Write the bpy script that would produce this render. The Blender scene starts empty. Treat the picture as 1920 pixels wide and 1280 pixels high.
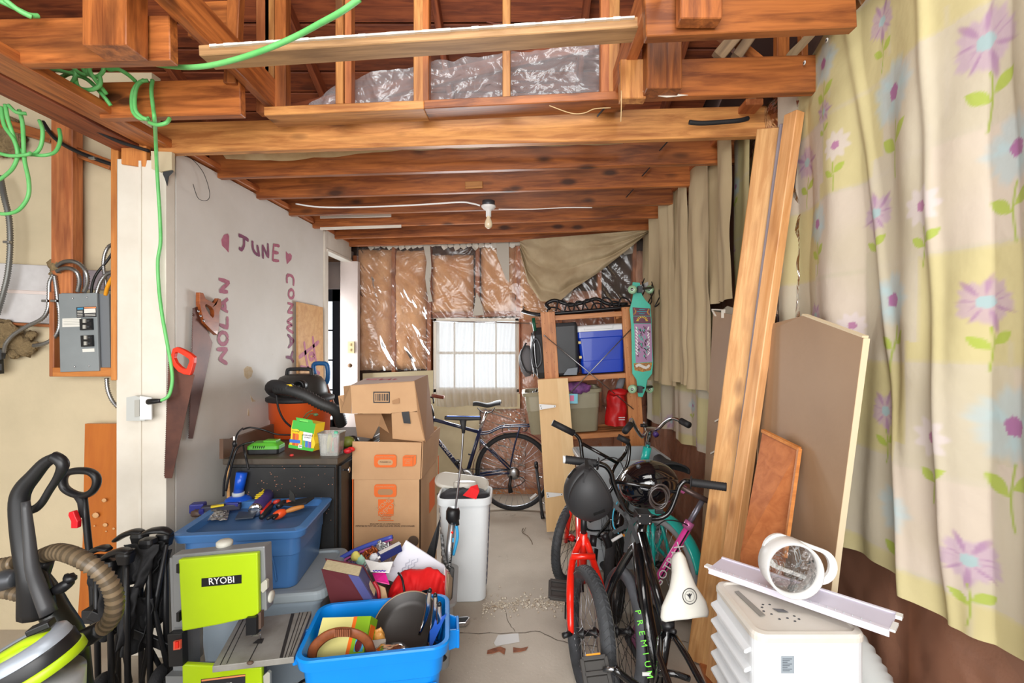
import bpy, math, random
import numpy as np
from mathutils import Vector, Matrix, Euler, noise as MN
random.seed(7)
PI = math.pi
SC = bpy.context.scene
COL = SC.collection

# ---------------------------------------------------------------- camera, sky, light, exposure
F, CX, CY, EYE = 900.0, 990.0, 640.0, 1.5      # focal length in pixels of a 1920 wide frame
cd = bpy.data.cameras.new('camera'); cam = bpy.data.objects.new('camera', cd); COL.objects.link(cam)
cam.location = (0, 0, EYE); cam.rotation_euler = (PI/2, 0, 0)
cd.sensor_fit = 'HORIZONTAL'; cd.sensor_width = 36; cd.lens = 36*F/1920
cd.shift_x = -(CX-960)/1920; cd.clip_start = .05; cd.clip_end = 200
SC.camera = cam
SC.view_settings.view_transform = 'Standard'
try: SC.view_settings.look = 'None'
except Exception: pass
SC.view_settings.gamma = 1; SC.view_settings.use_curve_mapping = False
SC.view_settings.exposure = 0.0
W = bpy.data.worlds.new('overcast_sky'); SC.world = W; W.use_nodes = True
bg = W.node_tree.nodes['Background']; bg.inputs[0].default_value = (.93, .97, 1, 1); bg.inputs[1].default_value = 1.9

def area(name, loc, rot, sx, sy, e, col=(1, 1, 1)):
    l = bpy.data.lights.new(name, 'AREA'); l.shape = 'RECTANGLE'; l.size = sx; l.size_y = sy; l.energy = e; l.color = col
    o = bpy.data.objects.new(name, l); o.location = loc; o.rotation_euler = rot; COL.objects.link(o); return o
area('garage_door_daylight', (-.9, -4.2, 1.75), (PI/2, 0, 0), 7, 4, 320, (1, .98, .96))      # open garage door behind the camera
area('loft_fill', (-.1, .35, 3.35), (math.radians(38), 0, 0), 1.6, .8, 30, (1, .97, .93))   # unseen fill lamp added up in the loft for brightness
area('window_daylight', (-.45, 4.60, 1.25), (-PI/2, 0, 0), .75, .7, 28, (.95, .98, 1))
area('fill_flash', (-.1, -.9, 2.0), (math.radians(78), 0, math.radians(14)), 1.6, 1.2, 46, (1, .98, .95))   # soft fill flash added behind the camera to even out the brightness
area('side_door_daylight', (-1.95, 4.45, 1.3), (0, -PI/2, 0), 1.2, .3, 12, (.95, .98, 1))

# ---------------------------------------------------------------- maths
def P(x, y, Y): return Vector(((x-CX)/F*Y, Y, EYE-(y-CY)/F*Y))          # the point at depth Y seen at a pixel
def PX(x, y, X): return P(x, y, F*X/(x-CX))                              # ... on the plane X = const
def PZ(x, y, Z): return P(x, y, F*(EYE-Z)/(y-CY))                        # ... at height Z
def V(*a): return Vector(a)
def lin(c):
    return tuple((v/255/12.92 if v/255 <= .04045 else ((v/255+.055)/1.055)**2.4) for v in c)
def nz(x, y=0, z=0): return MN.noise(Vector((x, y, z)))
def frame(d, up=V(0, 0, 1)):
    d = d.normalized()
    if abs(d.dot(up)) > .98: up = V(0, 1, 0) if abs(d.y) < .9 else V(1, 0, 0)
    s = d.cross(up).normalized(); return d, s, s.cross(d).normalized()
def smooth(pts, n=6, closed=False):
    pts = [Vector(p) for p in pts]; out = []; L = len(pts)
    if L < 3 or n < 2: return pts
    rng = range(L if closed else L-1)
    for i in rng:
        g = (lambda k: pts[k % L]) if closed else (lambda k: pts[max(0, min(L-1, k))])
        a, b, c, d = g(i-1), g(i), g(i+1), g(i+2)
        for k in range(n):
            t = k/n
            out.append(.5*((2*b)+(c-a)*t+(2*a-5*b+4*c-d)*t*t+(3*b-a-3*c+d)*t**3))
    if not closed: out.append(pts[-1])
    return out

# ---------------------------------------------------------------- mesh collector
class M:
    def __init__(s): s.v = []; s.f = []; s.m = []; s.sm = []; s.mi = 0
    def add(s, vs, fs, smooth=False, T=None):
        o = len(s.v)
        s.v += [tuple(T @ Vector(v)) if T else tuple(v) for v in vs]
        s.f += [tuple(i+o for i in f) for f in fs]; s.m += [s.mi]*len(fs); s.sm += [smooth]*len(fs); return s
    def box(s, x0, x1, y0, y1, z0, z1, T=None):
        return s.add([(x, y, z) for z in (z0, z1) for y in (y0, y1) for x in (x0, x1)],
                     [(0, 2, 3, 1), (4, 5, 7, 6), (0, 1, 5, 4), (2, 6, 7, 3), (0, 4, 6, 2), (1, 3, 7, 5)], False, T)
    def cbox(s, c, size, rot=(0, 0, 0)):
        T = Matrix.Translation(c) @ Euler(rot).to_matrix().to_4x4(); a, b, d = [q/2 for q in size]
        return s.box(-a, a, -b, b, -d, d, T)
    def bar(s, p0, p1, w, t, up=V(0, 0, 1)):
        p0, p1 = Vector(p0), Vector(p1); d, x, u = frame(p1-p0, up); c = []
        for p in (p0, p1):
            for a, b in ((-1, -1), (1, -1), (1, 1), (-1, 1)): c.append(p+x*a*w/2+u*b*t/2)
        return s.add(c, [(3, 2, 1, 0), (4, 5, 6, 7), (0, 1, 5, 4), (1, 2, 6, 5), (2, 3, 7, 6), (3, 0, 4, 7)])
    def quad(s, a, b, c, d): return s.add([a, b, c, d], [(0, 1, 2, 3)])
    def slab(s, pts, n, t):                                     # polygon extruded along n by t
        pts = [Vector(p) for p in pts]; n = Vector(n).normalized()*t; k = len(pts)
        return s.add(pts+[p+n for p in pts], [tuple(range(k))[::-1], tuple(range(k, 2*k))]+[(i, (i+1) % k, (i+1) % k+k, i+k) for i in range(k)])
    def prism(s, poly, h, T=None, z0=0):
        k = len(poly)
        return s.add([(x, y, z0) for x, y in poly]+[(x, y, z0+h) for x, y in poly],
                     [tuple(range(k))[::-1], tuple(range(k, 2*k))]+[(i, (i+1) % k, (i+1) % k+k, i+k) for i in range(k)], False, T)
    def tube(s, pts, r, n=8, closed=False, sm=1, flat=1.0, up=V(0, 0, 1)):
        if sm > 1: 
            rr = r if not isinstance(r, (list, tuple)) else None
            if rr is None:
                q = smooth([(a, 0, 0) for a in r], sm, closed); r = [a.x for a in q]
            pts = smooth(pts, sm, closed)
        pts = [Vector(p) for p in pts]; L = len(pts); vs = []; fs = []; pu = None
        for i, p in enumerate(pts):
            a = pts[(i-1) % L] if closed or i > 0 else p; b = pts[(i+1) % L] if closed or i < L-1 else p
            d = b-a
            if d.length < 1e-9: d = V(0, 0, 1)
            if pu is None: d, x, u = frame(d, up)
            else:
                d.normalize(); x = d.cross(pu)
                if x.length < 1e-6: _, x, u = frame(d)
                x.normalize(); u = x.cross(d).normalized()
            pu = u; ri = r[i] if isinstance(r, (list, tuple)) else r
            for k in range(n):
                t = 2*PI*k/n; vs.append(p+x*math.cos(t)*ri+u*math.sin(t)*ri*flat)
        for i in range(L if closed else L-1):
            j = (i+1) % L
            for k in range(n): fs.append((i*n+k, j*n+k, j*n+(k+1) % n, i*n+(k+1) % n))
        if not closed: fs += [tuple(range(n)), tuple(range((L-1)*n, L*n))[::-1]]
        return s.add(vs, fs, True)
    def lathe(s, prof, n=24, T=None, sx=1, sy=1, cap=True):
        cap = cap and prof[0] != prof[-1]
        vs = []; fs = []
        for r, z in prof:
            for k in range(n): vs.append((r*math.cos(2*PI*k/n)*sx, r*math.sin(2*PI*k/n)*sy, z))
        for i in range(len(prof)-1):
            for k in range(n): fs.append((i*n+k, i*n+(k+1) % n, (i+1)*n+(k+1) % n, (i+1)*n+k))
        if cap and prof[0][0] > 1e-6: fs.append(tuple(range(n))[::-1])
        if cap and prof[-1][0] > 1e-6: fs.append(tuple(range((len(prof)-1)*n, len(prof)*n)))
        return s.add(vs, fs, True, T)
    def ball(s, c, r, n=12, T=None, f=None):
        r = r if isinstance(r, (tuple, list)) else (r, r, r); vs = []; fs = []; h = n//2
        for i in range(h+1):
            for k in range(n):
                a, b = PI*i/h, 2*PI*k/n; p = V(math.sin(a)*math.cos(b), math.sin(a)*math.sin(b), math.cos(a))
                q = 1+(f(p) if f else 0); vs.append((c[0]+p.x*r[0]*q, c[1]+p.y*r[1]*q, c[2]+p.z*r[2]*q))
        for i in range(h):
            for k in range(n): fs.append((i*n+k, (i+1)*n+k, (i+1)*n+(k+1) % n, i*n+(k+1) % n))
        return s.add(vs, fs, True, T)
    def sheet(s, fn, nu, nv, th=0, flip=False):
        vs = [fn(i/nu, j/nv) for j in range(nv+1) for i in range(nu+1)]; k = nu+1
        fs = [(j*k+i, j*k+i+1, (j+1)*k+i+1, (j+1)*k+i) for j in range(nv) for i in range(nu)]
        if flip: fs = [f[::-1] for f in fs]
        return s.add(vs, fs, True)
    def rloft(s, rings, T=None, cap0=True, cap1=False, n=5):   # rounded rectangles: (z, w, d, r[, ox, oy])
        vs = []; fs = []; K = 4*(n+1)
        for R in rings:
            z, w, d, r = R[:4]; ox, oy = (R[4], R[5]) if len(R) > 4 else (0, 0); r = min(r, w/2-1e-4, d/2-1e-4)
            for q, (sx, sy) in enumerate(((1, 1), (-1, 1), (-1, -1), (1, -1))):
                for k in range(n+1):
                    a = PI/2*(q+k/n); vs.append((ox+sx*(w/2-r)+r*math.cos(a), oy+sy*(d/2-r)+r*math.sin(a), z))
        for i in range(len(rings)-1):
            for k in range(K): fs.append((i*K+k, i*K+(k+1) % K, (i+1)*K+(k+1) % K, (i+1)*K+k))
        if cap0: fs.append(tuple(range(K))[::-1])
        if cap1: fs.append(tuple(range((len(rings)-1)*K, len(rings)*K)))
        return s.add(vs, fs, False, T)

MW = {}
def setp(o, label=None, cat=None, group=None, kind=None):
    if label: o['label'] = label
    if cat: o['category'] = cat
    if group: o['group'] = group
    if kind: o['kind'] = kind
    return o
def thing(name, label, cat, loc=(0, 0, 0), rot=(0, 0, 0), group=None, kind=None):
    o = bpy.data.objects.new(name, None); COL.objects.link(o); o.empty_display_size = .05
    if not isinstance(rot, (tuple, list)): rot = (0, 0, rot)
    o.location = loc; o.rotation_euler = rot; MW[o.name] = Matrix.Translation(loc) @ Euler(rot).to_matrix().to_4x4()
    return setp(o, label, cat, group, kind)
def obj(name, m, mats, parent=None, world=True, bevel=0, sub=0, auto=True, solid=0, loc=None, weld=False):
    """one mesh object.  world=True: vertices are world coordinates; else they are in the parent's space"""
    if not isinstance(mats, (list, tuple)): mats = [mats]
    me = bpy.data.meshes.new(name)
    vs = np.array(m.v, dtype=float).reshape(-1, 3)
    T = Matrix.Identity(4)
    if parent is not None:
        if world:
            inv = np.array(MW[parent.name].inverted()); vs = vs @ inv[:3, :3].T+inv[:3, 3]
        org = (vs.min(0)+vs.max(0))/2
    else:
        org = np.array([(vs[:, 0].min()+vs[:, 0].max())/2, (vs[:, 1].min()+vs[:, 1].max())/2, vs[:, 2].min()])
    if loc is not None: org = np.array(loc)
    me.from_pydata((vs-org).tolist(), [], m.f)
    for a in mats: me.materials.append(a)
    me.polygons.foreach_set('material_index', [min(i, len(mats)-1) for i in m.m])
    me.polygons.foreach_set('use_smooth', m.sm)
    me.update()
    o = bpy.data.objects.new(name, me); COL.objects.link(o); o.location = org
    if parent is not None: o.parent = parent; MW[o.name] = MW[parent.name] @ Matrix.Translation(org)
    else: MW[o.name] = Matrix.Translation(org)
    if weld: o.modifiers.new('w', 'WELD').merge_threshold = 1e-4
    if bevel:
        b = o.modifiers.new('b', 'BEVEL'); b.width = bevel; b.segments = 2; b.limit_method = 'ANGLE'; b.angle_limit = .6; b.harden_normals = False
    if solid:
        q = o.modifiers.new('s', 'SOLIDIFY'); q.thickness = solid; q.offset = 0
    if sub:
        q = o.modifiers.new('u', 'SUBSURF'); q.levels = sub; q.render_levels = sub
    return o
def plank(name, p0, p1, w, t, mt, parent=None, up=V(0, 0, 1), bevel=.003, cut=None):
    """a straight piece of timber whose own X axis runs along its length (so that the grain does)"""
    p0, p1 = Vector(p0), Vector(p1); d, x, u = frame(p1-p0, up); L = (p1-p0).length
    m = M()
    if cut: m.slab([(a*L, b*w/2, -t/2) for a, b in cut], (0, 0, 1), t)
    else: m.box(0, L, -w/2, w/2, -t/2, t/2)
    me = bpy.data.meshes.new(name); me.from_pydata(m.v, [], m.f); me.materials.append(mt); me.update()
    o = bpy.data.objects.new(name, me); COL.objects.link(o)
    R = Matrix(((d.x, -x.x, u.x, p0.x), (d.y, -x.y, u.y, p0.y), (d.z, -x.z, u.z, p0.z), (0, 0, 0, 1)))
    if parent is not None: o.parent = parent; R2 = MW[parent.name].inverted() @ R
    else: R2 = R
    o.matrix_local = R2; MW[o.name] = R
    if bevel:
        b = o.modifiers.new('b', 'BEVEL'); b.width = bevel; b.segments = 1; b.limit_method = 'ANGLE'
    return o
_font_cache = {}
def text(name, s, loc, rot, size, mt, parent, sx=1.0, ext=.0006, world=True, align='CENTER', R=None):
    c = bpy.data.curves.new(name, 'FONT'); c.body = s; c.size = size; c.extrude = ext; c.align_x = align; c.align_y = 'CENTER'; c.resolution_u = 2
    o = bpy.data.objects.new(name, c); COL.objects.link(o)
    dg = bpy.context.evaluated_depsgraph_get(); me = bpy.data.meshes.new_from_object(o.evaluated_get(dg))
    bpy.data.objects.remove(o); bpy.data.curves.remove(c)
    me.materials.clear(); me.materials.append(mt)
    me.transform(Matrix.Diagonal((sx, 1, 1, 1)))
    o = bpy.data.objects.new(name, me); COL.objects.link(o)
    T = (Matrix.Translation(loc) @ R.to_4x4()) if R is not None else Matrix.Translation(loc) @ Euler(rot).to_matrix().to_4x4()
    if parent is not None:
        o.parent = parent
        o.matrix_local = MW[parent.name].inverted() @ T if world else T
        MW[o.name] = T if world else MW[parent.name] @ T
    else: o.matrix_local = T
    return o

# ---------------------------------------------------------------- materials
def _new(name):
    mt = bpy.data.materials.new(name); mt.use_nodes = True; nt = mt.node_tree
    b = nt.nodes['Principled BSDF']; return mt, nt, b
def N(nt, t, **k):
    n = nt.nodes.new(t)
    for a, v in k.items():
        if a.startswith('i_'): n.inputs[a[2:].replace('_', ' ')].default_value = v
        else: setattr(n, a, v)
    return n
_mats = {}
def mat(name, c, rough=.5, metal=0, c2=None, sc=6, amt=.5, bump=0, bsc=60, coat=0, trans=0, ior=1.45, alpha=1, stretch=(1, 1, 1), spec=.5, sheen=0, dirt=None, emit=0, thin=0, det=5):
    if name in _mats: return _mats[name]
    mt, nt, b = _new(name); L = nt.links.new; c = lin(c)+(1,)
    b.inputs['Base Color'].default_value = c; b.inputs['Roughness'].default_value = rough; b.inputs['Metallic'].default_value = metal
    b.inputs['Coat Weight'].default_value = coat; b.inputs['Transmission Weight'].default_value = trans; b.inputs['IOR'].default_value = ior
    b.inputs['Alpha'].default_value = alpha; b.inputs['Specular IOR Level'].default_value = spec; b.inputs['Sheen Weight'].default_value = sheen
    if c2 or bump or dirt:
        tc = N(nt, 'ShaderNodeTexCoord'); mp = N(nt, 'ShaderNodeMapping'); oi = N(nt, 'ShaderNodeObjectInfo')
        ad = N(nt, 'ShaderNodeVectorMath', operation='ADD'); L(tc.outputs['Object'], ad.inputs[0])
        ml = N(nt, 'ShaderNodeMath', operation='MULTIPLY'); ml.inputs[1].default_value = 13; L(oi.outputs['Random'], ml.inputs[0]); L(ml.outputs[0], ad.inputs[1])
        L(ad.outputs[0], mp.inputs[0]); mp.inputs['Scale'].default_value = stretch
    col = None
    if c2:
        n = N(nt, 'ShaderNodeTexNoise', i_Scale=sc, i_Detail=det, i_Roughness=.6); L(mp.outputs[0], n.inputs['Vector'])
        r = N(nt, 'ShaderNodeValToRGB'); r.color_ramp.elements[0].position = .5-amt/2*.6; r.color_ramp.elements[1].position = .5+amt/2*.6
        r.color_ramp.elements[0].color = c; r.color_ramp.elements[1].color = lin(c2)+(1,)
        L(n.outputs['Fac'], r.inputs[0]); L(r.outputs[0], b.inputs['Base Color']); col = r.outputs[0]
    if dirt:                                                    # (colour, scale, threshold)
        n = N(nt, 'ShaderNodeTexNoise', i_Scale=dirt[1], i_Detail=8, i_Roughness=.7); L(mp.outputs[0], n.inputs['Vector'])
        r = N(nt, 'ShaderNodeValToRGB'); r.color_ramp.elements[0].position = dirt[2]; r.color_ramp.elements[1].position = dirt[2]+.1
        mx = N(nt, 'ShaderNodeMix', data_type='RGBA'); L(n.outputs['Fac'], r.inputs[0]); L(r.outputs[0], mx.inputs[0])
        if col: L(col, mx.inputs[6])
        else: mx.inputs[6].default_value = c
        mx.inputs[7].default_value = lin(dirt[0])+(1,); L(mx.outputs[2], b.inputs['Base Color'])
    if bump:
        n = N(nt, 'ShaderNodeTexNoise', i_Scale=bsc, i_Detail=4); L(mp.outputs[0], n.inputs['Vector'])
        bp = N(nt, 'ShaderNodeBump', i_Strength=min(1, bump), i_Distance=.01*max(1, bump)); L(n.outputs['Fac'], bp.inputs['Height']); L(bp.outputs[0], b.inputs['Normal'])
    if emit: b.inputs['Emission Color'].default_value = c; b.inputs['Emission Strength'].default_value = emit
    if thin:                                                    # cloth that lets light through
        tr = N(nt, 'ShaderNodeBsdfTranslucent'); ms = N(nt, 'ShaderNodeMixShader'); ms.inputs[0].default_value = thin
        tr.inputs[0].default_value = c
        L(b.outputs[0], ms.inputs[1]); L(tr.outputs[0], ms.inputs[2]); L(ms.outputs[0], nt.nodes['Material Output'].inputs[0])
    _mats[name] = mt; return mt
def wood(name, a, b_, dark=None, rough=.55, sc=1.0, knot=.5, vary=.25):
    """grain along the object's own X axis"""
    if name in _mats: return _mats[name]
    mt, nt, b = _new(name); L = nt.links.new
    tc = N(nt, 'ShaderNodeTexCoord'); oi = N(nt, 'ShaderNodeObjectInfo')
    ml = N(nt, 'ShaderNodeMath', operation='MULTIPLY'); ml.inputs[1].default_value = 23; L(oi.outputs['Random'], ml.inputs[0])
    ad = N(nt, 'ShaderNodeVectorMath', operation='ADD'); L(tc.outputs['Object'], ad.inputs[0]); L(ml.outputs[0], ad.inputs[1])
    mp = N(nt, 'ShaderNodeMapping'); mp.inputs['Scale'].default_value = (1.3*sc, 16*sc, 16*sc); L(ad.outputs[0], mp.inputs[0])
    n1 = N(nt, 'ShaderNodeTexNoise', i_Scale=2.2, i_Detail=8, i_Roughness=.62, i_Distortion=.6); L(mp.outputs[0], n1.inputs['Vector'])
    mp2 = N(nt, 'ShaderNodeMapping'); mp2.inputs['Scale'].default_value = (2.2*sc, 7*sc, 7*sc); L(ad.outputs[0], mp2.inputs[0])
    n2 = N(nt, 'ShaderNodeTexNoise', i_Scale=1.1, i_Detail=3); L(mp2.outputs[0], n2.inputs['Vector'])
    r = N(nt, 'ShaderNodeValToRGB'); e = r.color_ramp.elements; e[0].position = .36; e[1].position = .64
    e[0].color = lin(a)+(1,); e[1].color = lin(b_)+(1,); L(n1.outputs['Fac'], r.inputs[0])
    # knots and stains
    mp3 = N(nt, 'ShaderNodeMapping'); mp3.inputs['Scale'].default_value = (3.2*sc, 8*sc, 8*sc); L(ad.outputs[0], mp3.inputs[0])
    vo = N(nt, 'ShaderNodeTexVoronoi', i_Scale=1.0); L(mp3.outputs[0], vo.inputs['Vector'])
    kr = N(nt, 'ShaderNodeValToRGB'); kr.color_ramp.elements[0].position = .10; kr.color_ramp.elements[1].position = .22
    kr.color_ramp.elements[0].color = (knot,)*3+(1,); kr.color_ramp.elements[1].color = (0, 0, 0, 1); L(vo.outputs['Distance'], kr.inputs[0])
    mx = N(nt, 'ShaderNodeMix', data_type='RGBA'); L(kr.outputs[0], mx.inputs[0]); L(r.outputs[0], mx.inputs[6])
    mx.inputs[7].default_value = lin(dark or tuple(v*.45 for v in a))+(1,)
    sr = N(nt, 'ShaderNodeValToRGB'); sr.color_ramp.elements[0].position = .56; sr.color_ramp.elements[1].position = .75
    sr.color_ramp.elements[1].color = (.55, .55, .55, 1); L(n2.outputs['Fac'], sr.inputs[0])
    m2 = N(nt, 'ShaderNodeMix', data_type='RGBA'); L(sr.outputs[0], m2.inputs[0]); L(mx.outputs[2], m2.inputs[6]); m2.inputs[7].default_value = lin(dark or tuple(v*.5 for v in a))+(1,)
    hs = N(nt, 'ShaderNodeHueSaturation'); L(m2.outputs[2], hs.inputs['Color'])
    mr = N(nt, 'ShaderNodeMapRange'); L(oi.outputs['Random'], mr.inputs[0]); mr.inputs[3].default_value = 1-vary; mr.inputs[4].default_value = 1+vary; L(mr.outputs[0], hs.inputs['Value'])
    L(hs.outputs[0], b.inputs['Base Color']); b.inputs['Roughness'].default_value = rough
    bp = N(nt, 'ShaderNodeBump', i_Strength=.25, i_Distance=.004); L(n1.outputs['Fac'], bp.inputs['Height']); L(bp.outputs[0], b.inputs['Normal'])
    _mats[name] = mt; return mt
def film(name, tint=(235, 232, 228), a=.22, rough=.12, bsc=9, bs=.9, stretch=(1, 1, 1), warp=.5, gl=1.2, g0=.02):
    """clear polythene: mostly see-through with wrinkled glossy highlights and a faint milky body"""
    if name in _mats: return _mats[name]
    mt, nt, b = _new(name); L = nt.links.new; out = nt.nodes['Material Output']
    tc = N(nt, 'ShaderNodeTexCoord'); mp = N(nt, 'ShaderNodeMapping'); mp.inputs['Scale'].default_value = stretch; L(tc.outputs['Object'], mp.inputs[0])
    n = N(nt, 'ShaderNodeTexNoise', i_Scale=bsc, i_Detail=3, i_Roughness=.55, i_Distortion=warp); L(mp.outputs[0], n.inputs['Vector'])
    bp = N(nt, 'ShaderNodeBump', i_Strength=bs, i_Distance=.05); L(n.outputs['Fac'], bp.inputs['Height'])
    g = N(nt, 'ShaderNodeBsdfGlossy', i_Roughness=rough); L(bp.outputs[0], g.inputs['Normal'])
    d = N(nt, 'ShaderNodeBsdfDiffuse'); d.inputs[0].default_value = lin(tint)+(1,); L(bp.outputs[0], d.inputs['Normal'])
    t = N(nt, 'ShaderNodeBsdfTransparent'); t.inputs[0].default_value = (.95, .94, .93, 1)
    fr = N(nt, 'ShaderNodeFresnel', i_IOR=1.5); L(bp.outputs[0], fr.inputs['Normal'])
    ml = N(nt, 'ShaderNodeMath', operation='MULTIPLY_ADD'); ml.inputs[1].default_value = gl; ml.inputs[2].default_value = g0; L(fr.outputs[0], ml.inputs[0])
    m1 = N(nt, 'ShaderNodeMixShader'); m1.inputs[0].default_value = a; L(t.outputs[0], m1.inputs[1]); L(d.outputs[0], m1.inputs[2])
    m2 = N(nt, 'ShaderNodeMixShader'); L(ml.outputs[0], m2.inputs[0]); L(m1.outputs[0], m2.inputs[1]); L(g.outputs[0], m2.inputs[2])
    L(m2.outputs[0], out.inputs[0]); nt.nodes.remove(b); _mats[name] = mt; return mt
def vcol(name, rough=.7, thin=0, bump=.2):
    """colour print stored per vertex (flat print of cloth and paper)"""
    mt, nt, b = _new(name); L = nt.links.new
    at = N(nt, 'ShaderNodeAttribute', attribute_name='print'); L(at.outputs['Color'], b.inputs['Base Color']); b.inputs['Roughness'].default_value = rough
    tc = N(nt, 'ShaderNodeTexCoord'); n = N(nt, 'ShaderNodeTexNoise', i_Scale=14, i_Detail=3); L(tc.outputs['Object'], n.inputs['Vector'])
    bp = N(nt, 'ShaderNodeBump', i_Strength=bump, i_Distance=.02); L(n.outputs['Fac'], bp.inputs['Height']); L(bp.outputs[0], b.inputs['Normal'])
    if thin:
        tr = N(nt, 'ShaderNodeBsdfTranslucent'); ms = N(nt, 'ShaderNodeMixShader'); ms.inputs[0].default_value = thin
        L(at.outputs['Color'], tr.inputs[0]); L(b.outputs[0], ms.inputs[1]); L(tr.outputs[0], ms.inputs[2]); L(ms.outputs[0], nt.nodes['Material Output'].inputs[0])
    return mt

JOIST = wood('joist_pine', (122, 64, 30), (186, 110, 54), (60, 32, 18), rough=.42, knot=.9)
JOISTL = wood('honey_pine', (152, 94, 48), (204, 144, 82), (86, 50, 26), rough=.45, knot=.9)
ROOFW = wood('roof_board_pine', (100, 46, 26), (150, 78, 42), (60, 28, 18), rough=.6, knot=.6)
STUD = wood('stud_pine', (150, 82, 44), (190, 118, 68), (96, 48, 26), rough=.5)
TRIMW = wood('orange_fir', (176, 104, 44), (206, 134, 66), (130, 66, 28), rough=.5, knot=.3, vary=.1)
PALEW = wood('pale_spruce', (202, 158, 102), (224, 186, 130), (158, 108, 60), rough=.6, knot=.35, sc=.8, vary=.05)
SPRUCE = wood('leaning_spruce', (190, 134, 76), (222, 172, 112), (112, 66, 34), rough=.55, knot=.6, sc=1.1, vary=.06)
SHELFW = wood('shelf_pine', (176, 108, 58), (206, 140, 84), (120, 66, 34), rough=.5, knot=.4, vary=.08)
GREYW = wood('weathered_pine', (122, 98, 74), (160, 132, 100), (84, 62, 46), rough=.7, knot=.5)
PLY = wood('red_plywood', (164, 92, 48), (190, 116, 66), (120, 60, 30), rough=.5, knot=.5, sc=.6, vary=.03)
PLYL = wood('pale_plywood', (196, 146, 92), (212, 166, 112), (160, 104, 62), rough=.6, knot=.2, sc=.6, vary=.03)
BLK = mat('black_plastic', (26, 26, 28), .38); BLKM = mat('matte_black', (34, 34, 36), .62); BLKG = mat('gloss_black', (10, 10, 12), .12, coat=.5)
RUB = mat('rubber', (40, 40, 42), .75, bump=.3, bsc=120); CHR = mat('chrome', (215, 215, 218), .12, 1); STEEL = mat('steel', (165, 167, 170), .32, 1)
ALU = mat('brushed_alloy', (175, 178, 182), .35, .9); WHT = mat('white_plastic', (228, 228, 226), .4); DGREY = mat('dark_grey_metal', (72, 74, 78), .4, .4)
RED = mat('red_paint', (232, 40, 22), .25, coat=.4)

# ================================================================ THE SETTING
def S(o, kind='structure'): o['kind'] = kind; return o
PLASTER = mat('grey_white_plaster', (222, 219, 213), .6, c2=(206, 201, 192), sc=2.2, amt=.9, bump=.08, bsc=30, dirt=((176, 150, 112), 3.3, .69))
CREAM = mat('cream_plaster', (208, 192, 160), .7, c2=(192, 178, 148), sc=3, amt=.8, bump=.15, bsc=25, dirt=((150, 112, 76), 9, .72))
CREAMG = mat('grey_cream_plaster', (196, 190, 176), .7, c2=(180, 172, 156), sc=3, amt=.8, dirt=((150, 130, 104), 7, .70))
WPAINT = mat('old_white_paint', (226, 220, 208), .55, c2=(212, 204, 190), sc=5, amt=.8, dirt=((170, 136, 92), 8, .71))
PINKW = mat('pinkish_white_board', (226, 212, 206), .5, c2=(216, 202, 196), sc=4)
BATT = mat('insulation_batt', (242, 192, 142), .95, c2=(196, 138, 96), sc=5, amt=1.1, bump=.9, bsc=26, dirt=((72, 46, 34), 2.6, .66), det=8)
BATTD = mat('dark_insulation', (222, 168, 134), .95, c2=(166, 112, 88), sc=4, amt=1.2, bump=.9, bsc=22, det=8)
FLUFF = mat('grey_fibre_wool', (150, 128, 92), 1, c2=(96, 80, 56), sc=22, amt=1.2, bump=1.6, bsc=60)
CONC = mat('concrete_floor', (200, 190, 175), .8, c2=(160, 149, 135), sc=1.6, amt=1.1, bump=.12, bsc=70, dirt=((120, 108, 96), 4.5, .66), det=9)
DARKS = mat('dark_sheathing', (84, 60, 48), .9, c2=(56, 40, 34), sc=4)
FILM = film('clear_polythene', a=.05, rough=.21, bsc=4, bs=.45, warp=1.2, gl=1.0)
FILMR = film('dusty_polythene', tint=(190, 138, 112), a=.42, rough=.3, bsc=3, bs=.4, gl=.7)
FILMG = film('grey_polythene', tint=(206, 206, 210), a=.3, rough=.18, bsc=5, bs=.6, warp=1.5)

m = M(); m.box(-3.4, 1.45, -1.9, 5.4, -.12, 0); S(obj('floor', m, CONC))
# --- cracks, rubble and litter on the floor
def crack(pts, w, name='floor_crack'):
    m = M(); L = [PZ(x, y, .0015) for x, y in pts]; q = []
    for i in range(len(L)-1):
        for k in range(4): q.append(L[i].lerp(L[i+1], k/4)+V(random.uniform(-.006, .006), random.uniform(-.008, .008), 0))
    q.append(L[-1])
    for i in range(len(q)-1):
        a, b = q[i], q[i+1]; n = (b-a).normalized().cross(V(0, 0, 1))*w*random.uniform(.5, 1.2)
        m.quad(a-n, a+n, b+n, b-n)
    return m
CRK = mat('crack_dark', (88, 78, 68), .95)
fl = bpy.data.objects['floor']
for pts, w in (([(838, 1185), (880, 1186), (960, 1187), (1005, 1181), (1040, 1196), (1072, 1207), (1120, 1212)], .0022), ([(945, 1140), (955, 1165), (966, 1184)], .0014),
               ([(1215, 1193), (1250, 1198), (1290, 1204)], .0018), ([(1200, 1240), (1160, 1222)], .0014), ([(1050, 1185), (1070, 1195), (1100, 1190)], .0012)):
    obj('crack', crack(pts, w), CRK, fl)
m = M()
for i in range(420):
    t = random.random(); x = 905+t*165; yc = 1141-10*math.sin(t*3.1)-26*max(0, t-.62); y = yc+random.gauss(0, 6 if random.random() < .8 else 14)
    p = PZ(x, y, 0); r = random.uniform(.0025, .0085); m.ball((p.x, p.y, r*.4), (r, r*random.uniform(.6, 1.2), r*.7), 5)
o = obj('concrete_rubble', m, mat('rubble', (230, 222, 206), .9, c2=(170, 150, 126), sc=40)); setp(o, 'crumbled pale concrete rubble along the floor joint between hamper and pedal', 'rubble', kind='stuff')
m = M()
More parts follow.
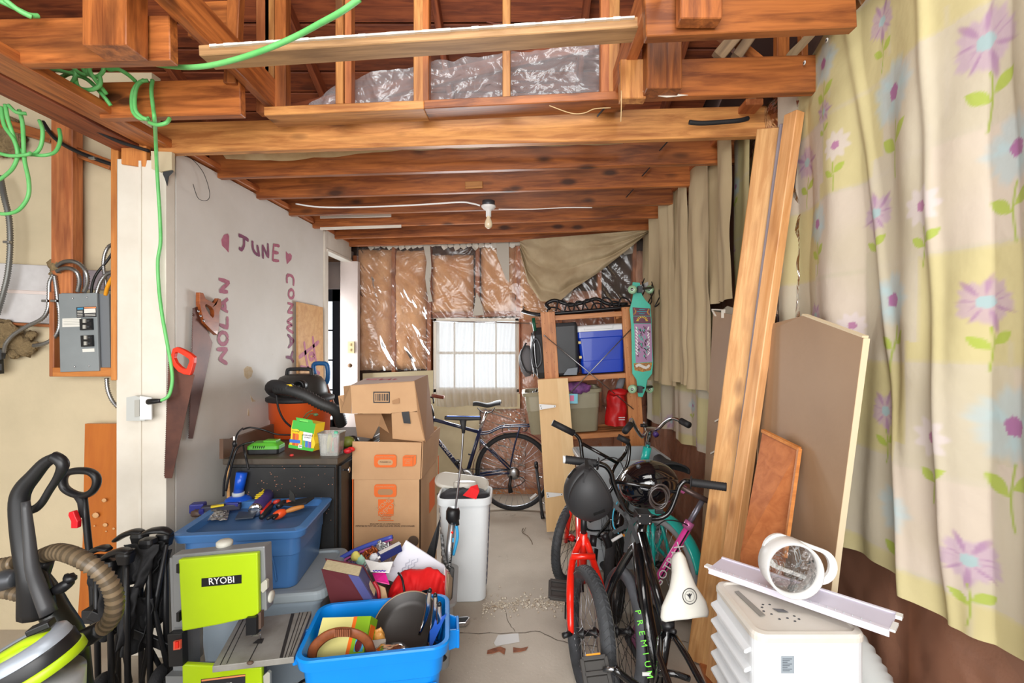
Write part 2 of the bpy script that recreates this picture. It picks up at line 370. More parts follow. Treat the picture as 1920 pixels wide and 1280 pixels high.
for i in range(260):
    x, y = random.uniform(845, 1020), random.uniform(965, 1280); y = y if abs(y-1141) > 26 else y+60; p = PZ(x, y, 0); r = random.uniform(.001, .003); m.ball((p.x, p.y, 0), r, 4)
o = obj('floor_grit', m, mat('grit', (150, 130, 108), .9, c2=(220, 214, 200), sc=60)); setp(o, 'fine grit and crumbs scattered over the concrete floor', 'grit', kind='stuff')
def flat_scrap(name, pts, mt, t, label, cat):
    m = M(); m.slab([PZ(x, y, .001) for x, y in pts], (0, 0, 1), t); return setp(obj(name, m, mt), label, cat)
flat_scrap('paint_patch', [(934, 1190), (972, 1187), (974, 1203), (946, 1208), (930, 1211), (926, 1205)], mat('pale_paint', (196, 194, 190), .5), .0006, 'pale grey paint patch on the concrete floor', 'paint patch')
BARK = mat('bark', (150, 92, 62), .8, c2=(110, 62, 42), sc=30)
flat_scrap('bark_scrap', [(914, 1220), (926, 1216), (938, 1213), (948, 1217), (946, 1227), (936, 1221), (924, 1225), (913, 1226)], BARK, .004, 'ragged left scrap of brown bark on the floor below the paint patch', 'bark scrap')
flat_scrap('bark_scrap', [(962, 1214), (976, 1216), (990, 1213), (986, 1219), (974, 1222), (962, 1223)], BARK, .003, 'small pointed red brown bark scrap right of the ragged one', 'bark scrap')
m = M(); m.tube([PZ(981, 990, .004), PZ(979, 997, .006), PZ(990, 1005, .01), PZ(997, 1015, .003), PZ(998, 1020, .003)], .0022, 5, sm=3); m.tube([PZ(981, 997, .006), PZ(986, 989, .01)], .0018, 5)
setp(obj('twig', m, mat('twig_brown', (92, 72, 52), .8)), 'thin forked brown twig lying on the floor', 'twig')

# --- left wall, its end facing the camera, and the recess with the electric panel
m = M(); m.box(-1.76, -1.715, 2.34, 4.05, 0, 2.43); wl = S(obj('wall_left', m, PLASTER))
m = M(); m.box(-3.35, -1.96, 2.50, 2.56, 0, 2.9); wr = S(obj('wall_front', m, CREAM))
m = M(); m.box(-3.4, -3.34, -1.9, 2.56, 0, 3.2); S(obj('wall_far_left', m, CREAMG))
m = M(); m.box(-1.965, -1.832, 2.29, 2.33, 0, 2.372); m.box(-1.832, -1.716, 2.275, 2.335, 0, 2.36); m.box(-1.965, -1.925, 2.33, 2.5, 0, 2.37)
po = S(obj('wall_end', m, WPAINT, bevel=.004))
m = M(); m.box(-1.845, -1.838, 2.279, 2.291, 0, 2.36); m.box(-1.842, -1.83, 2.27, 2.29, 0, 2.355); S(obj('trim_1', m, WPAINT))
plank('frame_board', P(224, 275, 2.32)+V(0, 0, .0), P(224, 712, 2.32), .036, .06, TRIMW, wr, up=V(0, 1, 0))
plank('frame_board', P(104, 697, 2.40), P(222, 697, 2.40), .045, .035, TRIMW, wr, up=V(0, 1, 0))
plank('frame_board', P(107, 548, 2.42), P(107, 705, 2.42), .025, .06, STUD, wr, up=V(0, 1, 0))
plank('stud', P(126, 180, 2.44), P(126, 560, 2.44), .108, .06, STUD, wr, up=V(0, 1, 0))
plank('ledger_board', P(-280, 145, 2.46), P(104, 262, 2.46), .05, .05, JOIST, wr, up=V(0, 1, 0))
plank('ledger_board', P(145, 286, 2.46), P(214, 312, 2.46), .05, .05, JOIST, wr, up=V(0, 1, 0))
plank('siding_board', P(-280, 505, 2.485), P(104, 524, 2.485), .14, .02, mat('grey_white_board', (206, 204, 204), .5, c2=(186, 182, 182), sc=5), wr, up=V(0, 1, 0))
plank('siding_board', P(-280, 564, 2.48), P(106, 580, 2.48), .15, .02, mat('grey_white_board', (0, 0, 0)), wr, up=V(0, 1, 0))
plank('siding_board', P(-280, 535, 2.483), P(104, 552, 2.483), .03, .022, PINKW, wr, up=V(0, 1, 0))
plank('siding_board', P(-280, 592, 2.475), P(106, 611, 2.475), .014, .03, STUD, wr, up=V(0, 1, 0))
plank('siding_board', P(144, 523, 2.485), P(216, 527, 2.485), .10, .02, mat('mauve_board', (150, 140, 146), .6), wr, up=V(0, 1, 0))
plank('frame_board', P(255, 262, 2.27), P(255, 312, 2.29), .12, .03, TRIMW, po, up=V(0, 1, 0))
m = M(); m.slab([P(283, 283, 2.262), P(322, 285, 2.262), P(322, 318, 2.262), P(300, 322, 2.262), P(284, 316, 2.262)], (0, 1, 0), .02); obj('plaster_patch', m, CREAM, po)
m = M(); m.slab([P(x, y, 2.268) for x, y in ((308, 310), (322, 309), (324, 322), (316, 330), (313, 348), (309, 335), (305, 326))], (0, 1, 0), .004); obj('torn_metal_corner', m, DGREY, po)
# wool stuffing
def wool(name, pts, Y, r, label):
    m = M()
    for x, y, s in pts:
        c = P(x, y, Y); sd = random.random()*50
        m.ball(c, (r*s, r*.5*s, r*s), 14, f=lambda p: .5*nz(p.x*2.2+sd, p.y*2.2, p.z*2.2)+.25*nz(p.x*6+sd, p.y*6, p.z*6))
    return setp(obj(name, m, FLUFF), label, 'insulation', kind='stuff')
wool('fibre_wool', [(12, 620, 1), (30, 640, 1), (8, 645, .9), (48, 652, .8), (26, 660, .6), (58, 628, .45), (66, 646, .35)], 2.46, .055, 'torn grey brown fibre wool bulging from the plaster hole left of the panel')
wool('fibre_wool', [(104, 500, 1), (96, 494, .7), (112, 510, .8), (100, 512, .7)], 2.42, .03, 'small tuft of fibre wool where the metal cables meet the stud')
wool('fibre_wool', [(200, 575, .8), (204, 600, 1), (202, 625, .9), (206, 650, .9), (203, 672, .9), (198, 560, .6), (208, 585, .7), (196, 590, .5)], 2.44, .04, 'strip of fibre wool stuffed between the electric panel and orange board')
wool('fibre_wool', [(10, 245, 1), (22, 265, 1), (4, 275, .8), (30, 285, .5), (16, 258, 1)], 2.47, .07, 'dark wool patch behind the green cord loops at the upper left')
# --- doorway at the far end of the left wall
m = M(); m.box(-1.80, -1.70, 4.05, 4.62, 2.28, 2.44); m.box(-1.78, -1.69, 4.05, 4.62, 2.262, 2.285); S(obj('trim_2', m, WPAINT, bevel=.004))
m = M(); m.box(-1.745, -1.70, 4.02, 4.09, 0, 2.43); S(obj('trim_3', m, WPAINT, bevel=.004))
m = M(); m.box(-1.80, -1.632, 4.60, 4.66, 0, 2.27); wb = S(obj('trim_4', m, PINKW, bevel=.003))
m = M(); m.box(-3.4, -1.8, 5.2, 5.26, 2.06, 2.5); m.box(-3.4, -2.86, 5.2, 5.26, 0, 2.1); m.box(-2.0, -1.6, 5.2, 5.26, 0, 2.5); m.box(-3.4, -1.78, 5.18, 5.2, 2.07, 2.12); S(obj('wall_porch', m, PINKW))
m = M(); m.box(-1.8, -1.76, 4.62, 5.2, 0, 2.4); S(obj('wall_porch_side', m, PINKW))
pc = thing('ceiling_porch', None, None, (-2.4, 4.6, 2.33), kind='structure')
for i in range(7): plank('ceiling_board', V(-3.3, 4.1+i*.16, 2.36), V(-1.8, 4.1+i*.16, 2.36), .15, .02, JOISTL, pc)
dr = thing('door_1', None, None, (-2.42, 5.2, 0), kind='structure'); DG = mat('dark_grey_door', (58, 62, 72), .4)
for a in ((-2.84, -2.72, 0, 2.06), (-2.10, -2.0, 0, 2.06), (-2.84, -2.0, 1.93, 2.06), (-2.84, -2.0, 0, .25), (-2.84, -2.0, .52, .66)):
    m = M(); m.box(a[0], a[1], 5.15, 5.19, a[2], a[3]); obj('door_stile', m, DG, dr, bevel=.003)
m = M(); m.box(-2.72, -2.1, 5.16, 5.18, .25, .53); obj('door_panel', m, DG, dr)
for z in (.98, 1.30, 1.62):
    m = M(); m.box(-2.72, -2.1, 5.155, 5.185, z-.008, z+.008); obj('muntin', m, DG, dr)
GLASS = mat('window_glass', (245, 250, 255), .02, trans=1, ior=1.02, spec=.3)
for z in (.66, .99, 1.31, 1.63):
    m = M(); m.box(-2.72, -2.1, 5.168, 5.172, z, z+.30); obj('pane', m, GLASS, dr)

# --- back wall: sheathing, studs, batts under polythene, top plate
m = M()
wx0, wx1, wz0, wz1 = -.92, -.09, .98, 1.71
m.box(-1.8, wx0, 4.84, 4.9, 0, 2.6); m.box(wx1, 1.35, 4.84, 4.9, 0, 2.6); m.box(wx0, wx1, 4.84, 4.9, 0, wz0); m.box(wx0, wx1, 4.84, 4.9, wz1, 2.6)
wb = S(obj('wall_back', m, DARKS))
m = M(); m.box(-1.63, -.02, 4.70, 4.73, 2.44, 2.52)
top = obj('top_plate', m, WPAINT, wb)
for i in range(26):
    x = 672+i*11.5; a = random.uniform(3, 14); m = M(); s = 1 if x < 985 else 0
    if not s: break
    m.slab([P(x-8, 458-i*.4, 4.69), P(x+8, 457-i*.4, 4.69), P(x+6, 458+a*.6, 4.69), P(x+random.uniform(-3, 3), 458+a, 4.69), P(x-5, 458+a*.5, 4.69)], (0, 1, 0), .002)
    obj('torn_paper', m, WPAINT, wb)
for pts in ([(793, 458), (806, 457), (809, 500), (806, 540), (811, 565), (803, 566), (797, 520), (800, 490)], [(930, 452), (954, 450), (955, 530), (948, 522), (938, 495), (932, 480)], [(887, 592), (893, 548), (900, 560), (908, 590)], [(1158, 452), (1192, 440), (1186, 475), (1170, 478)], [(1045, 552), (1078, 535), (1066, 565)]):
    m = M(); m.slab([P(x, y, 4.665) for x, y in pts], (0, 1, 0), .003); obj('torn_paper', m, mat('grey_paper', (190, 184, 172), .8), wb)
def batt(x0, x1, y0, y1, Y, mt, parent, depth=.06, seed=0, name='batt'):
    def fn(u, v):
        x = x0+(x1-x0)*u; y = y0+(y1-y0)*v; b = min(1, 4*u*(1-u)*1.6)**.5*min(1, 12*v*(1-v))**.5
        d = depth*b+.022*nz(u*3+seed, v*9)+.012*nz(u*9+seed, v*30)
        p = P(x, y, Y); return (p.x+.012*nz(v*12+seed, 3), p.y-d, p.z+.012*nz(u*8+seed, 9))
    m = M(); m.sheet(fn, 18, max(10, int(abs(y1-y0)/5)), flip=False); return obj(name, m, mt, parent)
for i, (a, b, c, d) in enumerate(((672, 738, 468, 694), (738, 800, 470, 692), (810, 888, 478, 590), (902, 966, 458, 592), (966, 1045, 462, 600), (1055, 1125, 545, 720), (976, 1052, 600, 780), (1125, 1192, 560, 760), (1186, 1212, 470, 760), (900, 985, 765, 915), (985, 1070, 775, 918), (1070, 1150, 760, 918), (1150, 1212, 760, 918))):
    batt(a, b, c, d, 4.80, BATT if i < 5 else BATTD, wb, .07, i*7.3)
for x, y0, y1 in ((668, 480, 720), (740, 450, 700), (806, 450, 920), (896, 455, 600), (972, 450, 920), (1050, 450, 930), (1123, 450, 930), (1188, 440, 930)):
    plank('stud', P(x, y0, 4.78), P(x, y1, 4.78), .04, .09, STUD, wb, up=V(0, 1, 0))
plank('sill_plate', P(895, 920, 4.76), P(1215, 918, 4.76), .05, .08, TRIMW, wb, up=V(0, 1, 0))
plank('header_board', P(812, 591, 4.74), P(975, 588, 4.74), .05, .05, STUD, wb, up=V(0, 1, 0))
m = M(); m.slab([P(680, 700, 4.7), P(812, 694, 4.7), P(812, 738, 4.7), P(975, 738, 4.7), P(975, 766, 4.7), P(899, 768, 4.7), P(899, 925, 4.7), P(680, 925, 4.7)], (0, 1, 0), .015); obj('drywall_panel', m, mat('beige_drywall', (214, 202, 168), .7, c2=(200, 186, 150), sc=3), wb)
def wrinkly(x0, x1, y0, y1, Y, mt, amp, seed, name, parent, nu=70, nv=60, diag=1.0, sc=1.0, edge=None):
    def fn(u, v):
        x = x0+(x1-x0)*u; y = y0+(y1-y0)*v
        if edge: y = y0+(edge(x)-y0)*v
        p = P(x, y, Y); a = p.x*sc; b = p.z*sc; k_ = max(.12, min(1, 1.6*(nz(a*2.2+seed, b*1.3, 7)+.28)))
        w = k_*amp*(abs(nz(a*6+b*5*diag+seed, a*1.3-b*2))*1.4+.5*nz(a*15+b*9*diag+seed, b*3.5-a*2)+.25*nz(a*34+b*20+seed, b*9))
        return (p.x, p.y-w, p.z)
    m = M(); m.sheet(fn, nu, nv); return obj(name, m, mt, parent)
wrinkly(670, 808, 462, 694, 4.69, FILM, .05, 1, 'polythene', wb)
wrinkly(806, 982, 458, 598, 4.69, FILM, .05, 5, 'polythene', wb)
wrinkly(980, 1214, 445, 930, 4.66, FILM, .055, 9, 'polythene', wb, 80, 120)
wrinkly(898, 984, 765, 925, 4.68, FILM, .08, 13, 'polythene', wb, 40, 60, diag=4)
# --- window
w = thing('window_1', None, None, (-.5, 4.74, .98), kind='structure')
FR = mat('window_white', (222, 214, 200), .5, dirt=((150, 110, 80), 10, .62))
for a in ((814, 820, 597, 735), (966, 973, 595, 735), (814, 973, 596, 602), (814, 973, 728, 737)):
    p, q = P(a[0], a[3], 4.74), P(a[1], a[2], 4.74); m = M(); m.box(p.x, q.x, 4.7, 4.86, p.z, q.z); obj('window_frame', m, FR, w, bevel=.003)
for x in (852, 889, 930):
    p, q = P(x-1.3, 730, 4.8), P(x+1.3, 600, 4.8); m = M(); m.box(p.x, q.x, 4.79, 4.82, p.z, q.z); obj('muntin', m, FR, w)
p, q = P(818, 664, 4.79), P(970, 659, 4.79); m = M(); m.box(p.x, q.x, 4.78, 4.83, p.z, q.z); obj('meeting_rail', m, FR, w)
for i, (xa, xb) in enumerate(((820, 852), (852, 889), (889, 930), (930, 967))):
    for ya, yb in ((660, 602), (729, 664)):
        p, q = P(xa, ya, 4.8), P(xb, yb, 4.8); m = M(); m.box(p.x, q.x, 4.803, 4.806, p.z, q.z); obj('pane', m, GLASS, w)
def sheer(u, v):
    p = P(817+153*u, 603+158*v+2*math.sin(u*9), 4.66); return (p.x, p.y+.018*math.sin(u*70+2*math.sin(v*3))+.01*nz(u*12, v*5), p.z)
m = M(); m.sheet(sheer, 120, 40)
mt, nt, b = _new('sheer_voile'); t = N(nt, 'ShaderNodeBsdfTransparent'); tl = N(nt, 'ShaderNodeBsdfTranslucent'); a1 = N(nt, 'ShaderNodeMixShader'); a2 = N(nt, 'ShaderNodeMixShader')
tl.inputs[0].default_value = lin((236, 230, 222))+(1,); b.inputs['Base Color'].default_value = lin((214, 208, 200))+(1,); b.inputs['Roughness'].default_value = .9
a1.inputs[0].default_value = .6; a2.inputs[0].default_value = .34
nt.links.new(b.outputs[0], a1.inputs[1]); nt.links.new(tl.outputs[0], a1.inputs[2]); nt.links.new(a1.outputs[0], a2.inputs[1]); nt.links.new(t.outputs[0], a2.inputs[2]); nt.links.new(a2.outputs[0], nt.nodes['Material Output'].inputs[0])
setp(obj('sheer_curtain', m, mt), 'thin white sheer curtain hanging over the back window', 'curtain')
m = M(); m.tube([P(812, 602, 4.64), P(1008, 606, 4.64)], .006, 8); setp(obj('curtain_rod', m, CHR), 'thin metal rod above the sheer window curtain', 'curtain rod')

# --- right wall
m = M(); m.box(1.33, 1.39, -1.9, 4.9, 0, 3.0); wrt = S(obj('wall_right', m, DARKS))
def rw(y0, y1, z0, z1, mt, name, amp, seed, X=1.24, nu=30, nv=40, parent=wrt):
    def fn(u, v):
        Y = y0+(y1-y0)*u; z = z0+(z1-z0)*v; e = min(1, 6*u*(1-u)*1.5)**.5
        return (X+.06-.06*e-amp*(nz(Y*5+seed, z*2.2)+.5*nz(Y*14+seed, z*6)), Y, z)
    m = M(); m.sheet(fn, nu, nv, flip=True); return obj(name, m, mt, parent)
yy = .72
k = 0
while yy < 4.7:
    rw(yy, yy+.39, .08, 2.5, BATTD, 'batt', .02, k*5.1); plank('stud', V(1.27, yy-.02, 0), V(1.27, yy-.02, 2.55), .038, .09, STUD, wrt, up=V(1, 0, 0)); yy += .43; k += 1
plank('sill_plate', V(1.16, .6, .02), V(1.16, 4.7, .02), .12, .04, TRIMW, wrt)
def fn(u, v):
    Y = .75+3.9*u; z = .03+2.5*v; return (1.205-.03*abs(nz(Y*3, z*1.2))-.02*abs(nz(Y*9+3, z*4))-.008*nz(Y*25, z*12), Y, z)
m = M(); m.sheet(fn, 150, 90, flip=True); obj('polythene', m, FILMR, wrt)

# --- ceiling: roof boards, joists, headers
m = M(); m.add([(-3.4, 4.95, 2.62), (1.44, 4.95, 2.62), (1.44, .9, 4.5), (-3.4, .9, 4.5), (-3.4, -1.9, 2.75), (1.44, -1.9, 2.75)], [(0, 1, 2, 3), (3, 2, 5, 4)]); m.add([(-3.4, 5.4, 2.5), (-1.7, 5.4, 2.5), (-1.7, 4.1, 2.5), (-3.4, 4.1, 2.5)], [(0, 1, 2, 3)])
m.add([(1.42, 4.9, 2.4), (1.42, 4.9, 2.62), (1.42, .9, 4.5), (1.42, -1.9, 2.75), (1.42, -1.9, 2.4)], [(0, 1, 2, 3, 4)]); m.add([(-3.38, 4.9, 2.4), (-3.38, 4.9, 2.62), (-3.38, .9, 4.5), (-3.38, -1.9, 2.75), (-3.38, -1.9, 2.4)], [(0, 1, 2, 3, 4)])
m.add([(-3.4, 4.92, 2.4), (1.42, 4.92, 2.4), (1.42, 4.92, 2.66), (-3.4, 4.92, 2.66)], [(0, 1, 2, 3)])
m.add([(-3.4, 2.56, 2.4), (-3.4, 5.2, 2.4), (-3.4, 5.2, 0), (-3.4, 2.56, 0)], [(0, 1, 2, 3)])
rf = S(obj('roof', m, mat('roof_dark', (60, 36, 28), .9)))
sl = (4.5-2.62)/(4.95-.9)
ceil = thing('ceiling', None, None, (0, 2.5, 2.4), kind='structure')
for i in range(27):
    Y = 4.85-i*.147; z = 2.6+(4.95-Y)*sl
    plank('roof_board', V(-3.3, Y, z), V(1.3, Y, z), .15, .02, ROOFW, rf, up=V(0, sl, 1), bevel=.004)
for x in (-2.4, -1.45, -.55, .35, 1.0):
    plank('rafter', V(x, 4.8, 2.60), V(x, 1.0, 2.58+3.9*sl), .04, .09, ROOFW, ceil, up=V(0, sl, 1))
ZL, ZR = 2.405, 2.495
for Y in (2.30, 2.67, 3.05, 3.46, 3.84, 4.24, 4.58):
    dz = -.01 if Y == 2.30 else 0
    plank('joist', V(-1.76, Y, ZL+.07+dz), V(1.2, Y+.01, ZR+.07+dz), .04, .145, JOISTL if Y == 2.30 else JOIST, ceil)
def jst(a, b, Y, h, mt=JOIST, name='joist', t=.04): return plank(name, P(a[0], a[1], Y)+V(0, t/2, h/2), P(b[0], b[1], Y)+V(0, t/2, h/2), t, h, mt, ceil)
jst((185, 221), (450, 214), 1.95, .145); jst((-200, 124), (318, 112), 1.60, .15)
jst((1162, 184), (1532, 171), 1.88, .145); jst((1210, 68), (1606, 50), 1.52, .155)
def blk(x0, x1, y0, y1, Y, t=.04, mt=JOIST): return plank('block', P((x0+x1)/2, y1, Y)+V(0, t/2, 0), P((x0+x1)/2, y0, Y)+V(0, t/2, 0), (x1-x0)/900*Y, t, mt, ceil, up=V(0, 1, 0))
blk(153, 236, -90, 84, 1.50, .09); blk(1213, 1279, 60, 165, 1.80, .08); blk(1276, 1355, -100, 34, 1.46, .05); blk(1164, 1212, 110, 184, 1.86, .05, JOISTL)
# loft opening: trimmers, far header, front flat board, studs, braces
plank('trimmer', V(-1.165, 1.1, 2.66), V(-1.145, 2.2, 2.60), .04, .13, JOIST, ceil); plank('trimmer', V(.41, 1.1, 2.69), V(.40, 2.2, 2.64), .045, .13, STUD, ceil)
plank('header_board', P(508, 220, 2.14), P(800, 208, 2.14), .12, .038, JOISTL, ceil); plank('header_board', P(800, 208, 2.14), P(1172, 190, 2.14), .12, .038, JOIST, ceil)
fb = plank('flat_board', P(388, 108.5, 1.72), P(1192, 56, 1.72), .09, .038, wood('grey_edged_pine', (150, 112, 72), (190, 148, 100), (96, 66, 42), rough=.6), ceil)
m = M(); a, b = P(392, 84, 1.665), P(1190, 30, 1.665)
for i in range(60):
    p, q = a.lerp(b, i/60), a.lerp(b, (i+1)/60); h = .002+.006*random.random(); m.slab([p-V(0, 0, .004+h*.3), q-V(0, 0, .004+h*.3), q+V(0, 0, h*.4), p+V(0, 0, h*.4)], (0, 1, 0), .08)
obj('plaster_crust', m, WPAINT, ceil)
for x, wd, mt in ((640, .035, JOISTL), (656, .03, STUD), (787, .045, JOISTL), (800, .03, JOIST), (950, .035, JOISTL), (1133, .04, STUD), (1150, .05, JOISTL), (498, .06, STUD), (510, .04, JOISTL), (530, .05, JOIST)):
    b_ = P(x, 215 if x < 600 else 200, 2.16); t_ = b_+V(0, 0, 1.35); plank('stud', b_, t_, wd, .05, mt, ceil, up=V(0, 1, 0))
plank('stud', P(435, 160, 1.95), P(446, -60, 1.95), .05, .04, JOIST, ceil, up=V(0, 1, 0)); 
plank('scab_board', P(400, 40, 1.99)+V(-.1, 0, 0), P(446, 36, 1.99), .14, .03, JOIST, ceil, up=V(0, 1, 0))
plank('brace', P(545, 210, 2.55), P(1145, 75, 2.5), .07, .035, ROOFW, ceil, up=V(0, 1, 0))
plank('brace', P(1345, 108, 2.3), P(1420, 20, 2.3), .06, .04, GREYW, ceil, up=V(0, 1, 0)); plank('brace', P(1380, 108, 2.32), P(1440, 20, 2.32), .05, .04, GREYW, ceil, up=V(0, 1, 0)); plank('brace', P(1300, 20, 2.4), P(1460, 150, 2.4), .06, .04, JOIST, ceil, up=V(0, 1, 0))
plank('stud', P(1465, 200, 2.3), P(1465, 50, 2.3), .06, .04, JOIST, ceil, up=V(0, 1, 0)); plank('stud', P(1510, 200, 2.3), P(1506, 50, 2.3), .04, .04, JOIST, ceil, up=V(0, 1, 0))
plank('brace', P(1590, -60, 1.8), P(1640, 40, 1.8), .07, .04, JOISTL, ceil, up=V(0, 1, 0))
# top plates running along the left side
plank('top_plate', V(-1.755, .5, 2.45), V(-1.755, 2.345, 2.44), .125, .04, JOIST, ceil); plank('top_plate', V(-1.90, .5, 2.46), V(-1.90, 2.36, 2.43), .14, .04, ROOFW, ceil)
plank('top_plate', V(-1.74, 2.3, 2.46), V(-1.74, 4.6, 2.455), .09, .035, STUD, ceil)
plank('shim_board', V(1.04, 2.2, 2.60), V(1.10, 4.6, 2.58), .08, .03, STUD, ceil)
plank('mending_plate', P(872, 347, 3.02), P(905, 346, 3.02), .045, .01, JOISTL, ceil, up=V(0, 1, 0))
# loft polythene behind the studs
def fn(u, v):
    x = 548+592*u; ytop = np.interp(x, (548, 636, 700, 790, 945, 1140), (198, 140, 128, 108, 88, 66)); y = 203-.02*(x-548)+(ytop-203+.02*(x-548))*v
    p = P(x, y, 2.2); w = .03*(abs(nz(p.x*5, p.z*7+2))*1.6+.5*nz(p.x*14, p.z*19)+.2*nz(p.x*30, p.z*42)); return (p.x, p.y+.06-w, p.z)
m = M(); m.sheet(fn, 150, 40, flip=False); obj('polythene', m, FILMG, ceil)
def fn(u, v):
    x = 425+742*u; y = 282-.027*(x-425)+v*(8+14*max(0, 1-abs(u-.13)*3)+7*abs(nz(u*9, 2))); p = P(x, y, 2.55); return (p.x, p.y-.04*math.sin(v*3), p.z)
m = M(); m.sheet(fn, 90, 8, flip=False); obj('folded_sheet', m, mat('yellowed_sheet', (206, 182, 140), .35, c2=(180, 150, 108), sc=5), ceil)
for a, b in (((600, 426), (752, 421)), ((432, 409), (560, 403)), ((600, 404), (733, 401))):
    m = M(); m.slab([P(a[0], a[1], 3.7), P(b[0], b[1], 3.7), P(b[0], b[1]+5, 3.7), P(a[0], a[1]+5, 3.7)], (0, 1, 0), .01); obj('white_lath', m, WPAINT, ceil)
for x, y, Y in ((1245, 272, 2.6), (1212, 320, 3.0), (1182, 360, 3.4), (1128, 208, 2.15)):
    m = M(); m.bar(P(x-8, y+10, Y), P(x+10, y-10, Y), .006, .012, V(0, 1, 0)); obj('bent_strap', m, BLK, ceil)
m = M(); m.slab([P(x, y, 1.86) for x, y in ((1205, 172), (1210, 166), (1216, 176), (1245, 175), (1290, 179), (1250, 183), (1225, 179))], (0, -1, 0), .004); obj('plaster_crust', m, WPAINT, ceil)

# ================================================================ LEFT WALL AND CEILING FITTINGS
def ridged(m, pts, r, pitch, n=10, sm=6, amp=.18, two=False):
    q = smooth(pts, sm); out = [q[0]]; acc = 0
    for a, b in zip(q, q[1:]):
        L = (b-a).length
        if L < 1e-6: continue
        t = pitch-acc
        while t <= L: out.append(a.lerp(b, t/L)); t += pitch
        acc = L-(t-pitch)
    k0 = len(m.m); m.tube(out, [r*(1+amp*(1 if i % 2 else -1)) for i in range(len(out))], n, sm=1)
    if two:
        for i in range(k0, len(m.m)): m.m[i] = ((i-k0)//n) % 4 // 2
    return m
def ribbon(m, pts, w, nrm, off=.0015, n=5):
    nrm = Vector(nrm); q = smooth(pts, n) if len(pts) > 2 else [Vector(pts[0]).lerp(Vector(pts[1]), i/4) for i in range(5)]
    vs = []; fs = []
    for i, p in enumerate(q):
        d = (q[min(i+1, len(q)-1)]-q[max(i-1, 0)]).normalized(); s = d.cross(nrm).normalized(); e = w/2*(.75+.3*random.random())*(.7 if i in (0, len(q)-1) else 1)
        vs += [p-s*e+nrm*off, p+s*e+nrm*off]
    fs = [(2*i, 2*i+1, 2*i+3, 2*i+2) for i in range(len(q)-1)]; m.add(vs, fs)
    return m
PINKP = mat('faded_purple_paint', (158, 84, 108), .6, c2=(190, 120, 140), sc=30, amt=1); PINKD = mat('dark_purple_paint', (112, 64, 100), .6, c2=(150, 88, 112), sc=30, amt=1)
def el(cx, cy, rx, ry): return [(cx+rx*math.cos(t*PI/5), cy+ry*math.sin(t*PI/5)) for t in range(11)]
letters = [(1, [[(447, 441), (456, 444), (466, 451)], [(457, 446), (457, 460), (452, 468), (448, 464)]]), (1, [[(473, 451), (474, 466), (479, 475), (485, 478)], [(482, 459), (486, 481)]]),
           (1, [[(492, 459), (493, 485)], [(492, 459), (502, 482)], [(502, 456), (503, 484)]]), (0, [[(513, 459), (511, 489)], [(512, 459), (524, 461)], [(512, 473), (522, 474)], [(511, 488), (523, 489)]]),
           (0, [[(538, 531), (538, 518), (544, 516), (550, 522), (550, 536)]]), (0, [el(546, 551, 5, 8)]), (0, [[(539, 568), (550, 571)], [(549, 571), (540, 584)], [(539, 585), (549, 586)]]),
           (0, [[(549, 595), (539, 603), (547, 609), (538, 615), (550, 624)]]), (1, [[(539, 627), (551, 639)], [(551, 639), (540, 652)], [(544, 631), (545, 646)]]), (1, [[(549, 658), (545, 670)], [(536, 669), (545, 671), (550, 679)]]),
           (0, [[(406, 655), (426, 654)], [(426, 654), (411, 673)], [(410, 672), (426, 682)]]), (0, [el(418, 634, 8.5, 11)]), (0, [[(411, 608), (427, 615)], [(426, 616), (426, 593)]]),
           (0, [[(411, 573), (427, 560)], [(411, 574), (427, 585)], [(421, 566), (422, 581)]]), (0, [[(410, 523), (430, 529)], [(430, 529), (412, 545)], [(411, 546), (427, 547)]])]
for dk, st in letters:
    m = M()
    for s_ in st: ribbon(m, [PX(x, y, -1.714) for x, y in s_], .024, (1, 0, 0), random.uniform(.0012, .0022))
    obj('painted_letter', m, PINKD if dk else PINKP, wl)
for h in ([(427, 438), (420, 440), (415, 450), (416, 460), (424, 468), (428, 473), (429, 455), (429, 443)], [(536, 471), (540, 476), (544, 475), (547, 479), (546, 486), (538, 495), (536, 483)]):
    m = M(); m.slab([PX(x, y, -1.7145) for x, y in h], (1, 0, 0), .002); obj('painted_heart', m, PINKP, wl)
# flaked holes in the plaster
HOLE = mat('flaked_plaster', (192, 158, 104), .9, c2=(226, 218, 200), sc=40, amt=1.4, det=3)
for pts in ([(457, 692), (463, 686), (471, 688), (474, 696), (471, 706), (464, 711), (458, 705)], [(469, 741), (474, 748), (480, 752), (472, 753)], [(465, 766), (467, 772), (467, 780), (464, 778)]):
    m = M(); m.slab([PX(x, y, -1.7148) for x, y in pts], (1, 0, 0), .0012); obj('flaked_spot', m, HOLE, wl)
m = M(); m.tube([PX(344, 292, -1.70), PX(362, 300, -1.69), PX(382, 325, -1.69), PX(393, 360, -1.69), PX(389, 375, -1.69), PX(372, 372, -1.68), PX(362, 345, -1.68)], .0015, 5, sm=6); setp(obj('hanging_wire', m, BLK), 'thin black wire loop hanging at the top corner of the painted wall', 'wire')
# plywood off-cut with pink scrawl, standing on the cabinet side of the wall
pb = thing('plywood_board', 'tall plywood board with faded pink scrawl beside the porch doorway', 'board', (-1.68, 3.9, .7))
m = M(); X = -1.70; m.slab([PX(555, 566, X), PX(602, 576, X), PX(604, 790, X), PX(556, 790, X)], (1, 0, 0), .015); obj('panel', m, PLYL, pb)
m = M(); X = -1.685
for s_ in ([(560, 670), (580, 655), (598, 640)], [(570, 640), (574, 672), (578, 690)], [(586, 630), (590, 665), (594, 685)], [(562, 688), (584, 692), (600, 700)], el(584, 668, 4, 6)): ribbon(m, [PX(x, y, X) for x, y in s_], .035, (1, 0, 0), .001)
obj('pink_scrawl', m, PINKP, pb)
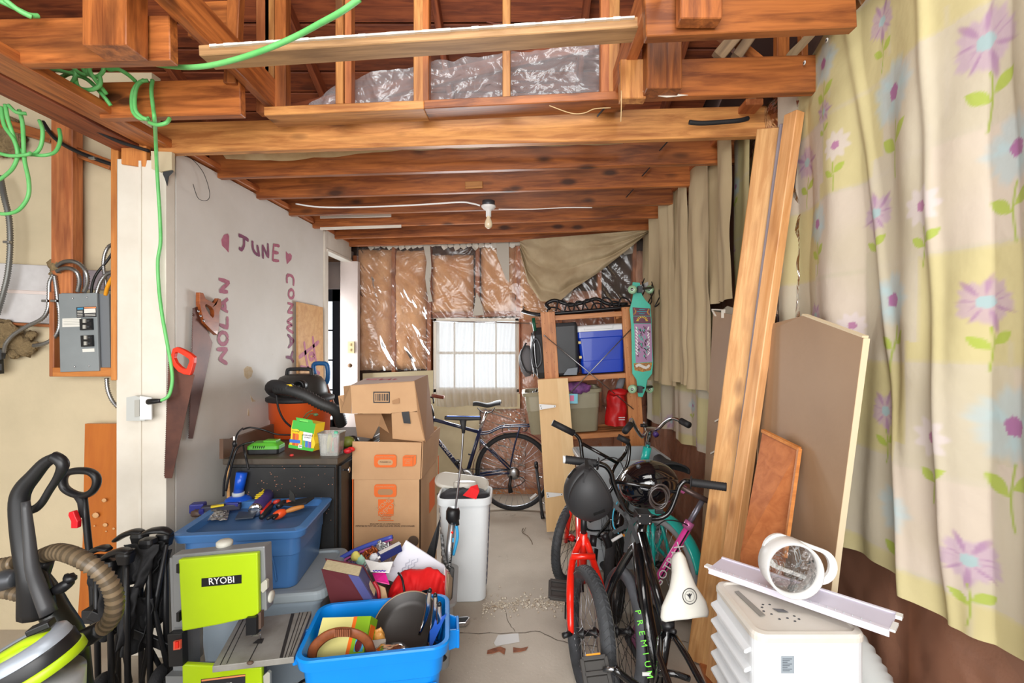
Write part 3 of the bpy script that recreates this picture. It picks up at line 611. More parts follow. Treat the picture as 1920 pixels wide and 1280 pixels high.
# outlet on the porch jamb
o_ = thing('outlet_plate', 'cream outlet plate on the white board beside the porch doorway', 'outlet', P(658, 651, 4.60))
m = M(); a, b = P(651, 662, 4.585), P(664, 640, 4.585); m.box(a.x, b.x, 4.585, 4.60, a.z, b.z); obj('plate', m, mat('cream_plastic', (206, 190, 146), .4), o_, bevel=.002)
m = M()
for dy in (-5, 5): p = P(657.5, 651+dy, 4.583); m.box(p.x-.008, p.x+.008, 4.58, 4.585, p.z-.012, p.z+.012)
obj('sockets', m, mat('tan_plastic', (170, 150, 104), .4), o_)
m = M(); c = P(656, 685, 4.60); m.ball((c.x, c.y, c.z), (.022, .012, .02), 10); setp(obj('door_knob_hole', m, mat('worn_brass', (110, 84, 60), .5, .5)), 'worn brass lock fitting below the cream outlet plate', 'lock')
# electric panel
ep = thing('breaker_panel', 'grey electric breaker panel framed by orange boards', 'electric panel', P(150, 697, 2.42)); GP = mat('panel_grey', (136, 142, 144), .45, c2=(124, 130, 132), sc=3)
def pq(m, pts, Y, t): m.slab([P(x, y, Y) for x, y in pts], (0, -1, 0), t); return m
m = M(); pq(m, [(115, 549), (204, 551), (207, 690), (117, 694)], 2.39, -.07); obj('box', m, mat('dark_panel_grey', (112, 116, 120), .5), ep)
m = M(); pq(m, [(114, 551), (185, 549), (189.5, 695), (117, 697)], 2.385, .012); obj('cover', m, GP, ep, bevel=.002)
def prt(name, pts, Y, t, mt, par): m = M(); pq(m, pts, Y, t); return obj(name, m, mt, par)
bs = prt('breaker_block', [(153, 598), (175, 597), (176, 618), (154, 619)], 2.372, .012, BLK, ep); bs2 = prt('breaker_block', [(155, 629), (176, 628), (177, 649), (156, 650)], 2.372, .012, BLK, ep)
for (x, y), par in (((157, 601), bs), ((157, 612), bs), ((159, 632), bs2), ((159, 643), bs2)):
    prt('switch', [(x, y-3), (x+5, y-3), (x+5, y+4), (x, y+4)], 2.36, .006, mat('grey_toggle', (170, 168, 160), .5), par); prt('toggle', [(x+9, y-1), (x+13, y-1), (x+13, y+2), (x+9, y+2)], 2.36, .01, DGREY, par)
WL = mat('white_label', (222, 220, 212), .5); INK = mat('ink', (40, 40, 44), .6); 
prt('paper_label', [(117, 597), (152, 596), (152, 612), (117, 613)], 2.3725, .0006, WL, ep); prt('paper_label', [(154.5, 654), (177, 653), (177.5, 659), (155, 660)], 2.3725, .0006, WL, ep)
l1 = prt('warning_label', [(143, 576), (180.5, 574), (181, 594), (144, 595)], 2.3725, .0006, INK, ep)
prt('label_patch', [(145, 577), (156, 576.5), (156, 580), (145, 580.5)], 2.3715, .0004, mat('label_teal', (60, 140, 180), .5), l1); prt('label_patch', [(158, 576), (180, 575), (180, 577.5), (158, 578)], 2.3715, .0004, mat('label_orange', (226, 140, 90), .5), l1); prt('label_patch', [(158, 579), (179, 578), (179.5, 586), (158, 587)], 2.3714, .0003, WL, l1)
for i in range(4): prt('label_line', [(145, 583+i*3), (155, 582.6+i*3), (155, 583.6+i*3), (145, 584+i*3)], 2.3715, .0004, WL, l1); 
for i in range(2): prt('label_line', [(159, 589+i*2.6), (179, 588+i*2.6), (179, 589+i*2.6), (159, 590+i*2.6)], 2.3715, .0004, WL, l1)
for i in range(4): prt('label_line', [(119, 599.5+i*3), (150, 598.5+i*3), (150, 599+i*3), (119, 600+i*3)], 2.3715, .0003, mat('grey_ink', (130, 128, 124), .6), ep)
for x, y in ((136, 559), (163, 557), (140, 687), (167, 686)):
    m = M(); p = P(x, y, 2.37); m.ball((p.x, p.y, p.z), (.004, .003, .004), 8); obj('screw', m, CHR, ep)
ARM = mat('armoured_cable', (150, 150, 150), .3, .85)
def cable(name, pts, r, label, mt=ARM, ridge=True, cat='cable', clips=(), group=None):
    m = M(); L = [P(*p) for p in pts]
    if ridge: ridged(m, L, r, .006, 8)
    else: m.tube(L, r, 8, sm=6)
    if clips:
        t = thing(name, label, cat, L[0], group=group); obj('sheath', m, mt, t)
        for x, y, Y in clips: m = M(); p = P(x, y, Y); m.box(p.x-.018, p.x+.012, p.y-.012, p.y+.006, p.z-.006, p.z+.006); obj('clip', m, STEEL, t, bevel=.002)
        return t
    return setp(obj(name, m, mt), label, cat)
cable('armoured_cable', [(0, 330, 2.44), (8, 370, 2.42), (17, 410, 2.42), (19, 460, 2.42), (15, 510, 2.42), (6, 550, 2.42), (-6, 590, 2.43)], .012, 'thick armoured cable hanging at the left edge beneath the green cord', mt=mat('grey_armour', (120, 120, 116), .45, .6), clips=((16, 454, 2.40),))
cable('armoured_cable', [(107, 499, 2.40), (120, 491, 2.37), (137, 490, 2.34), (152, 497, 2.34), (162, 512, 2.34), (164, 530, 2.35), (157, 548, 2.36)], .009, 'outer armoured cable arching over the stud into the panel top')
cable('armoured_cable', [(107, 509, 2.40), (120, 503, 2.37), (135, 504, 2.35), (145, 512, 2.35), (149, 528, 2.36), (145, 549, 2.37)], .009, 'inner shorter armoured cable arching into the panel top')
cable('armoured_cable', [(101, 514, 2.41), (93, 530, 2.41), (92, 555, 2.41), (90, 580, 2.41), (78, 598, 2.41), (50, 612, 2.41), (25, 628, 2.41), (11, 645, 2.41), (8, 660, 2.42)], .009, 'armoured cable curving down left to the black box at the edge', clips=((88, 564, 2.40),))
cable('armoured_cable', [(102, 516, 2.40), (105, 535, 2.40), (108, 560, 2.40), (112, 590, 2.40), (110, 618, 2.40), (98, 636, 2.40), (80, 645, 2.40), (62, 648, 2.42)], .009, 'armoured cable looping down the left side of the panel frame', clips=((105, 564, 2.39),))
cable('armoured_cable', [(216, 457, 2.40), (204, 462, 2.42), (196, 478, 2.42), (194, 500, 2.42), (198, 525, 2.42), (200, 545, 2.43)], .008, 'armoured cable curving out behind the orange board above the panel')
cable('armoured_cable', [(216, 508, 2.38), (200, 514, 2.39), (190, 526, 2.39), (184, 540, 2.39), (181, 552, 2.39)], .009, 'armoured cable bending from the orange board into the panel corner')
cable('armoured_cable', [(200, 708, 2.42), (202, 730, 2.42), (210, 750, 2.42), (222, 764, 2.42)], .009, 'short armoured cable hanging below the panel frame')
cable('black_cable', [(216, 466, 2.42), (200, 490, 2.42), (182, 512, 2.41), (174, 530, 2.40), (171, 550, 2.40)], .006, 'brown black cable entering the panel from upper right', BLK, False)
cable('yellow_cable', [(217, 512, 2.36), (208, 525, 2.37), (201, 540, 2.38), (198, 553, 2.39)], .009, 'short yellow cable beside the panel', mat('yellow_cable', (222, 150, 30), .4), False)
cable('black_cable', [(80, 228, 2.4), (95, 250, 2.4), (115, 268, 2.38), (145, 284, 2.36), (180, 298, 2.36), (216, 310, 2.36)], .010, 'thick black cable stapled under the ledge above the panel', BLK, False, clips=((176, 297, 2.35),))
cable('black_cable', [(0, 156, 1.74), (60, 190, 1.87), (140, 222, 2.02), (215, 262, 2.16), (280, 283, 2.27)], .008, 'dirty black cable clipped under the left top plates', BLKM, False)
rc = thing('wall_receptacle', 'black receptacle at the left edge under the cables', 'outlet', P(2, 700, 2.45)); prt('plate', [(-14, 657), (6, 657), (8, 700), (-14, 702)], 2.45, .03, BLK, rc); prt('connector', [(2, 652), (12, 656), (10, 672), (4, 674)], 2.44, .02, DGREY, rc)
for yy_ in (668, 688): prt('socket', [(-8, yy_-6), (4, yy_-6), (4, yy_+6), (-8, yy_+6)], 2.42, .004, DGREY, rc)
sb = thing('switch_box', 'open metal switch box sunk in the white wall end', 'switch box', P(269, 641, 2.29)); prt('plaster_edge', [(262, 606), (278, 603), (279, 645), (262, 646)], 2.2895, .001, HOLE, sb); prt('box', [(264, 609), (276, 608), (277, 641), (264, 642)], 2.288, .003, mat('rusty_box', (74, 58, 50), .6), sb); prt('switch', [(265, 611), (270, 611), (270, 640), (265, 640)], 2.285, .006, DGREY, sb)
ot = thing('wall_outlet', 'grey surface outlet with a black plug in the wall corner', 'outlet', P(266, 785, 2.27)); prt('box', [(250, 743), (265, 740), (284, 744), (284, 786), (250, 786)], 2.272, .04, mat('grey_box', (186, 188, 184), .4), ot); prt('plate', [(264, 742), (286, 745), (286, 786), (264, 786)], 2.23, .006, WHT, ot); prt('socket', [(253, 750), (262, 749), (262, 780), (253, 781)], 2.23, .003, mat('grey_toggle', (0, 0, 0)), ot)
# green extension cord
GC = mat('green_cord', (96, 186, 100), .4, c2=(120, 204, 120), sc=8)
gc = thing('extension_cord', 'long green extension cord looped over the ceiling joists', 'cord', P(287, 752, 2.2))
def cc(pts, r=.0075, name='cord_loop'):
    m = M(); m.tube([P(*p) for p in pts], r, 8, sm=7); return obj(name, m, GC, gc)
cc([(674, -2, 1.42), (640, 22, 1.45), (600, 44, 1.5), (555, 68, 1.55), (500, 92, 1.58), (440, 112, 1.62), (385, 124, 1.66), (340, 126, 1.72), (300, 122, 1.8), (272, 114, 1.9)], .009)
cc([(286, 150, 1.93), (284, 172, 1.92), (287, 200, 1.92), (290, 225, 1.92), (292, 262, 2.1), (294, 310, 2.2), (297, 360, 2.235), (300, 410, 2.245), (301, 455, 2.245), (296, 490, 2.245), (298, 540, 2.245), (304, 590, 2.24), (313, 640, 2.235), (321, 685, 2.23), (323, 715, 2.22), (316, 742, 2.2), (298, 752, 2.19)])
m = M(); m.tube([P(302, 751, 2.19), P(288, 752, 2.19), P(279, 753, 2.2)], [.009, .013, .014], 10, sm=3); obj('plug', m, BLK, gc)
cc([(278, 151, 1.93), (262, 154, 1.92), (250, 170, 1.91), (247, 190, 1.91), (250, 210, 1.91), (262, 222, 1.91), (280, 222, 1.91)]); cc([(270, 150, 1.93), (258, 160, 1.91), (253, 180, 1.90), (254, 205, 1.90), (264, 218, 1.90), (276, 224, 1.9)]); cc([(280, 230, 1.9), (296, 234, 1.88), (312, 230, 1.88), (318, 222, 1.9)])
cc([(78, 124, 1.86), (110, 132, 1.86), (140, 140, 1.86), (165, 150, 1.88), (190, 175, 1.9), (208, 198, 1.92)])
cc([(130, 118, 1.86), (142, 132, 1.86), (160, 140, 1.86), (164, 126, 1.86), (150, 116, 1.86)]); cc([(150, 116, 1.88), (160, 135, 1.86), (180, 144, 1.86), (194, 132, 1.86), (186, 118, 1.87), (170, 120, 1.86)]); cc([(196, 118, 1.88), (204, 130, 1.87), (222, 130, 1.87), (240, 140, 1.89), (254, 152, 1.92)])
cc([(140, 120, 1.9), (142, 150, 1.87), (150, 165, 1.86), (172, 168, 1.86), (188, 158, 1.86), (186, 140, 1.86)]); cc([(115, 145, 1.88), (130, 138, 1.87), (142, 136, 1.86), (136, 154, 1.86), (120, 160, 1.88)]); cc([(182, 116, 1.88), (168, 128, 1.85), (176, 146, 1.85), (200, 176, 1.9)])
cc([(0, 2, 1.5), (30, 16, 1.52), (55, 28, 1.54), (72, 30, 1.56)], .008); cc([(10, 0, 1.5), (36, 20, 1.52), (60, 32, 1.54)], .008)
cc([(10, 196, 2.05), (14, 220, 2.05), (22, 245, 2.06), (36, 280, 2.08), (60, 290, 2.1), (76, 275, 2.1), (80, 245, 2.1), (74, 226, 2.12)]); cc([(2, 200, 2.05), (8, 235, 2.05), (26, 262, 2.06), (33, 290, 2.07), (24, 315, 2.08), (6, 332, 2.1), (-8, 340, 2.1)]); cc([(-6, 286, 2.06), (20, 292, 2.06), (50, 290, 2.06), (58, 286, 2.07)])
cc([(36, 206, 2.08), (42, 230, 2.08), (44, 262, 2.07), (46, 300, 2.07), (54, 340, 2.07), (52, 370, 2.07), (34, 394, 2.07), (10, 401, 2.07), (-10, 398, 2.08)]); cc([(60, 290, 2.1), (84, 291, 2.1), (104, 284, 2.12), (113, 262, 2.14), (111, 242, 2.16)]); cc([(16, 197, 2.05), (30, 210, 2.05), (50, 213, 2.07)])
# ceiling bulb
lf = thing('ceiling_lamp', 'bare bulb in a white porcelain holder under the joists', 'light fixture', P(916, 380, 3.02)); T = Matrix.Translation(P(916, 400, 3.04))
m = M(); m.lathe([(.040, .078), (.040, .05), (.038, .048)], 20, T); obj('junction_box', m, DGREY, lf)
m = M(); m.lathe([(.046, .048), (.046, .040), (.034, .028), (.017, .016), (.017, -.02), (.0, -.02)], 24, T); obj('porcelain_holder', m, WHT, lf)
m = M(); m.lathe([(.012, -.015), (.013, -.03), (.022, -.05), (.026, -.068), (.022, -.085), (.01, -.095), (0, -.097)], 20, T); obj('bulb', m, mat('frosted_bulb', (226, 208, 176), .15, coat=.5), lf)
m = M(); m.tube([P(555, 382, 3.05), P(600, 388, 3.0), P(680, 388, 3.0), P(780, 384, 3.0), P(860, 379, 3.0), P(884, 381, 3.02), P(900, 385, 3.04)], .005, 7, sm=5); m.tube([P(935, 392, 3.1), P(1000, 392, 3.1), P(1060, 389, 3.1), P(1110, 389, 3.1)], .003, 6, sm=4); setp(obj('white_cable', m, WHT), 'white cable stapled to the joists and feeding the bare bulb', 'cable')
m = M(); m.tube([P(1292, 229, 2.2), P(1315, 231, 2.2), P(1350, 229, 2.2), P(1385, 226, 2.2), P(1402, 222, 2.22)], .011, 8, sm=4); setp(obj('black_pipe', m, BLKM), 'dusty black pipe clipped to the joist near the right wall', 'pipe')
m = M(); m.tube([P(1165, 170, 1.83), P(1165, 200, 1.83), P(1164, 228, 1.84)], .0018, 5, sm=2); setp(obj('knotted_string', m, mat('string', (206, 176, 130), .8)), 'short pale string dangling straight down beside the loft opening', 'string')
m = M(); m.tube([P(1030, 198, 2.05), P(1070, 212, 2.04), P(1095, 212, 2.04), P(1115, 204, 2.04), P(1145, 202, 2.05)], .0022, 5, sm=5) ; setp(obj('knotted_string', m, mat('string', (206, 176, 130), .8)), 'pale string looped along the header under the loft polythene', 'string')
for x0, y0, x1, y1 in ((912, 40, 942, 44), (1050, 33, 1078, 31)):
    m = M(); m.tube([P(x0, y0+1, 1.655), P((x0+x1)/2, (y0+y1)/2+2, 1.65), P(x1, y1, 1.655)], .0022, 5, sm=3); obj('rusty_nail', m, mat('rust', (92, 44, 30), .8), ceil)

# handsaws
BLD = mat('rusty_saw_steel', (104, 66, 54), .45, .3, c2=(78, 50, 44), sc=7)
def teeth(a, b, n, out, th):
    m = M()
    for i in range(n):
        p, q = a.lerp(b, i/n), a.lerp(b, (i+1)/n); m.slab([p, q, (p+q)/2+out], th.normalized(), th.length)
    return m
sw = thing('handsaw', 'old handsaw with carved wooden handle hung on the painted wall', 'saw', PX(380, 822, -1.70)); X = -1.70
a_ = [PX(x, y, X) for x, y in ((362, 577), (376, 573), (388, 620), (398, 642), (361, 822), (354, 822), (359, 700))]; m = M(); m.slab(a_, (1, 0, 0), .0015); m.add(*(lambda q: (q.v, q.f))(teeth(PX(362, 577, X), PX(354, 822, X), 60, V(0, -.006, 0), V(.0012, 0, 0)))); obj('blade', m, BLD, sw)
hw = mat('saw_handle_wood', (164, 88, 40), .35, c2=(134, 66, 30), sc=14, stretch=(1, 1, 3), coat=.3)
def holed(out, hole, X, t):   # ring between two closed outlines of equal length
    n = len(out); m = M(); A = [PX(x, y, X) for x, y in out]; B = [PX(x, y, X) for x, y in hole]; A2 = [p+V(t, 0, 0) for p in A]; B2 = [p+V(t, 0, 0) for p in B]
    vs = A+B+A2+B2; fs = []
    for i in range(n):
        j = (i+1) % n; fs += [(i, j, n+j, n+i), (2*n+i, 3*n+i, 3*n+j, 2*n+j), (i, 2*n+i, 2*n+j, j), (n+i, n+j, 3*n+j, 3*n+i)]
    m.add(vs, fs); return m
out = [(367, 548), (373, 549), (378, 560), (390, 566), (398, 570), (402, 559), (407, 561), (408, 572), (404, 585), (404, 605), (402, 620), (400, 628), (388, 618), (376, 606), (371, 590), (367, 570)]
hol = [(378, 570), (380, 570), (383, 572), (387, 574), (390, 577), (393, 581), (394, 586), (394, 591), (393, 594), (391, 595), (389, 593), (386, 590), (383, 586), (380, 581), (378, 577), (377, 573)]
obj('handle', holed(out, hol, -1.705, .022), hw, sw, bevel=.004)
m = M()
for x, y in ((372, 583), (382, 601), (376, 592)): p = PX(x, y, -1.682); m.ball((p.x, p.y, p.z), (.003, .008, .008), 8)
obj('rivets', m, STEEL, sw)
sw = thing('handsaw', 'rusty handsaw with a red plastic handle hung in the wall corner', 'saw', P(340, 895, 2.25))
m = M(); m.slab([P(x, y, 2.248) for x, y in ((317, 676), (326, 673), (345, 690), (365, 703), (323, 896), (309, 896))], (0, -1, 0), .0015); m.add(*(lambda q: (q.v, q.f))(teeth(P(317, 678, 2.247), P(309, 893, 2.247), 60, V(-.005, 0, 0), V(0, -.001, 0)))); obj('blade', m, BLD, sw)
out = [(330, 653), (338, 650), (350, 655), (362, 662), (370, 669), (369, 680), (365, 695), (362, 703), (350, 701), (340, 696), (331, 686), (325, 672)]
hol = [(334, 661), (338, 660), (345, 663), (353, 668), (359, 672), (361, 676), (358, 684), (355, 691), (349, 690), (343, 686), (336, 679), (332, 670)]
def holedY(out, hole, Y, t):
    n = len(out); m = M(); A = [P(x, y, Y) for x, y in out]; B = [P(x, y, Y) for x, y in hole]; d = V(0, -t, 0); vs = A+B+[p+d for p in A]+[p+d for p in B]; fs = []
    for i in range(n):
        j = (i+1) % n; fs += [(i, j, n+j, n+i), (2*n+i, 3*n+i, 3*n+j, 2*n+j), (i, 2*n+i, 2*n+j, j), (n+i, n+j, 3*n+j, 3*n+i)]
    m.add(vs, fs); return m
obj('handle', holedY(out, hol, 2.255, .022), mat('red_handle', (226, 52, 24), .35), sw, bevel=.003)
# orange plank leaning by the panel wall
lp = thing('leaning_plank', 'orange varnished plank with paint spots against the cream wall', 'plank', P(195, 1160, 2.40))
m = M(); m.slab([P(166, 793, 2.46), P(227, 793, 2.46), P(228, 1010, 2.42), P(222, 1150, 2.40), P(152, 1165, 2.40), P(162, 1010, 2.43)], (0, -1, 0), .02); obj('board', m, mat('varnished_orange', (192, 112, 42), .4, c2=(166, 88, 32), sc=4, stretch=(6, 6, .8), amt=1.1), lp)
m = M()
for x, y, r in ((197, 937, 5), (181, 965, 7), (199, 983, 5), (179, 985, 2), (201, 995, 2), (215, 990, 3), (186, 1030, 4)): p = P(x, y, 2.41-.0); m.ball((p.x, p.y-.006, p.z), (r/900*2.4, .002, r/900*1.8), 8)
obj('paint_spots', m, mat('beige_spots', (208, 160, 110), .6), lp)

# ================================================================ RIGHT WALL: cloths, boards, air conditioner
def gridobj(name, fn, nu, nv, mt, colfn=None, parent=None, label=None, cat=None, solid=0):
    u, v = np.meshgrid(np.linspace(0, 1, nu+1), np.linspace(0, 1, nv+1)); pts = [fn(a, b) for a, b in zip(u.ravel(), v.ravel())]
    m = M(); k = nu+1; m.v = pts; m.f = [(j*k+i, (j+1)*k+i, (j+1)*k+i+1, j*k+i+1) for j in range(nv) for i in range(nu)]; m.m = [0]*len(m.f); m.sm = [True]*len(m.f)
    o = obj(name, m, mt, parent)
    if colfn:
        A = o.data.color_attributes.new('print', 'FLOAT_COLOR', 'POINT'); c = colfn(np.array(pts)); A.data.foreach_set('color', np.hstack([c, np.ones((len(c), 1))]).ravel())
    if label: setp(o, label, cat)
    return o
FL = [(1830, 78, 60, 'p'), (1640, 40, 34, 'p'), (1500, 305, 30, 'p'), (1629, 400, 36, 'p'), (1830, 566, 46, 'p'), (1645, 770, 34, 'p'), (1810, 1050, 44, 'p'), (1521, 592, 22, 'p'), (1372, 470, 17, 'p'), (1545, 210, 22, 'p'),
      (1665, 172, 56, 'b'), (1885, 275, 62, 'b'), (1528, 420, 34, 'b'), (1664, 562, 48, 'b'), (1873, 800, 70, 'b'), (1673, 955, 48, 'b'), (1545, 120, 36, 'b'), (1380, 350, 18, 'b'), (1250, 790, 14, 'p'), (1288, 760, 12, 'b'),
      (1568, 272, 30, 'w'), (1735, 386, 40, 'w'), (1750, 820, 44, 'w'), (1590, 610, 26, 'w'), (1300, 830, 12, 'p'), (1265, 742, 10, 'p'), (1330, 770, 14, 'p')]
FW = []
for x, y, r, t in FL:
    p = PX(x, y, 1.115); FW.append((p.y, p.z, r/900*p.y*1.12, t))
FW += [(.96, 2.0, .085, 'b'), (.90, 1.45, .08, 'p'), (.98, 1.15, .075, 'w'), (.84, 1.95, .08, 'w'), (.84, 1.1, .085, 'b')]
def mixc(c, k, col): return c*(1-k[:, None])+np.array(lin(col))*k[:, None]
def ss(a, b, x): t = np.clip((x-a)/(b-a), 0, 1); return t*t*(3-2*t)
def flowers(pts):
    Y, Z = pts[:, 1], pts[:, 2]; n = len(Y); base = np.tile(np.array(lin((190, 180, 164))), (n, 1))
    # patchwork of pale yellow and pinkish cream squares
    cy, cz = np.floor(Y/.26+.3*np.floor(Z/.3)*.5), np.floor(Z/.30+.2); h = np.abs(np.sin(cy*12.9898+cz*78.233)*43758.5453) % 1
    fy, fz = (Y/.26+.15*np.floor(Z/.3)) % 1, (Z/.30+.2) % 1; ed = np.minimum(np.minimum(fy, 1-fy), np.minimum(fz, 1-fz)); e = ss(0, .05, ed)
    base = mixc(base, np.where(h > .48, .85, .15)*(.6+.4*e), (194, 182, 128)); base = mixc(base, np.where(h < .2, .4, 0)*e, (206, 188, 180))
    nn = np.array([nz(a*3, b*3, 5)+.5*nz(a*9, b*9, 2) for a, b in zip(Y, Z)]); base = mixc(base, np.clip(nn*.35+.06, 0, .3), (186, 176, 140))
    for fyc, fzc, R, t in FW:
        # the pattern is seen mirrored from inside the room: +Y is to the left
        u, v = -(Y-fyc)/R, (Z-fzc)/R; k = np.where((np.abs(u) < 2.2) & (v < 1.4) & (v > -3.4))[0]
        if not len(k): continue
        u, v, c = u[k], v[k], base[k]; r = np.hypot(u, v); th = np.arctan2(v, u); s0 = fyc*37 % 6
        w = .07*np.sin(th*5+s0)+.05*np.sin(th*11+2*s0)+.04*np.sin(th*19+s0)
        if t == 'p': c = mixc(c, ss(.0, .22, .90+w-r)*.62, (176, 146, 176)); c = mixc(c, ss(0, .25, np.sin(th*7+s0*2)*.4+.75+w-r)*ss(.15, .45, r)*np.clip(np.sin(th*9+s0*3)+.3, 0, 1)*.6, (150, 104, 148)); c = mixc(c, ss(0, .05, .26+.2*w-r), (158, 180, 182))
        elif t == 'b': c = mixc(c, ss(0, .35, 1.05+w-r)*.75, (172, 186, 188)); c = mixc(c, ss(0, .2, .7+w-r)*.35*np.clip(np.sin(th*3+s0), 0, 1), (160, 200, 210)); c = mixc(c, ss(0, .06, .27+.25*w-r), (160, 106, 148))
        else: c = mixc(c, ss(0, .2, .85+.12*np.sin(th*9+s0)-r)*.6, (208, 196, 200)); c = mixc(c, ss(0, .06, .27+.25*w-r), (172, 120, 152))
        sx = .12*np.sin((v+1)*1.8+s0)+.18*(v+1)*(-1 if s0 > 3 else .4)*-.5; st = ss(0, .05, .055-np.abs(u-sx))*ss(0, .05, -v-.85)*ss(0, .1, v+2.6); c = mixc(c, st*.95, (150, 168, 56))
        for sg, v0 in ((-1, -1.75), (1, -1.55)):
            lu, lv = (u-sx)*sg, v-v0; a = lu*.80+lv*.6*1; b = -lu*.6+lv*.8; lf_ = ss(0, .06, .22*np.sin(np.clip(a/.85, 0, 1)*PI)-np.abs(b)); c = mixc(c, lf_*(a > 0)*.9, (160, 176, 66))
        base[k] = c
    return np.clip(base, 0, 1)
CLOTH = vcol('flowered_cloth', .75, thin=0)
def curt(Y0, Y1, X, sd, hem=.765, top=2.66, amp=1):
    def fn(u, v):
        Y = Y0+(Y1-Y0)*u; zt = top-.02*abs(math.sin(Y*14)); z = zt-(zt-hem-.015*math.sin(Y*9+sd))*v
        f = .028*math.sin(Y*15+sd+.7*nz(Y*2, z*.8))+.018*nz(Y*7+sd, z*.7)+.014*math.sin(Y*37+2*nz(Y*2, z*1.5))*(.3+.7*v)+.010*nz(Y*9, z*4)
        f += .02*math.exp(-((Y-1.62+.16*(2.2-z))/.02)**2)+.018*math.exp(-((Y-1.33+.05*(2-z))/.018)**2)-.02*math.exp(-((Y-1.16)/.03)**2)
        return (X-max(f, -.03)*amp*(.35+.65*v**.5), Y, z)
    return fn
cu = thing('flowered_curtain', 'yellow flowered shower curtain pinned along the near right wall', 'curtain', (1.08, 1.5, .76))
gridobj('cloth', curt(.72, 2.14, 1.125, 0), 300, 420, CLOTH, flowers, parent=cu)
m = M()
for gy in (1.60, 1.73, 1.87, 2.03):
    p = V(1.075, gy, 2.585); R = Matrix.Translation(p) @ Euler((0, PI/2, 0)).to_matrix().to_4x4(); m.lathe([(.008, 0), (.008, .003), (.004, .003), (.004, 0)], 12, R)
obj('grommets', m, WHT, cu)
gridobj('flowered_curtain', curt(2.38, 2.60, 1.11, 3, hem=1.3, top=2.60, amp=.8), 50, 260, CLOTH, flowers, label='narrow strip of flowered curtain hanging left of the tall leaning planks', cat='curtain')
gridobj('flowered_curtain', curt(2.60, 4.45, 1.13, 5, hem=.78, top=1.7), 300, 140, CLOTH, flowers, label='rear flowered curtain showing below the tan dust sheets', cat='curtain')
TAN = mat('tan_dust_sheet', (192, 174, 140), .8, c2=(168, 148, 114), sc=3, amt=.9, bump=.2, bsc=30, stretch=(1, 1, .3))
def tanc(Y0, Y1, X, hem, sd, top=2.60):
    def fn(u, v):
        Y = Y0+(Y1-Y0)*u; zt = top-.03*abs(math.sin(Y*5+sd)); z = zt-(zt-hem-.01*nz(Y*8, sd))*v
        return (X-.02*math.sin(Y*17+sd)-.022*nz(Y*6+sd, z*.6)-.010*math.sin(Y*45+sd+nz(Y, z*2)*2)*v-.008*nz(Y*12, z*5, sd), Y, z)
    return fn
for i, (a, b, X, hem, tp) in enumerate(((3.90, 4.62, 1.115, 1.32, 2.56), (3.42, 4.02, 1.03, 1.18, 2.60), (3.10, 3.50, 1.04, 1.215, 2.60), (2.78, 3.14, 1.045, 1.20, 2.61), (2.47, 2.84, 1.055, 1.72, 2.64))):
    gridobj('dust_sheet', tanc(a, b, X, hem, i*2.1, tp), 60, 110, TAN, label=('tan dust sheet nearest the back corner of the right wall, behind the hook rail', 'tan dust sheet second from the back corner, its hem lowest', 'tan dust sheet third from the back corner with a straight hem', 'tan dust sheet fourth from the back corner, just beyond the brown boards', 'short tan dust sheet ending high beside the flowered strip')[i], cat='dust sheet')
def fn(u, v):   # poly gap
    return (1.145-.03*abs(nz(u*3, v*5))-.01*nz(u*12, v*16), 2.02+.5*u, 2.62-1.4*v)
gridobj('clear_sheet', fn, 40, 80, FILMG, label='grey clear plastic sheet hanging behind the top of the tall leaning planks', cat='plastic sheet')
def fn(u, v):
    Y = .72+1.75*u; z = 2.74-.10*v-.03*nz(Y*6, 1); return (1.12-.05*v+.02*nz(Y*9, v*3), Y, z)
gridobj('wall_top_strip', fn, 60, 8, TAN, label='tan cloth strip tucked along the top edge of the flowered curtain', cat='dust sheet')
# brown cloth swagged across the far corner
def fn(u, v):
    x = 975+243*u; top = 450-20*u; bot = np.interp(u, (0, .06, .16, .3, .42, .6, .8, 1), (470, 530, 565, 566, 540, 512, 474, 434)); y = top+(bot-top)*v
    Y = 4.58-.30*u*(1-.5*v); s = .05*math.sin(v*9-u*5)*(.3+.7*v)+.02*nz(u*8, v*6); p = P(x, y, Y-abs(s)); return tuple(p)
gridobj('swagged_cloth', fn, 70, 50, mat('brown_dust_sheet', (186, 168, 136), .85, c2=(164, 144, 112), sc=4, bump=.15, bsc=25), label='brown cloth swagged across the upper back corner', cat='dust sheet')
# rail with hooks
rl = thing('hook_rail', 'white wall rail with black wire hooks beside the skateboard', 'hook rail', P(1240, 560, 4.1))
m = M(); m.bar(P(1195, 545, 4.35), P(1250, 521, 3.75), .02, .07, V(0, 0, 1)); obj('rail', m, mat('rail_white', (190, 192, 190), .4), rl, bevel=.002)
for x0, Y in ((1222, 4.0), (1238, 3.9), (1204, 4.2)):
    m = M(); m.tube([P(x0+4, 522, Y), P(x0-2, 545, Y-.05), P(x0, 565, Y-.1), P(x0-10, 575, Y-.12), P(x0-4, 562, Y-.12), P(x0+4, 545, Y-.08), P(x0, 528, Y-.02)], .005, 6, sm=4); obj('hook', m, BLK, rl)

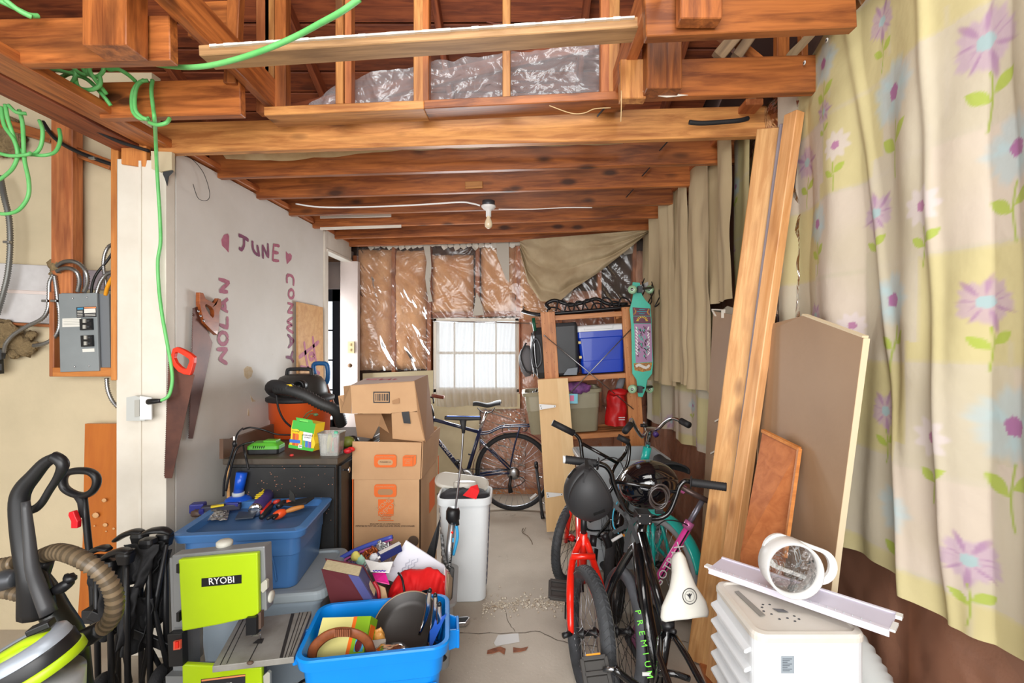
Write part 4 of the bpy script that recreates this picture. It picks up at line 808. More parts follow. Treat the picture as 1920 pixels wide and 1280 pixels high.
# boards leaning on the right wall
HB = mat('brown_hardboard', (164, 134, 104), .55, c2=(150, 120, 92), sc=2.2, amt=.8, bump=.05, bsc=60)
PRIM = mat('pale_board_edge', (214, 196, 164), .6)
def pln(pts, X0, X1, z0=0, z1=1.8):     # points on the plane that leans from X0 at floor to X1 at height z1
    out = []
    for x, y in pts:
        k = (x-CX)/F; j = (CY-y)/F      # X = k Y ; Z = EYE + j Y ; X = X0+(X1-X0)*Z/z1
        s = (X1-X0)/z1; Y = (X0+s*EYE)/(k-s*j); out.append(P(x, y, Y))
    return out
tb = thing('hardboard_sheet', 'large brown hardboard sheet with a pointed top and pale edge', 'board', (1.0, 1.9, 0))
pts = pln([(1430, 612), (1508, 592), (1622, 634), (1570, 1035), (1545, 1250)], .95, 1.045); pts += [V(pts[-1].x, pts[-1].y, .02), V(.93, 2.25, .02), V(1.02, 2.25, 1.5)]
m = M(); m.slab(pts, (-1, 0, .05), .006); obj('sheet', m, HB, tb)
e = pln([(1508, 592), (1622, 634), (1570, 1035), (1545, 1250)], .955, 1.05); m = M()
for a, b in zip(e, e[1:]): m.bar(a, b, .016, .02, V(1, 0, 0))
obj('edge_strip', m, PRIM, tb)
tb = thing('hardboard_sheet', 'tall brown hardboard sheet standing left of the leaning planks', 'board', (1.0, 2.6, 0))
pts = pln([(1339, 583), (1420, 598), (1420, 620)], .98, 1.02); pts += [V(.99, 2.05, 1.5), V(.97, 2.05, .02), V(.97, 2.72, .02)]
m = M(); m.slab(pts, (-1, 0, .03), .006); obj('sheet', m, HB, tb)
m = M(); q = pln([(1336, 580), (1358, 581)], .975, 1.015); m.bar(q[0], q[1], .012, .006); q = pln([(1336, 582), (1342, 592)], .97, 1.01); m.bar(q[0], q[1], .01, .004); q = pln([(1356, 582), (1356, 596)], .97, 1.01); m.bar(q[0], q[1], .02, .004, V(0, 1, 0)); obj('torn_edge', m, WPAINT, tb)
m = M()
for x, y in ((1344, 790), (1350, 802), (1336, 850), (1342, 857)): q = pln([(x-4, y), (x+5, y-5)], .965, 1.005); m.bar(q[0], q[1], .001, .008, V(0, 0, 1))
obj('chalk_marks', m, WPAINT, tb)
# two tall planks: wide spruce and narrow stud in front of it
plank_a = plank('leaning_plank', V(.815, 2.22, .01), V(1.085, 2.10, 2.43), .15, .035, SPRUCE, up=V(-.55, -1, 0)); setp(plank_a, 'wide tall spruce plank with dark bark stains leaning on the right wall', 'plank')
plank_c = plank('leaning_board', V(.835, 2.158, .01), V(1.105, 2.055, 2.43), .05, .022, wood('mauve_board', (150, 112, 88), (172, 134, 106), (110, 78, 60), knot=.3, vary=.02), up=V(-.55, -1, 0)); setp(plank_c, 'thin greyish board sandwiched between the wide spruce plank and the orange stud', 'board')
plank_b = plank('leaning_stud', V(.815, 2.10, .02), V(1.11, 2.0, 2.45), .065, .045, wood('orange_stud', (206, 146, 90), (230, 176, 122), (140, 84, 50), rough=.5, knot=.6, vary=.02), up=V(-1, -.35, 0)); setp(plank_b, 'narrow orange stud leaning in front of the wide spruce plank', 'stud')
pp = thing('plywood_offcut', 'reddish plywood off-cut leaning in front of the pointed hardboard', 'board', P(1445, 1250, 1.85))
pts = [P(1430, 808, 1.93), P(1497, 842, 1.74), P(1470, 1040, 1.62), P(1440, 1275, 1.60), P(1372, 1275, 1.75), P(1388, 1040, 1.80)]
m = M(); m.slab(pts, (.8, .6, 0), .016); obj('sheet', m, PLY, pp)
m = M(); m.bar(P(1430, 807, 1.925), P(1499, 841, 1.735), .014, .012); m.bar(P(1499, 841, 1.735), P(1471, 1045, 1.615), .014, .012, V(1, 0, 0)); obj('cut_edge', m, TRIMW, pp)
pw = thing('red_floor_plank', 'rust coloured plank lying at the foot of the leaning planks', 'plank', (.86, 1.9, 0))
m = M(); m.slab([V(.80, 2.3, 0), V(.93, 2.3, 0), V(.84, 1.45, 0), V(.72, 1.45, 0)], (0, 0, 1), .02); obj('board', m, PLY, pw)

# portable air conditioner
AW = mat('ac_white', (226, 229, 232), .3, c2=(218, 221, 224), sc=2); AG = mat('ac_grey', (176, 180, 184), .4)
ac = thing('air_conditioner', 'white portable air conditioner with louvred side at lower right', 'air conditioner', (.765, 1.43, 0))
x0, x1, y0, y1 = .605, .905, 1.275, 1.565; cx_, cy_ = (x0+x1)/2, (y0+y1)/2; T = Matrix.Translation((cx_, cy_, 0))
m = M(); m.rloft([(.03, .27, .27, .03), (.04, .30, .29, .035), (.70, .30, .29, .035)], T, cap1=True, n=6); bd = obj('body', m, AW, ac, bevel=.003)
m = M(); m.rloft([(.70, .304, .294, .035), (.712, .304, .294, .035), (.72, .294, .284, .03), (.722, .27, .262, .028), (.716, .262, .254, .026)], T, cap1=True, n=6); tp_ = obj('top_cover', m, mat('ac_dusty_white', (222, 218, 210), .4, c2=(206, 198, 186), sc=7, amt=1.2, dirt=((170, 140, 112), 26, .70)), ac)
for pts, mt, nm in (([(.645, 1.50), (.66, 1.505), (.678, 1.37), (.66, 1.365)], mat('grey_sticker', (140, 138, 132), .5), 'sticker'), ([(.715, 1.405), (.745, 1.40), (.752, 1.385), (.724, 1.388)], mat('lcd_grey', (92, 92, 92), .2), 'display')):
    m = M(); m.slab([(x, y, .7185) for x, y in pts], (0, 0, 1), .001); obj(nm, m, mt, ac)
for x, y in ((.69, 1.415), (.685, 1.395), (.70, 1.38), (.71, 1.355), (.735, 1.36), (.76, 1.37), (.765, 1.355), (.748, 1.345), (.70, 1.43), (.72, 1.43)):
    m = M(); m.ball((x, y, .7165), (.004, .003, .002), 8); obj('button', m, DGREY, ac)
for i in range(5):
    z = .655-.052*i; m = M(); q = [(x0+.012, z+.02), (x0-.016, z+.006), (x0-.018, z-.002), (x0-.012, z-.004), (x0+.012, z+.006)]
    m.add([(a, y0+.03, b) for a, b in q]+[(a, y1-.02, b) for a, b in q], [(0, 1, 2, 3, 4), (9, 8, 7, 6, 5)]+[(i2, i2+5, (i2+1) % 5+5, (i2+1) % 5) for i2 in range(5)]); obj('louvre', m, AW, ac, bevel=.002)
m = M()
for i in range(26):
    for j in range(30): m.box(x0-.002, x0+.002, y0+.03+i*.009, y0+.034+i*.009, .06+j*.0115, .066+j*.0115)
g = obj('grille', m, AG, ac); g['kind'] = 'stuff'
m = M(); m.slab([(.672, y0-.001, .62), (.706, y0-.001, .62), (.706, y0-.001, .665), (.672, y0-.001, .665)], (0, -1, 0), .001); lb = obj('rating_label', m, mat('label_grey_blue', (150, 160, 168), .5), ac)
for i in range(8): m = M(); m.box(.675, .70-.006*(i % 3), y0-.0028, y0-.002, .658-i*.0045, .6595-i*.0045); obj('label_line', m, mat('label_ink', (96, 104, 112), .6), lb)
m = M(); m.rloft([(0, .078, .12, .01), (.004, .074, .116, .01)], Matrix.Translation((.752, y0+.002, .55)) @ Euler((PI/2, 0, 0)).to_matrix().to_4x4(), cap1=True); obj('recessed_handle', m, AW, ac, bevel=.001)
m = M(); ridged(m, [V(.93, 1.50, .30), V(.98, 1.52, .55), V(1.0, 1.40, .50), V(.99, 1.28, .40), V(.97, 1.22, .2)], .06, .012, 20, amp=.05); obj('exhaust_hose', m, mat('hose_white', (200, 202, 200), .5), ac)
# window panel strip lying across its top and the exhaust adaptor standing on it
wp = thing('window_slider_panel', 'long lilac white window panel lying across the air conditioner', 'panel', (.79, 1.45, .72)); LV = mat('lilac_white', (212, 208, 226), .45)
a0, a1 = P(1330, 1078, 1.60), P(1668, 1182, 1.24); b0, b1 = P(1354, 1038, 1.66), P(1683, 1145, 1.30)
a0.z = .742; a1.z = .752; b0 = a0+V(.068, .064, .004); b1 = a1+V(.068, .064, .004); d = (a1-a0).normalized(); sd_ = (b0-a0).normalized(); up = sd_.cross(d); up = up if up.z > 0 else -up
m = M(); m.slab([a0, a1, b1, b0], up, .004); obj('face', m, LV, wp)
m = M(); m.slab([a0, a1, a1-up*.012-sd_*.004, a0-up*.012-sd_*.004], -sd_, .004); m.slab([a0-sd_*.008, a1-sd_*.008, a1+sd_*.004, a0+sd_*.004], up, .007); obj('flange', m, mat('lilac_flange', (222, 218, 232), .4), wp)
m = M(); m.slab([b0-sd_*.004, b1-sd_*.004, b1+sd_*.004, b0+sd_*.004], up, .008); obj('flange', m, mat('lilac_flange', (0, 0, 0)), wp)
m = M(); m.slab([a1, a1+d*.012, a1+d*.012+sd_*.045, a1+sd_*.045], up, .006); m.slab([a0, a0-d*.018, a0-d*.018+sd_*.02, a0+sd_*.02], up, .006); m.slab([b1-sd_*.02, b1+d*.014-sd_*.02, b1+d*.014, b1], up, .01); obj('end_tab', m, WHT, wp)
m = M()
for i in range(22): p = a0.lerp(a1, (i+1)/24)+up*.0085; m.ball(tuple(p), .0022, 6)
obj('pin_holes', m, AG, wp)
ad = thing('hose_adaptor', 'round white exhaust adaptor with oval flange standing on the panel', 'adaptor', P(1490, 1112, 1.42), rot=(0, 0, 0))
c = P(1484, 1064, 1.40); r = .075; R = Matrix.Translation(c) @ Euler((PI/2-.10, .0, -.12)).to_matrix().to_4x4()
m = M(); m.lathe([(r, .03), (r+.003, .028), (r+.003, -.045), (r, -.05), (r-.004, -.048), (r-.004, .028), (r, .03)], 40, R); obj('ring', m, WHT, ad)
def oval(a, b, z): return [(a*math.cos(t*PI/16)+(b if math.cos(t*PI/16) > 0 else -b), a*math.sin(t*PI/16)) for t in range(32)]
m = M(); o1, o2 = oval(.052, .062, 0), oval(.040, .05, 0); R2 = Matrix.Translation(c+V(.050, .055, .004)) @ Euler((PI/2-.12, .35, -.05)).to_matrix().to_4x4(); n = 32
vs = [(x, y, 0) for x, y in o1]+[(x, y, 0) for x, y in o2]+[(x, y, .014) for x, y in o1]+[(x, y, .014) for x, y in o2]; fs = []
for i in range(n): j = (i+1) % n; fs += [(i, j, n+j, n+i), (2*n+i, 3*n+i, 3*n+j, 2*n+j), (i, 2*n+i, 2*n+j, j), (n+i, n+j, 3*n+j, 3*n+i)]
m.add(vs, fs, False, R2); obj('oval_flange', m, WHT, ad, bevel=.002)
m = M(); m.lathe([(0, .0), (r-.006, .0)], 30, R); obj('plastic_wrap', m, film('bag_film', a=.06, rough=.08, bsc=18, bs=.8), ad)

# ================================================================ BACK OF THE ROOM: shelf, skateboard, navy bicycle, boards, tubs
# wooden shelf unit, tilted a little to the left
TILT = math.radians(-3.6)
su = thing('shelf_unit', 'wooden slatted shelf unit with steel cross brace against the back wall', 'shelf', P(1126, 985, 3.98), rot=(0, TILT, 0))
sp = MW[su.name].copy()
def sl_(x, y, Y): return MW[su.name].inverted() @ P(x, y, Y)
FYs, BYs = -.06, .34
w_ = .33
for xs in (-w_, w_):
    for dy in (FYs, BYs):
        a = V(xs, dy, 0); b = V(xs, dy, 1.79)
        o = plank('post', sp @ a, sp @ b, .115 if dy == FYs else .09, .035, SHELFW, su, up=V(0, 1, 0), bevel=.002)
for z in (1.75, 1.245, .77, .28):
    for k in range(4): plank('shelf_slat', sp @ V(-w_+.0, FYs+.045+k*.095, z), sp @ V(w_, FYs+.045+k*.095, z), .085, .018, SHELFW, su, bevel=.001)
    plank('shelf_rail', sp @ V(-w_, FYs+.012, z-.012), sp @ V(w_, FYs+.012, z-.012), .03, .038, SHELFW, su, bevel=.001)
    for xs in (-w_, w_): plank('side_rail', sp @ V(xs*.93, FYs, z-.02), sp @ V(xs*.93, BYs, z-.02), .02, .04, SHELFW, su, bevel=.001)
for z0, z1 in ((1.60, .98),):
    a, b, c, d = P(1021, 629, 3.86), P(1188, 767, 3.86), P(1184, 616, 3.86), P(1066, 740, 3.86)
    for p, q in ((a, b), (c, d)): m = M(); m.tube([p, (p+q)/2, q], .004, 6, sm=1); m.ball(tuple(p), .008, 6); obj('brace_rod', m, STEEL, su)
m = M()
for xs in (-w_, w_):
    for k in range(22):
        for dx in (-.03, .03):
            c = sp @ V(xs+dx, FYs-.0176, .1+k*.08); m.ball(tuple(c), .003, 5)
o = obj('peg_holes', m, mat('hole_dark', (60, 34, 20), .9), su); o['kind'] = 'stuff'
def tote(name, label, w, d, h, mt, loc, rz=0, taper=.84, rim=.022, wall=.006, lid=False, rot=None, lip=.03, group=None, extra=None, cat='tote'):
    t = thing(name, label, cat, loc, rot or (0, 0, rz), group); r = .04
    m = M(); rings = [(0, w*taper, d*taper, r), (.004, w*taper+.004, d*taper+.004, r)]
    rings += [(h*.55, w*(taper+(1-taper)*.5), d*(taper+(1-taper)*.5), r), (h*.56, w*(taper+(1-taper)*.5)+.006, d*(taper+(1-taper)*.5)+.006, r)]
    rings += [(h-lip, w-.02, d-.02, r), (h-lip, w+rim*.6, d+rim*.6, r+.005), (h-.004, w+rim, d+rim, r+.008), (h, w+rim-.008, d+rim-.008, r+.006), (h, w-.028, d-.028, r), (h-lip, w-.03, d-.03, r), (h*.5, w*(taper+(1-taper)*.5)-.01, d*(taper+(1-taper)*.5)-.01, r), (.008, w*taper-.01, d*taper-.01, r)]
    m.rloft(rings, cap1=True, n=6); m.sm = [True]*len(m.sm)
    o = obj('tub', m, mt, t, world=False); o.modifiers.new('e', 'EDGE_SPLIT').split_angle = .7
    return t
TAUPE = mat('taupe_plastic', (146, 140, 116), .4, c2=(136, 130, 108), sc=3)
tt = tote('storage_tote', 'taupe plastic tote on the middle shelf with purple things inside', .64, .36, .35, TAUPE, sp @ V(-.25, .13, .79), rot=(0, TILT, 0), taper=.86)
m = M(); a = P(1066, 756, 3.86); b = P(1083, 738, 3.86); m.box(a.x, b.x, a.y-.01, a.y, a.z, b.z); lb = obj('product_label', m, mat('cyan_label', (120, 190, 210), .5), tt)
m = M(); m.box(a.x+.01, b.x-.03, a.y-.012, a.y-.01, a.z+.02, b.z-.012); obj('label_print', m, mat('pink_label', (206, 110, 150), .5), lb)
m = M(); c = P(1082, 727, 3.95); m.ball((c.x, c.y, c.z), (.11, .08, .05), 16, f=lambda p: .35*nz(p.x*3, p.y*3, p.z*3)); setp(obj('purple_bag', m, mat('purple_fabric', (150, 90, 160), .7, c2=(70, 40, 80), sc=14)), 'purple patterned bag poking out of the taupe tote', 'bag')
m = M()
for i in range(5): p = P(1000+i*5, 738-3*(i % 2), 3.98); m.ball((p.x, p.y, p.z), (.012, .02, .025), 7)
setp(obj('dark_cables', m, BLK), 'dark items showing at the left end of the taupe tote', 'cables', kind='stuff')
# blue cooler
cl = thing('cooler', 'blue cooler with white lid on the upper shelf', 'cooler', sp @ V(.10, .12, 1.265), rot=(0, TILT, 0))
BL = mat('cooler_blue', (18, 62, 184), .3, coat=.3); w, d = .40, .30
m = M(); m.rloft([(0, w*.86, d*.9, .03), (.005, w*.87, d*.91, .03), (.10, w*.90, d*.94, .03), (.105, w*.885, d*.93, .03), (.29, w*.95, d*.97, .03), (.295, w, d, .03), (.345, w, d, .03)], cap1=True); obj('body', m, BL, cl, world=False, bevel=.002)
m = M(); m.rloft([(.345, w+.012, d+.012, .035), (.385, w+.012, d+.012, .035), (.395, w-.01, d-.01, .03), (.40, w*.7, d*.8, .03)], cap1=True); ld = obj('lid', m, mat('cooler_white', (222, 224, 226), .35), cl, world=False, bevel=.003)
m = M(); m.cbox((-.02, -.158, .374), (.24, .012, .028)); obj('lid_lip', m, mat('cooler_white', (0, 0, 0)), cl, world=False, bevel=.003)
m = M(); m.tube([(-w/2-.002, -.10, .29), (-w/2-.03, -.10, .26), (-w/2-.03, .10, .26), (-w/2-.002, .10, .29)], .012, 8, sm=3); obj('handle', m, BL, cl, world=False)
m = M(); m.tube([(-w/2-.012, -.11, .35), (-w/2-.02, -.12, .31), (-w/2-.016, -.09, .28)], .015, 8, sm=3); obj('hinge', m, WHT, cl, world=False)
# black padded case and grey bag to the left of it
bc = thing('black_case', 'black equipment case on the upper shelf left of the cooler', 'case', sp @ V(-.235, .12, 1.265), rot=(0, TILT, 0))
m = M(); m.rloft([(0, .24, .34, .02), (.02, .27, .36, .03), (.40, .29, .36, .03), (.43, .27, .34, .03)], cap1=True); obj('body', m, mat('case_black', (44, 46, 50), .45, c2=(34, 36, 40), sc=5), bc, world=False, bevel=.004)
m = M(); m.slab([(.0, -.19, .005), (.11, -.19, .0), (.12, -.19, .06), (.04, -.19, .055)], (0, -1, 0), .01); obj('window_strip', m, mat('slate_grey', (104, 112, 122), .35), bc, world=False)
for z in (.14, .26): m = M(); m.cbox((.150, -.17, z), (.02, .03, .02)); obj('latch', m, mat('latch_gold', (214, 190, 120), .4), bc, world=False)
gb = thing('carry_bag', 'dark grey carry bag hanging over the left end of the upper shelf', 'bag', sp @ V(-.41, .10, 1.25), rot=(0, TILT, 0))
m = M(); m.rloft([(0, .05, .30, .02), (.05, .12, .34, .04), (.36, .12, .34, .05), (.42, .07, .28, .03)], cap1=True); obj('black_side', m, BLKM, gb, world=False, bevel=.006)
m = M(); m.tube([(-.055, -.18, .10), (-.065, -.19, .16), (-.065, -.19, .26), (-.03, -.19, .33), (.0, -.19, .26), (.0, -.19, .14), (-.04, -.19, .09)], .010, 8, sm=4); obj('handle', m, DGREY, gb, world=False)
m = M(); m.tube([(-.062, -.175, .02), (-.075, -.18, .18), (-.06, -.175, .38)], .006, 6, sm=4); m.tube([(-.03, -.18, .02), (-.045, -.185, .18), (-.04, -.18, .38)], .005, 6, sm=4); obj('piping', m, STEEL, gb, world=False)
m = M(); m.ball((-.115, -.08, .15), (.065, .08, .13), 14, f=lambda p: .2*nz(p.x*2, p.y*2, p.z*2)); obj('grey_pocket', m, mat('grey_fabric', (104, 102, 104), .85), gb, world=False)
m = M(); m.tube([(-.11, -.17, .30), (-.16, -.18, .20), (-.13, -.18, .08), (-.07, -.18, .05)], .008, 6, sm=4); obj('strap', m, BLKM, gb, world=False)
# snow shoes / webbing on top of the shelf
sn = thing('snowshoe', 'black strapped snowshoe lying on top of the shelf unit', 'snowshoe', sp @ V(0, .1, 1.765), rot=(0, TILT, 0))
m = M(); m.tube([(-.52, .0, .05), (-.40, -.04, .018), (-.2, -.06, .016), (.1, -.08, .022), (.33, -.08, .03), (.42, -.02, .035), (.42, .08, .035), (.33, .13, .03), (0, .12, .022), (-.3, .08, .016), (-.42, .05, .02), (-.52, .04, .05)], .014, 8, closed=True, sm=5); obj('frame', m, BLK, sn, world=False)
for i in range(7): m = M(); x = -.3+i*.1; m.bar((x, -.075, .03), (x+.02, .12, .03), .035, .006); obj('webbing', m, mat('webbing_grey', (70, 72, 74), .8), sn, world=False)
for i in range(9):
    m = M(); x = -.28+i*.075; hgt = .04+.05*abs(math.sin(i*1.3)); m.tube([(x-.05, -.05, .035), (x-.02, -.04, .03+hgt), (x+.04, -.02, .025+hgt*.9), (x+.07, -.05, .035)], .012, 6, sm=4, flat=.5); obj('binding_strap', m, BLKM, sn, world=False)
m = M(); m.tube([(-.30, -.02, .06), (-.33, 0, .10), (-.26, 0, .13), (-.18, 0, .10), (-.12, 0, .08), (0, 0, .10), (.1, 0, .12), (.2, 0, .07), (.36, 0, .06)], .016, 7, sm=4); obj('buckle_strap', m, BLK, sn, world=False)
# red stuff sack
rb = thing('red_stuff_sack', 'red stuff sack on the middle shelf beside the taupe tote', 'bag', P(1156, 797, 3.93))
def fn(u, v):
    th = u*2*PI; r = .105*(1-.25*v*v)*(1+.28*nz(math.cos(th)*1.7, math.sin(th)*1.7, v*3)+.1*nz(math.cos(th)*5, math.sin(th)*5, v*9)); return (P(1157, 797, 3.95).x+r*math.cos(th)*.85, 3.96+r*math.sin(th)*.8, P(1156, 797, 3.93).z+.28*v)
m = M(); m.sheet(fn, 30, 20); obj('sack', m, mat('red_nylon', (200, 22, 24), .5, c2=(170, 16, 20), sc=8, bump=.4, bsc=20), rb)
for k in (0, 1): m = M(); ribbon(m, [P(1160+t*1.3, 782+k*4+(t % 2)*1.2, 3.862) for t in range(10)], .005, (0, -1, 0), 0); obj('printed_line', m, WHT, rb)
m = M(); c = P(1160, 735, 3.9); m.ball((c.x, c.y, c.z), (.08, .06, .03), 12, f=lambda p: .5*nz(p.x*4, p.y*4, p.z*4)); obj('rolled_top', m, mat('red_nylon', (0, 0, 0)), rb)
m = M(); m.tube([P(1172, 700, 4.05), P(1165, 715, 4.02), P(1160, 730, 4.0)], [.012, .03, .03], 8, sm=3); setp(obj('grey_glove', m, mat('grey_cloth', (120, 120, 124), .9)), 'grey cloth hanging behind the right shelf post above the red sack', 'cloth')
m = M(); p = P(1000, 604, 4.2); m.tube([P(1000, 596, 3.9), P(1003, 620, 3.9)], .014, 8, sm=1); setp(obj('paint_brush', m, mat('dark_green', (16, 84, 60), .4)), 'dark green brush handle hanging at the top left of the shelf unit', 'brush')
# longboard hanging on the rail
lb_ = thing('skateboard', 'mint green longboard hanging upright beside the shelf unit', 'skateboard', P(1205, 745, 3.80)); MINT = mat('mint_deck', (84, 196, 172), .35, c2=(76, 184, 162), sc=4)
out = [(1186, 529), (1199, 530), (1203, 552), (1209, 562), (1219, 572), (1221, 600), (1222, 640), (1224, 680), (1222, 700), (1213, 712), (1210, 730), (1204, 744), (1196, 743), (1194, 722), (1193, 712), (1185, 700), (1184, 650), (1183, 610), (1180, 580), (1184, 566), (1187, 550), (1184, 538)]
m = M(); m.slab([P(x, y, 3.80) for x, y in out], (0, -1, 0), .014); obj('deck', m, MINT, lb_, bevel=.003)
def dec(pts, mt, nm, d=.0155, par=lb_): m = M(); m.slab([P(x, y, 3.80-.0145) for x, y in pts], (0, -1, 0), d-.0145+.0005); return obj(nm, m, mt, par)
PUR = mat('deck_plum', (110, 66, 84), .5, c2=(92, 56, 74), sc=30); MAU = mat('deck_mauve', (168, 130, 166), .5); GLD = mat('deck_ochre', (190, 140, 60), .5, c2=(130, 80, 60), sc=60, det=2)
g1 = dec([(1186, 576), (1219, 578), (1219, 592), (1187, 592)], PUR, 'graphic'); g2 = dec([(1187, 593), (1220, 593), (1221, 606), (1188, 606)], PUR, 'graphic'); g3 = dec([(1189, 607), (1221, 607), (1223, 678), (1192, 680)], MAU, 'graphic'); g4 = dec([(1188, 681), (1223, 679), (1220, 694), (1205, 697), (1190, 694)], GLD, 'graphic')
def ln(name, pts, w, mt, par, Y=3.7825):
    m = M(); ribbon(m, [P(x, y, Y) for x, y in pts], w, (0, -1, 0), .0); return obj(name, m, mt, par)
for i in range(9): ln('sun_ray', [(1204+7*math.cos(PI+i*PI/8)*.9, 601+5*math.sin(PI+i*PI/8)), (1204+11*math.cos(PI+i*PI/8), 601+9*math.sin(PI+i*PI/8))], .006, mat('sun_yellow', (236, 200, 40), .5), g2)
random.seed(3)
for i in range(46):
    x, y = random.uniform(1196, 1216), random.uniform(610, 672); a = random.uniform(0, PI); ln('graphic_squiggle', [(x, y), (x+3*math.cos(a), y+3*math.sin(a)), (x+3*math.cos(a)+2, y+3*math.sin(a)+3)], .006, (MINT, PUR, BLK)[i % 3], g3, 3.7815-.0001*i)
for sx in (0, 1):
    for i in range(9): x = 1192 if not sx else 1217; ln('wing_feather', [(x+(1 if sx else 0)*.5*i*.3, 612+i*6), (x+(-3 if sx else 4), 618+i*6)], .010, WHT, g3, 3.7812)
for y in (580, 584, 588): ln('graphic_stripe', [(1194+abs(584-y), y), (1213-abs(584-y), y)], .008, mat('teal_line', (60, 140, 150), .5), g1, 3.7815)
for pts in ([(1189, 578), (1192, 584), (1188, 590)], [(1217, 579), (1214, 585), (1218, 590)]): ln('graphic_scroll', pts, .012, GLD, g1, 3.7812)
ln('banner', [(1192, 687), (1198, 684), (1205, 687), (1212, 689), (1218, 684)], .022, mat('banner_white', (214, 208, 200), .5), g4, 3.7815)
for y0, sgn in ((543, 1), (729, -1)):
    tr = obj('truck', (lambda m: m.tube([P(1188, y0, 3.72), P(1205, y0-2, 3.78), P(1222, y0-4, 3.9)], .010, 8, sm=1).box(P(1196, y0, 3.75).x, P(1204, y0, 3.75).x, 3.735, 3.786, P(0, y0+6, 3.78).z, P(0, y0-6, 3.78).z))(M()), DGREY, lb_)
    for cx, Y in ((1186, 3.70), (1218, 3.93)):
        c = P(cx, y0, Y); R = Matrix.Translation(c) @ Euler((0, PI/2, 1.2)).to_matrix().to_4x4(); m = M(); m.lathe([(.01, -.026), (.028, -.026), (.033, -.02), (.034, 0), (.033, .02), (.028, .026), (.01, .026)], 20, R); w_o = obj('wheel', m, mat('pale_green_wheel', (150, 188, 150), .3, coat=.3), lb_)
        m = M(); m.lathe([(.0, -.028), (.011, -.028), (.011, .028), (0, .028)], 12, R); obj('bearing', m, STEEL, w_o)
# light pine board with hinges leaning on the shelf
hb = thing('pine_board', 'pale pine board with two white strap hinges leaning on the shelf', 'board', P(1050, 995, 3.70))
pts = [P(1008, 711, 3.80), P(1064, 708, 3.80), P(1088, 991, 3.72), P(1025, 995, 3.70)]; m = M(); mid0, mid1 = P(1044, 709, 3.80), P(1064, 993, 3.71)
m.slab([pts[0], mid0, mid1, pts[3]], (0, -1, 0), .02); o = obj('plank', m, mat('pale_pine_a', (226, 190, 138), .55, c2=(212, 172, 120), sc=3, stretch=(9, 9, .7), amt=1.1), hb)
m = M(); m.slab([mid0, pts[1], pts[2], mid1], (0, -1, 0), .02); obj('plank', m, mat('pale_pine_b', (232, 200, 150), .55, c2=(218, 182, 132), sc=3, stretch=(9, 9, .7), amt=1.1), hb)
for y, dx in ((762, 0), (927, 13)):
    m = M(); m.slab([P(1011+dx, y-5, 3.70), P(1042+dx, y-2.5, 3.70), P(1042+dx, y+1, 3.70), P(1012+dx, y+6, 3.70)], (0, -1, 0), .004); h_ = obj('strap_hinge', m, WHT, hb)
    for hx, hy in ((1014+dx, y-1), (1015+dx, y+3), (1040+dx, y-.5)): m = M(); p = P(hx, hy, 3.694); m.ball((p.x, p.y, p.z), .004, 6); obj('screw', m, BLK, h_)
# pale grey tub behind the bicycles
tote('storage_tote', 'pale grey open tote behind the parked small bikes', .58, .42, .46, mat('pale_grey_tub', (178, 184, 188), .4), (.63, 3.32, .27), rz=.05)
tote('storage_tote', 'pale grey tote under the open one behind the small bikes', .54, .38, .26, mat('pale_grey_tub', (0, 0, 0)), (.63, 3.32, 0), rz=.05)
# folding stand frame
fs_ = thing('folding_stand', 'grey tubular folding leg leaning beside the pine board', 'stand', P(1013, 968, 4.08))
m = M(); m.tube([P(1005, 870, 4.1), P(1017, 966, 4.06)], .013, 10, sm=1); obj('leg', m, DGREY, fs_)
for a, b in (((1005, 867), (1006, 876)), ((1016, 960), (1018, 972))): m = M(); m.tube([P(a[0], a[1], 4.1), P(b[0], b[1], 4.06)], .017, 10, sm=1); obj('rubber_cap', m, BLK, fs_)
for y in (895, 944): m = M(); m.tube([P(1008+(y-895)*.15, y, 4.1), P(1024, y-2, 4.1)], .007, 8, sm=1); obj('cross_bar', m, CHR, fs_)

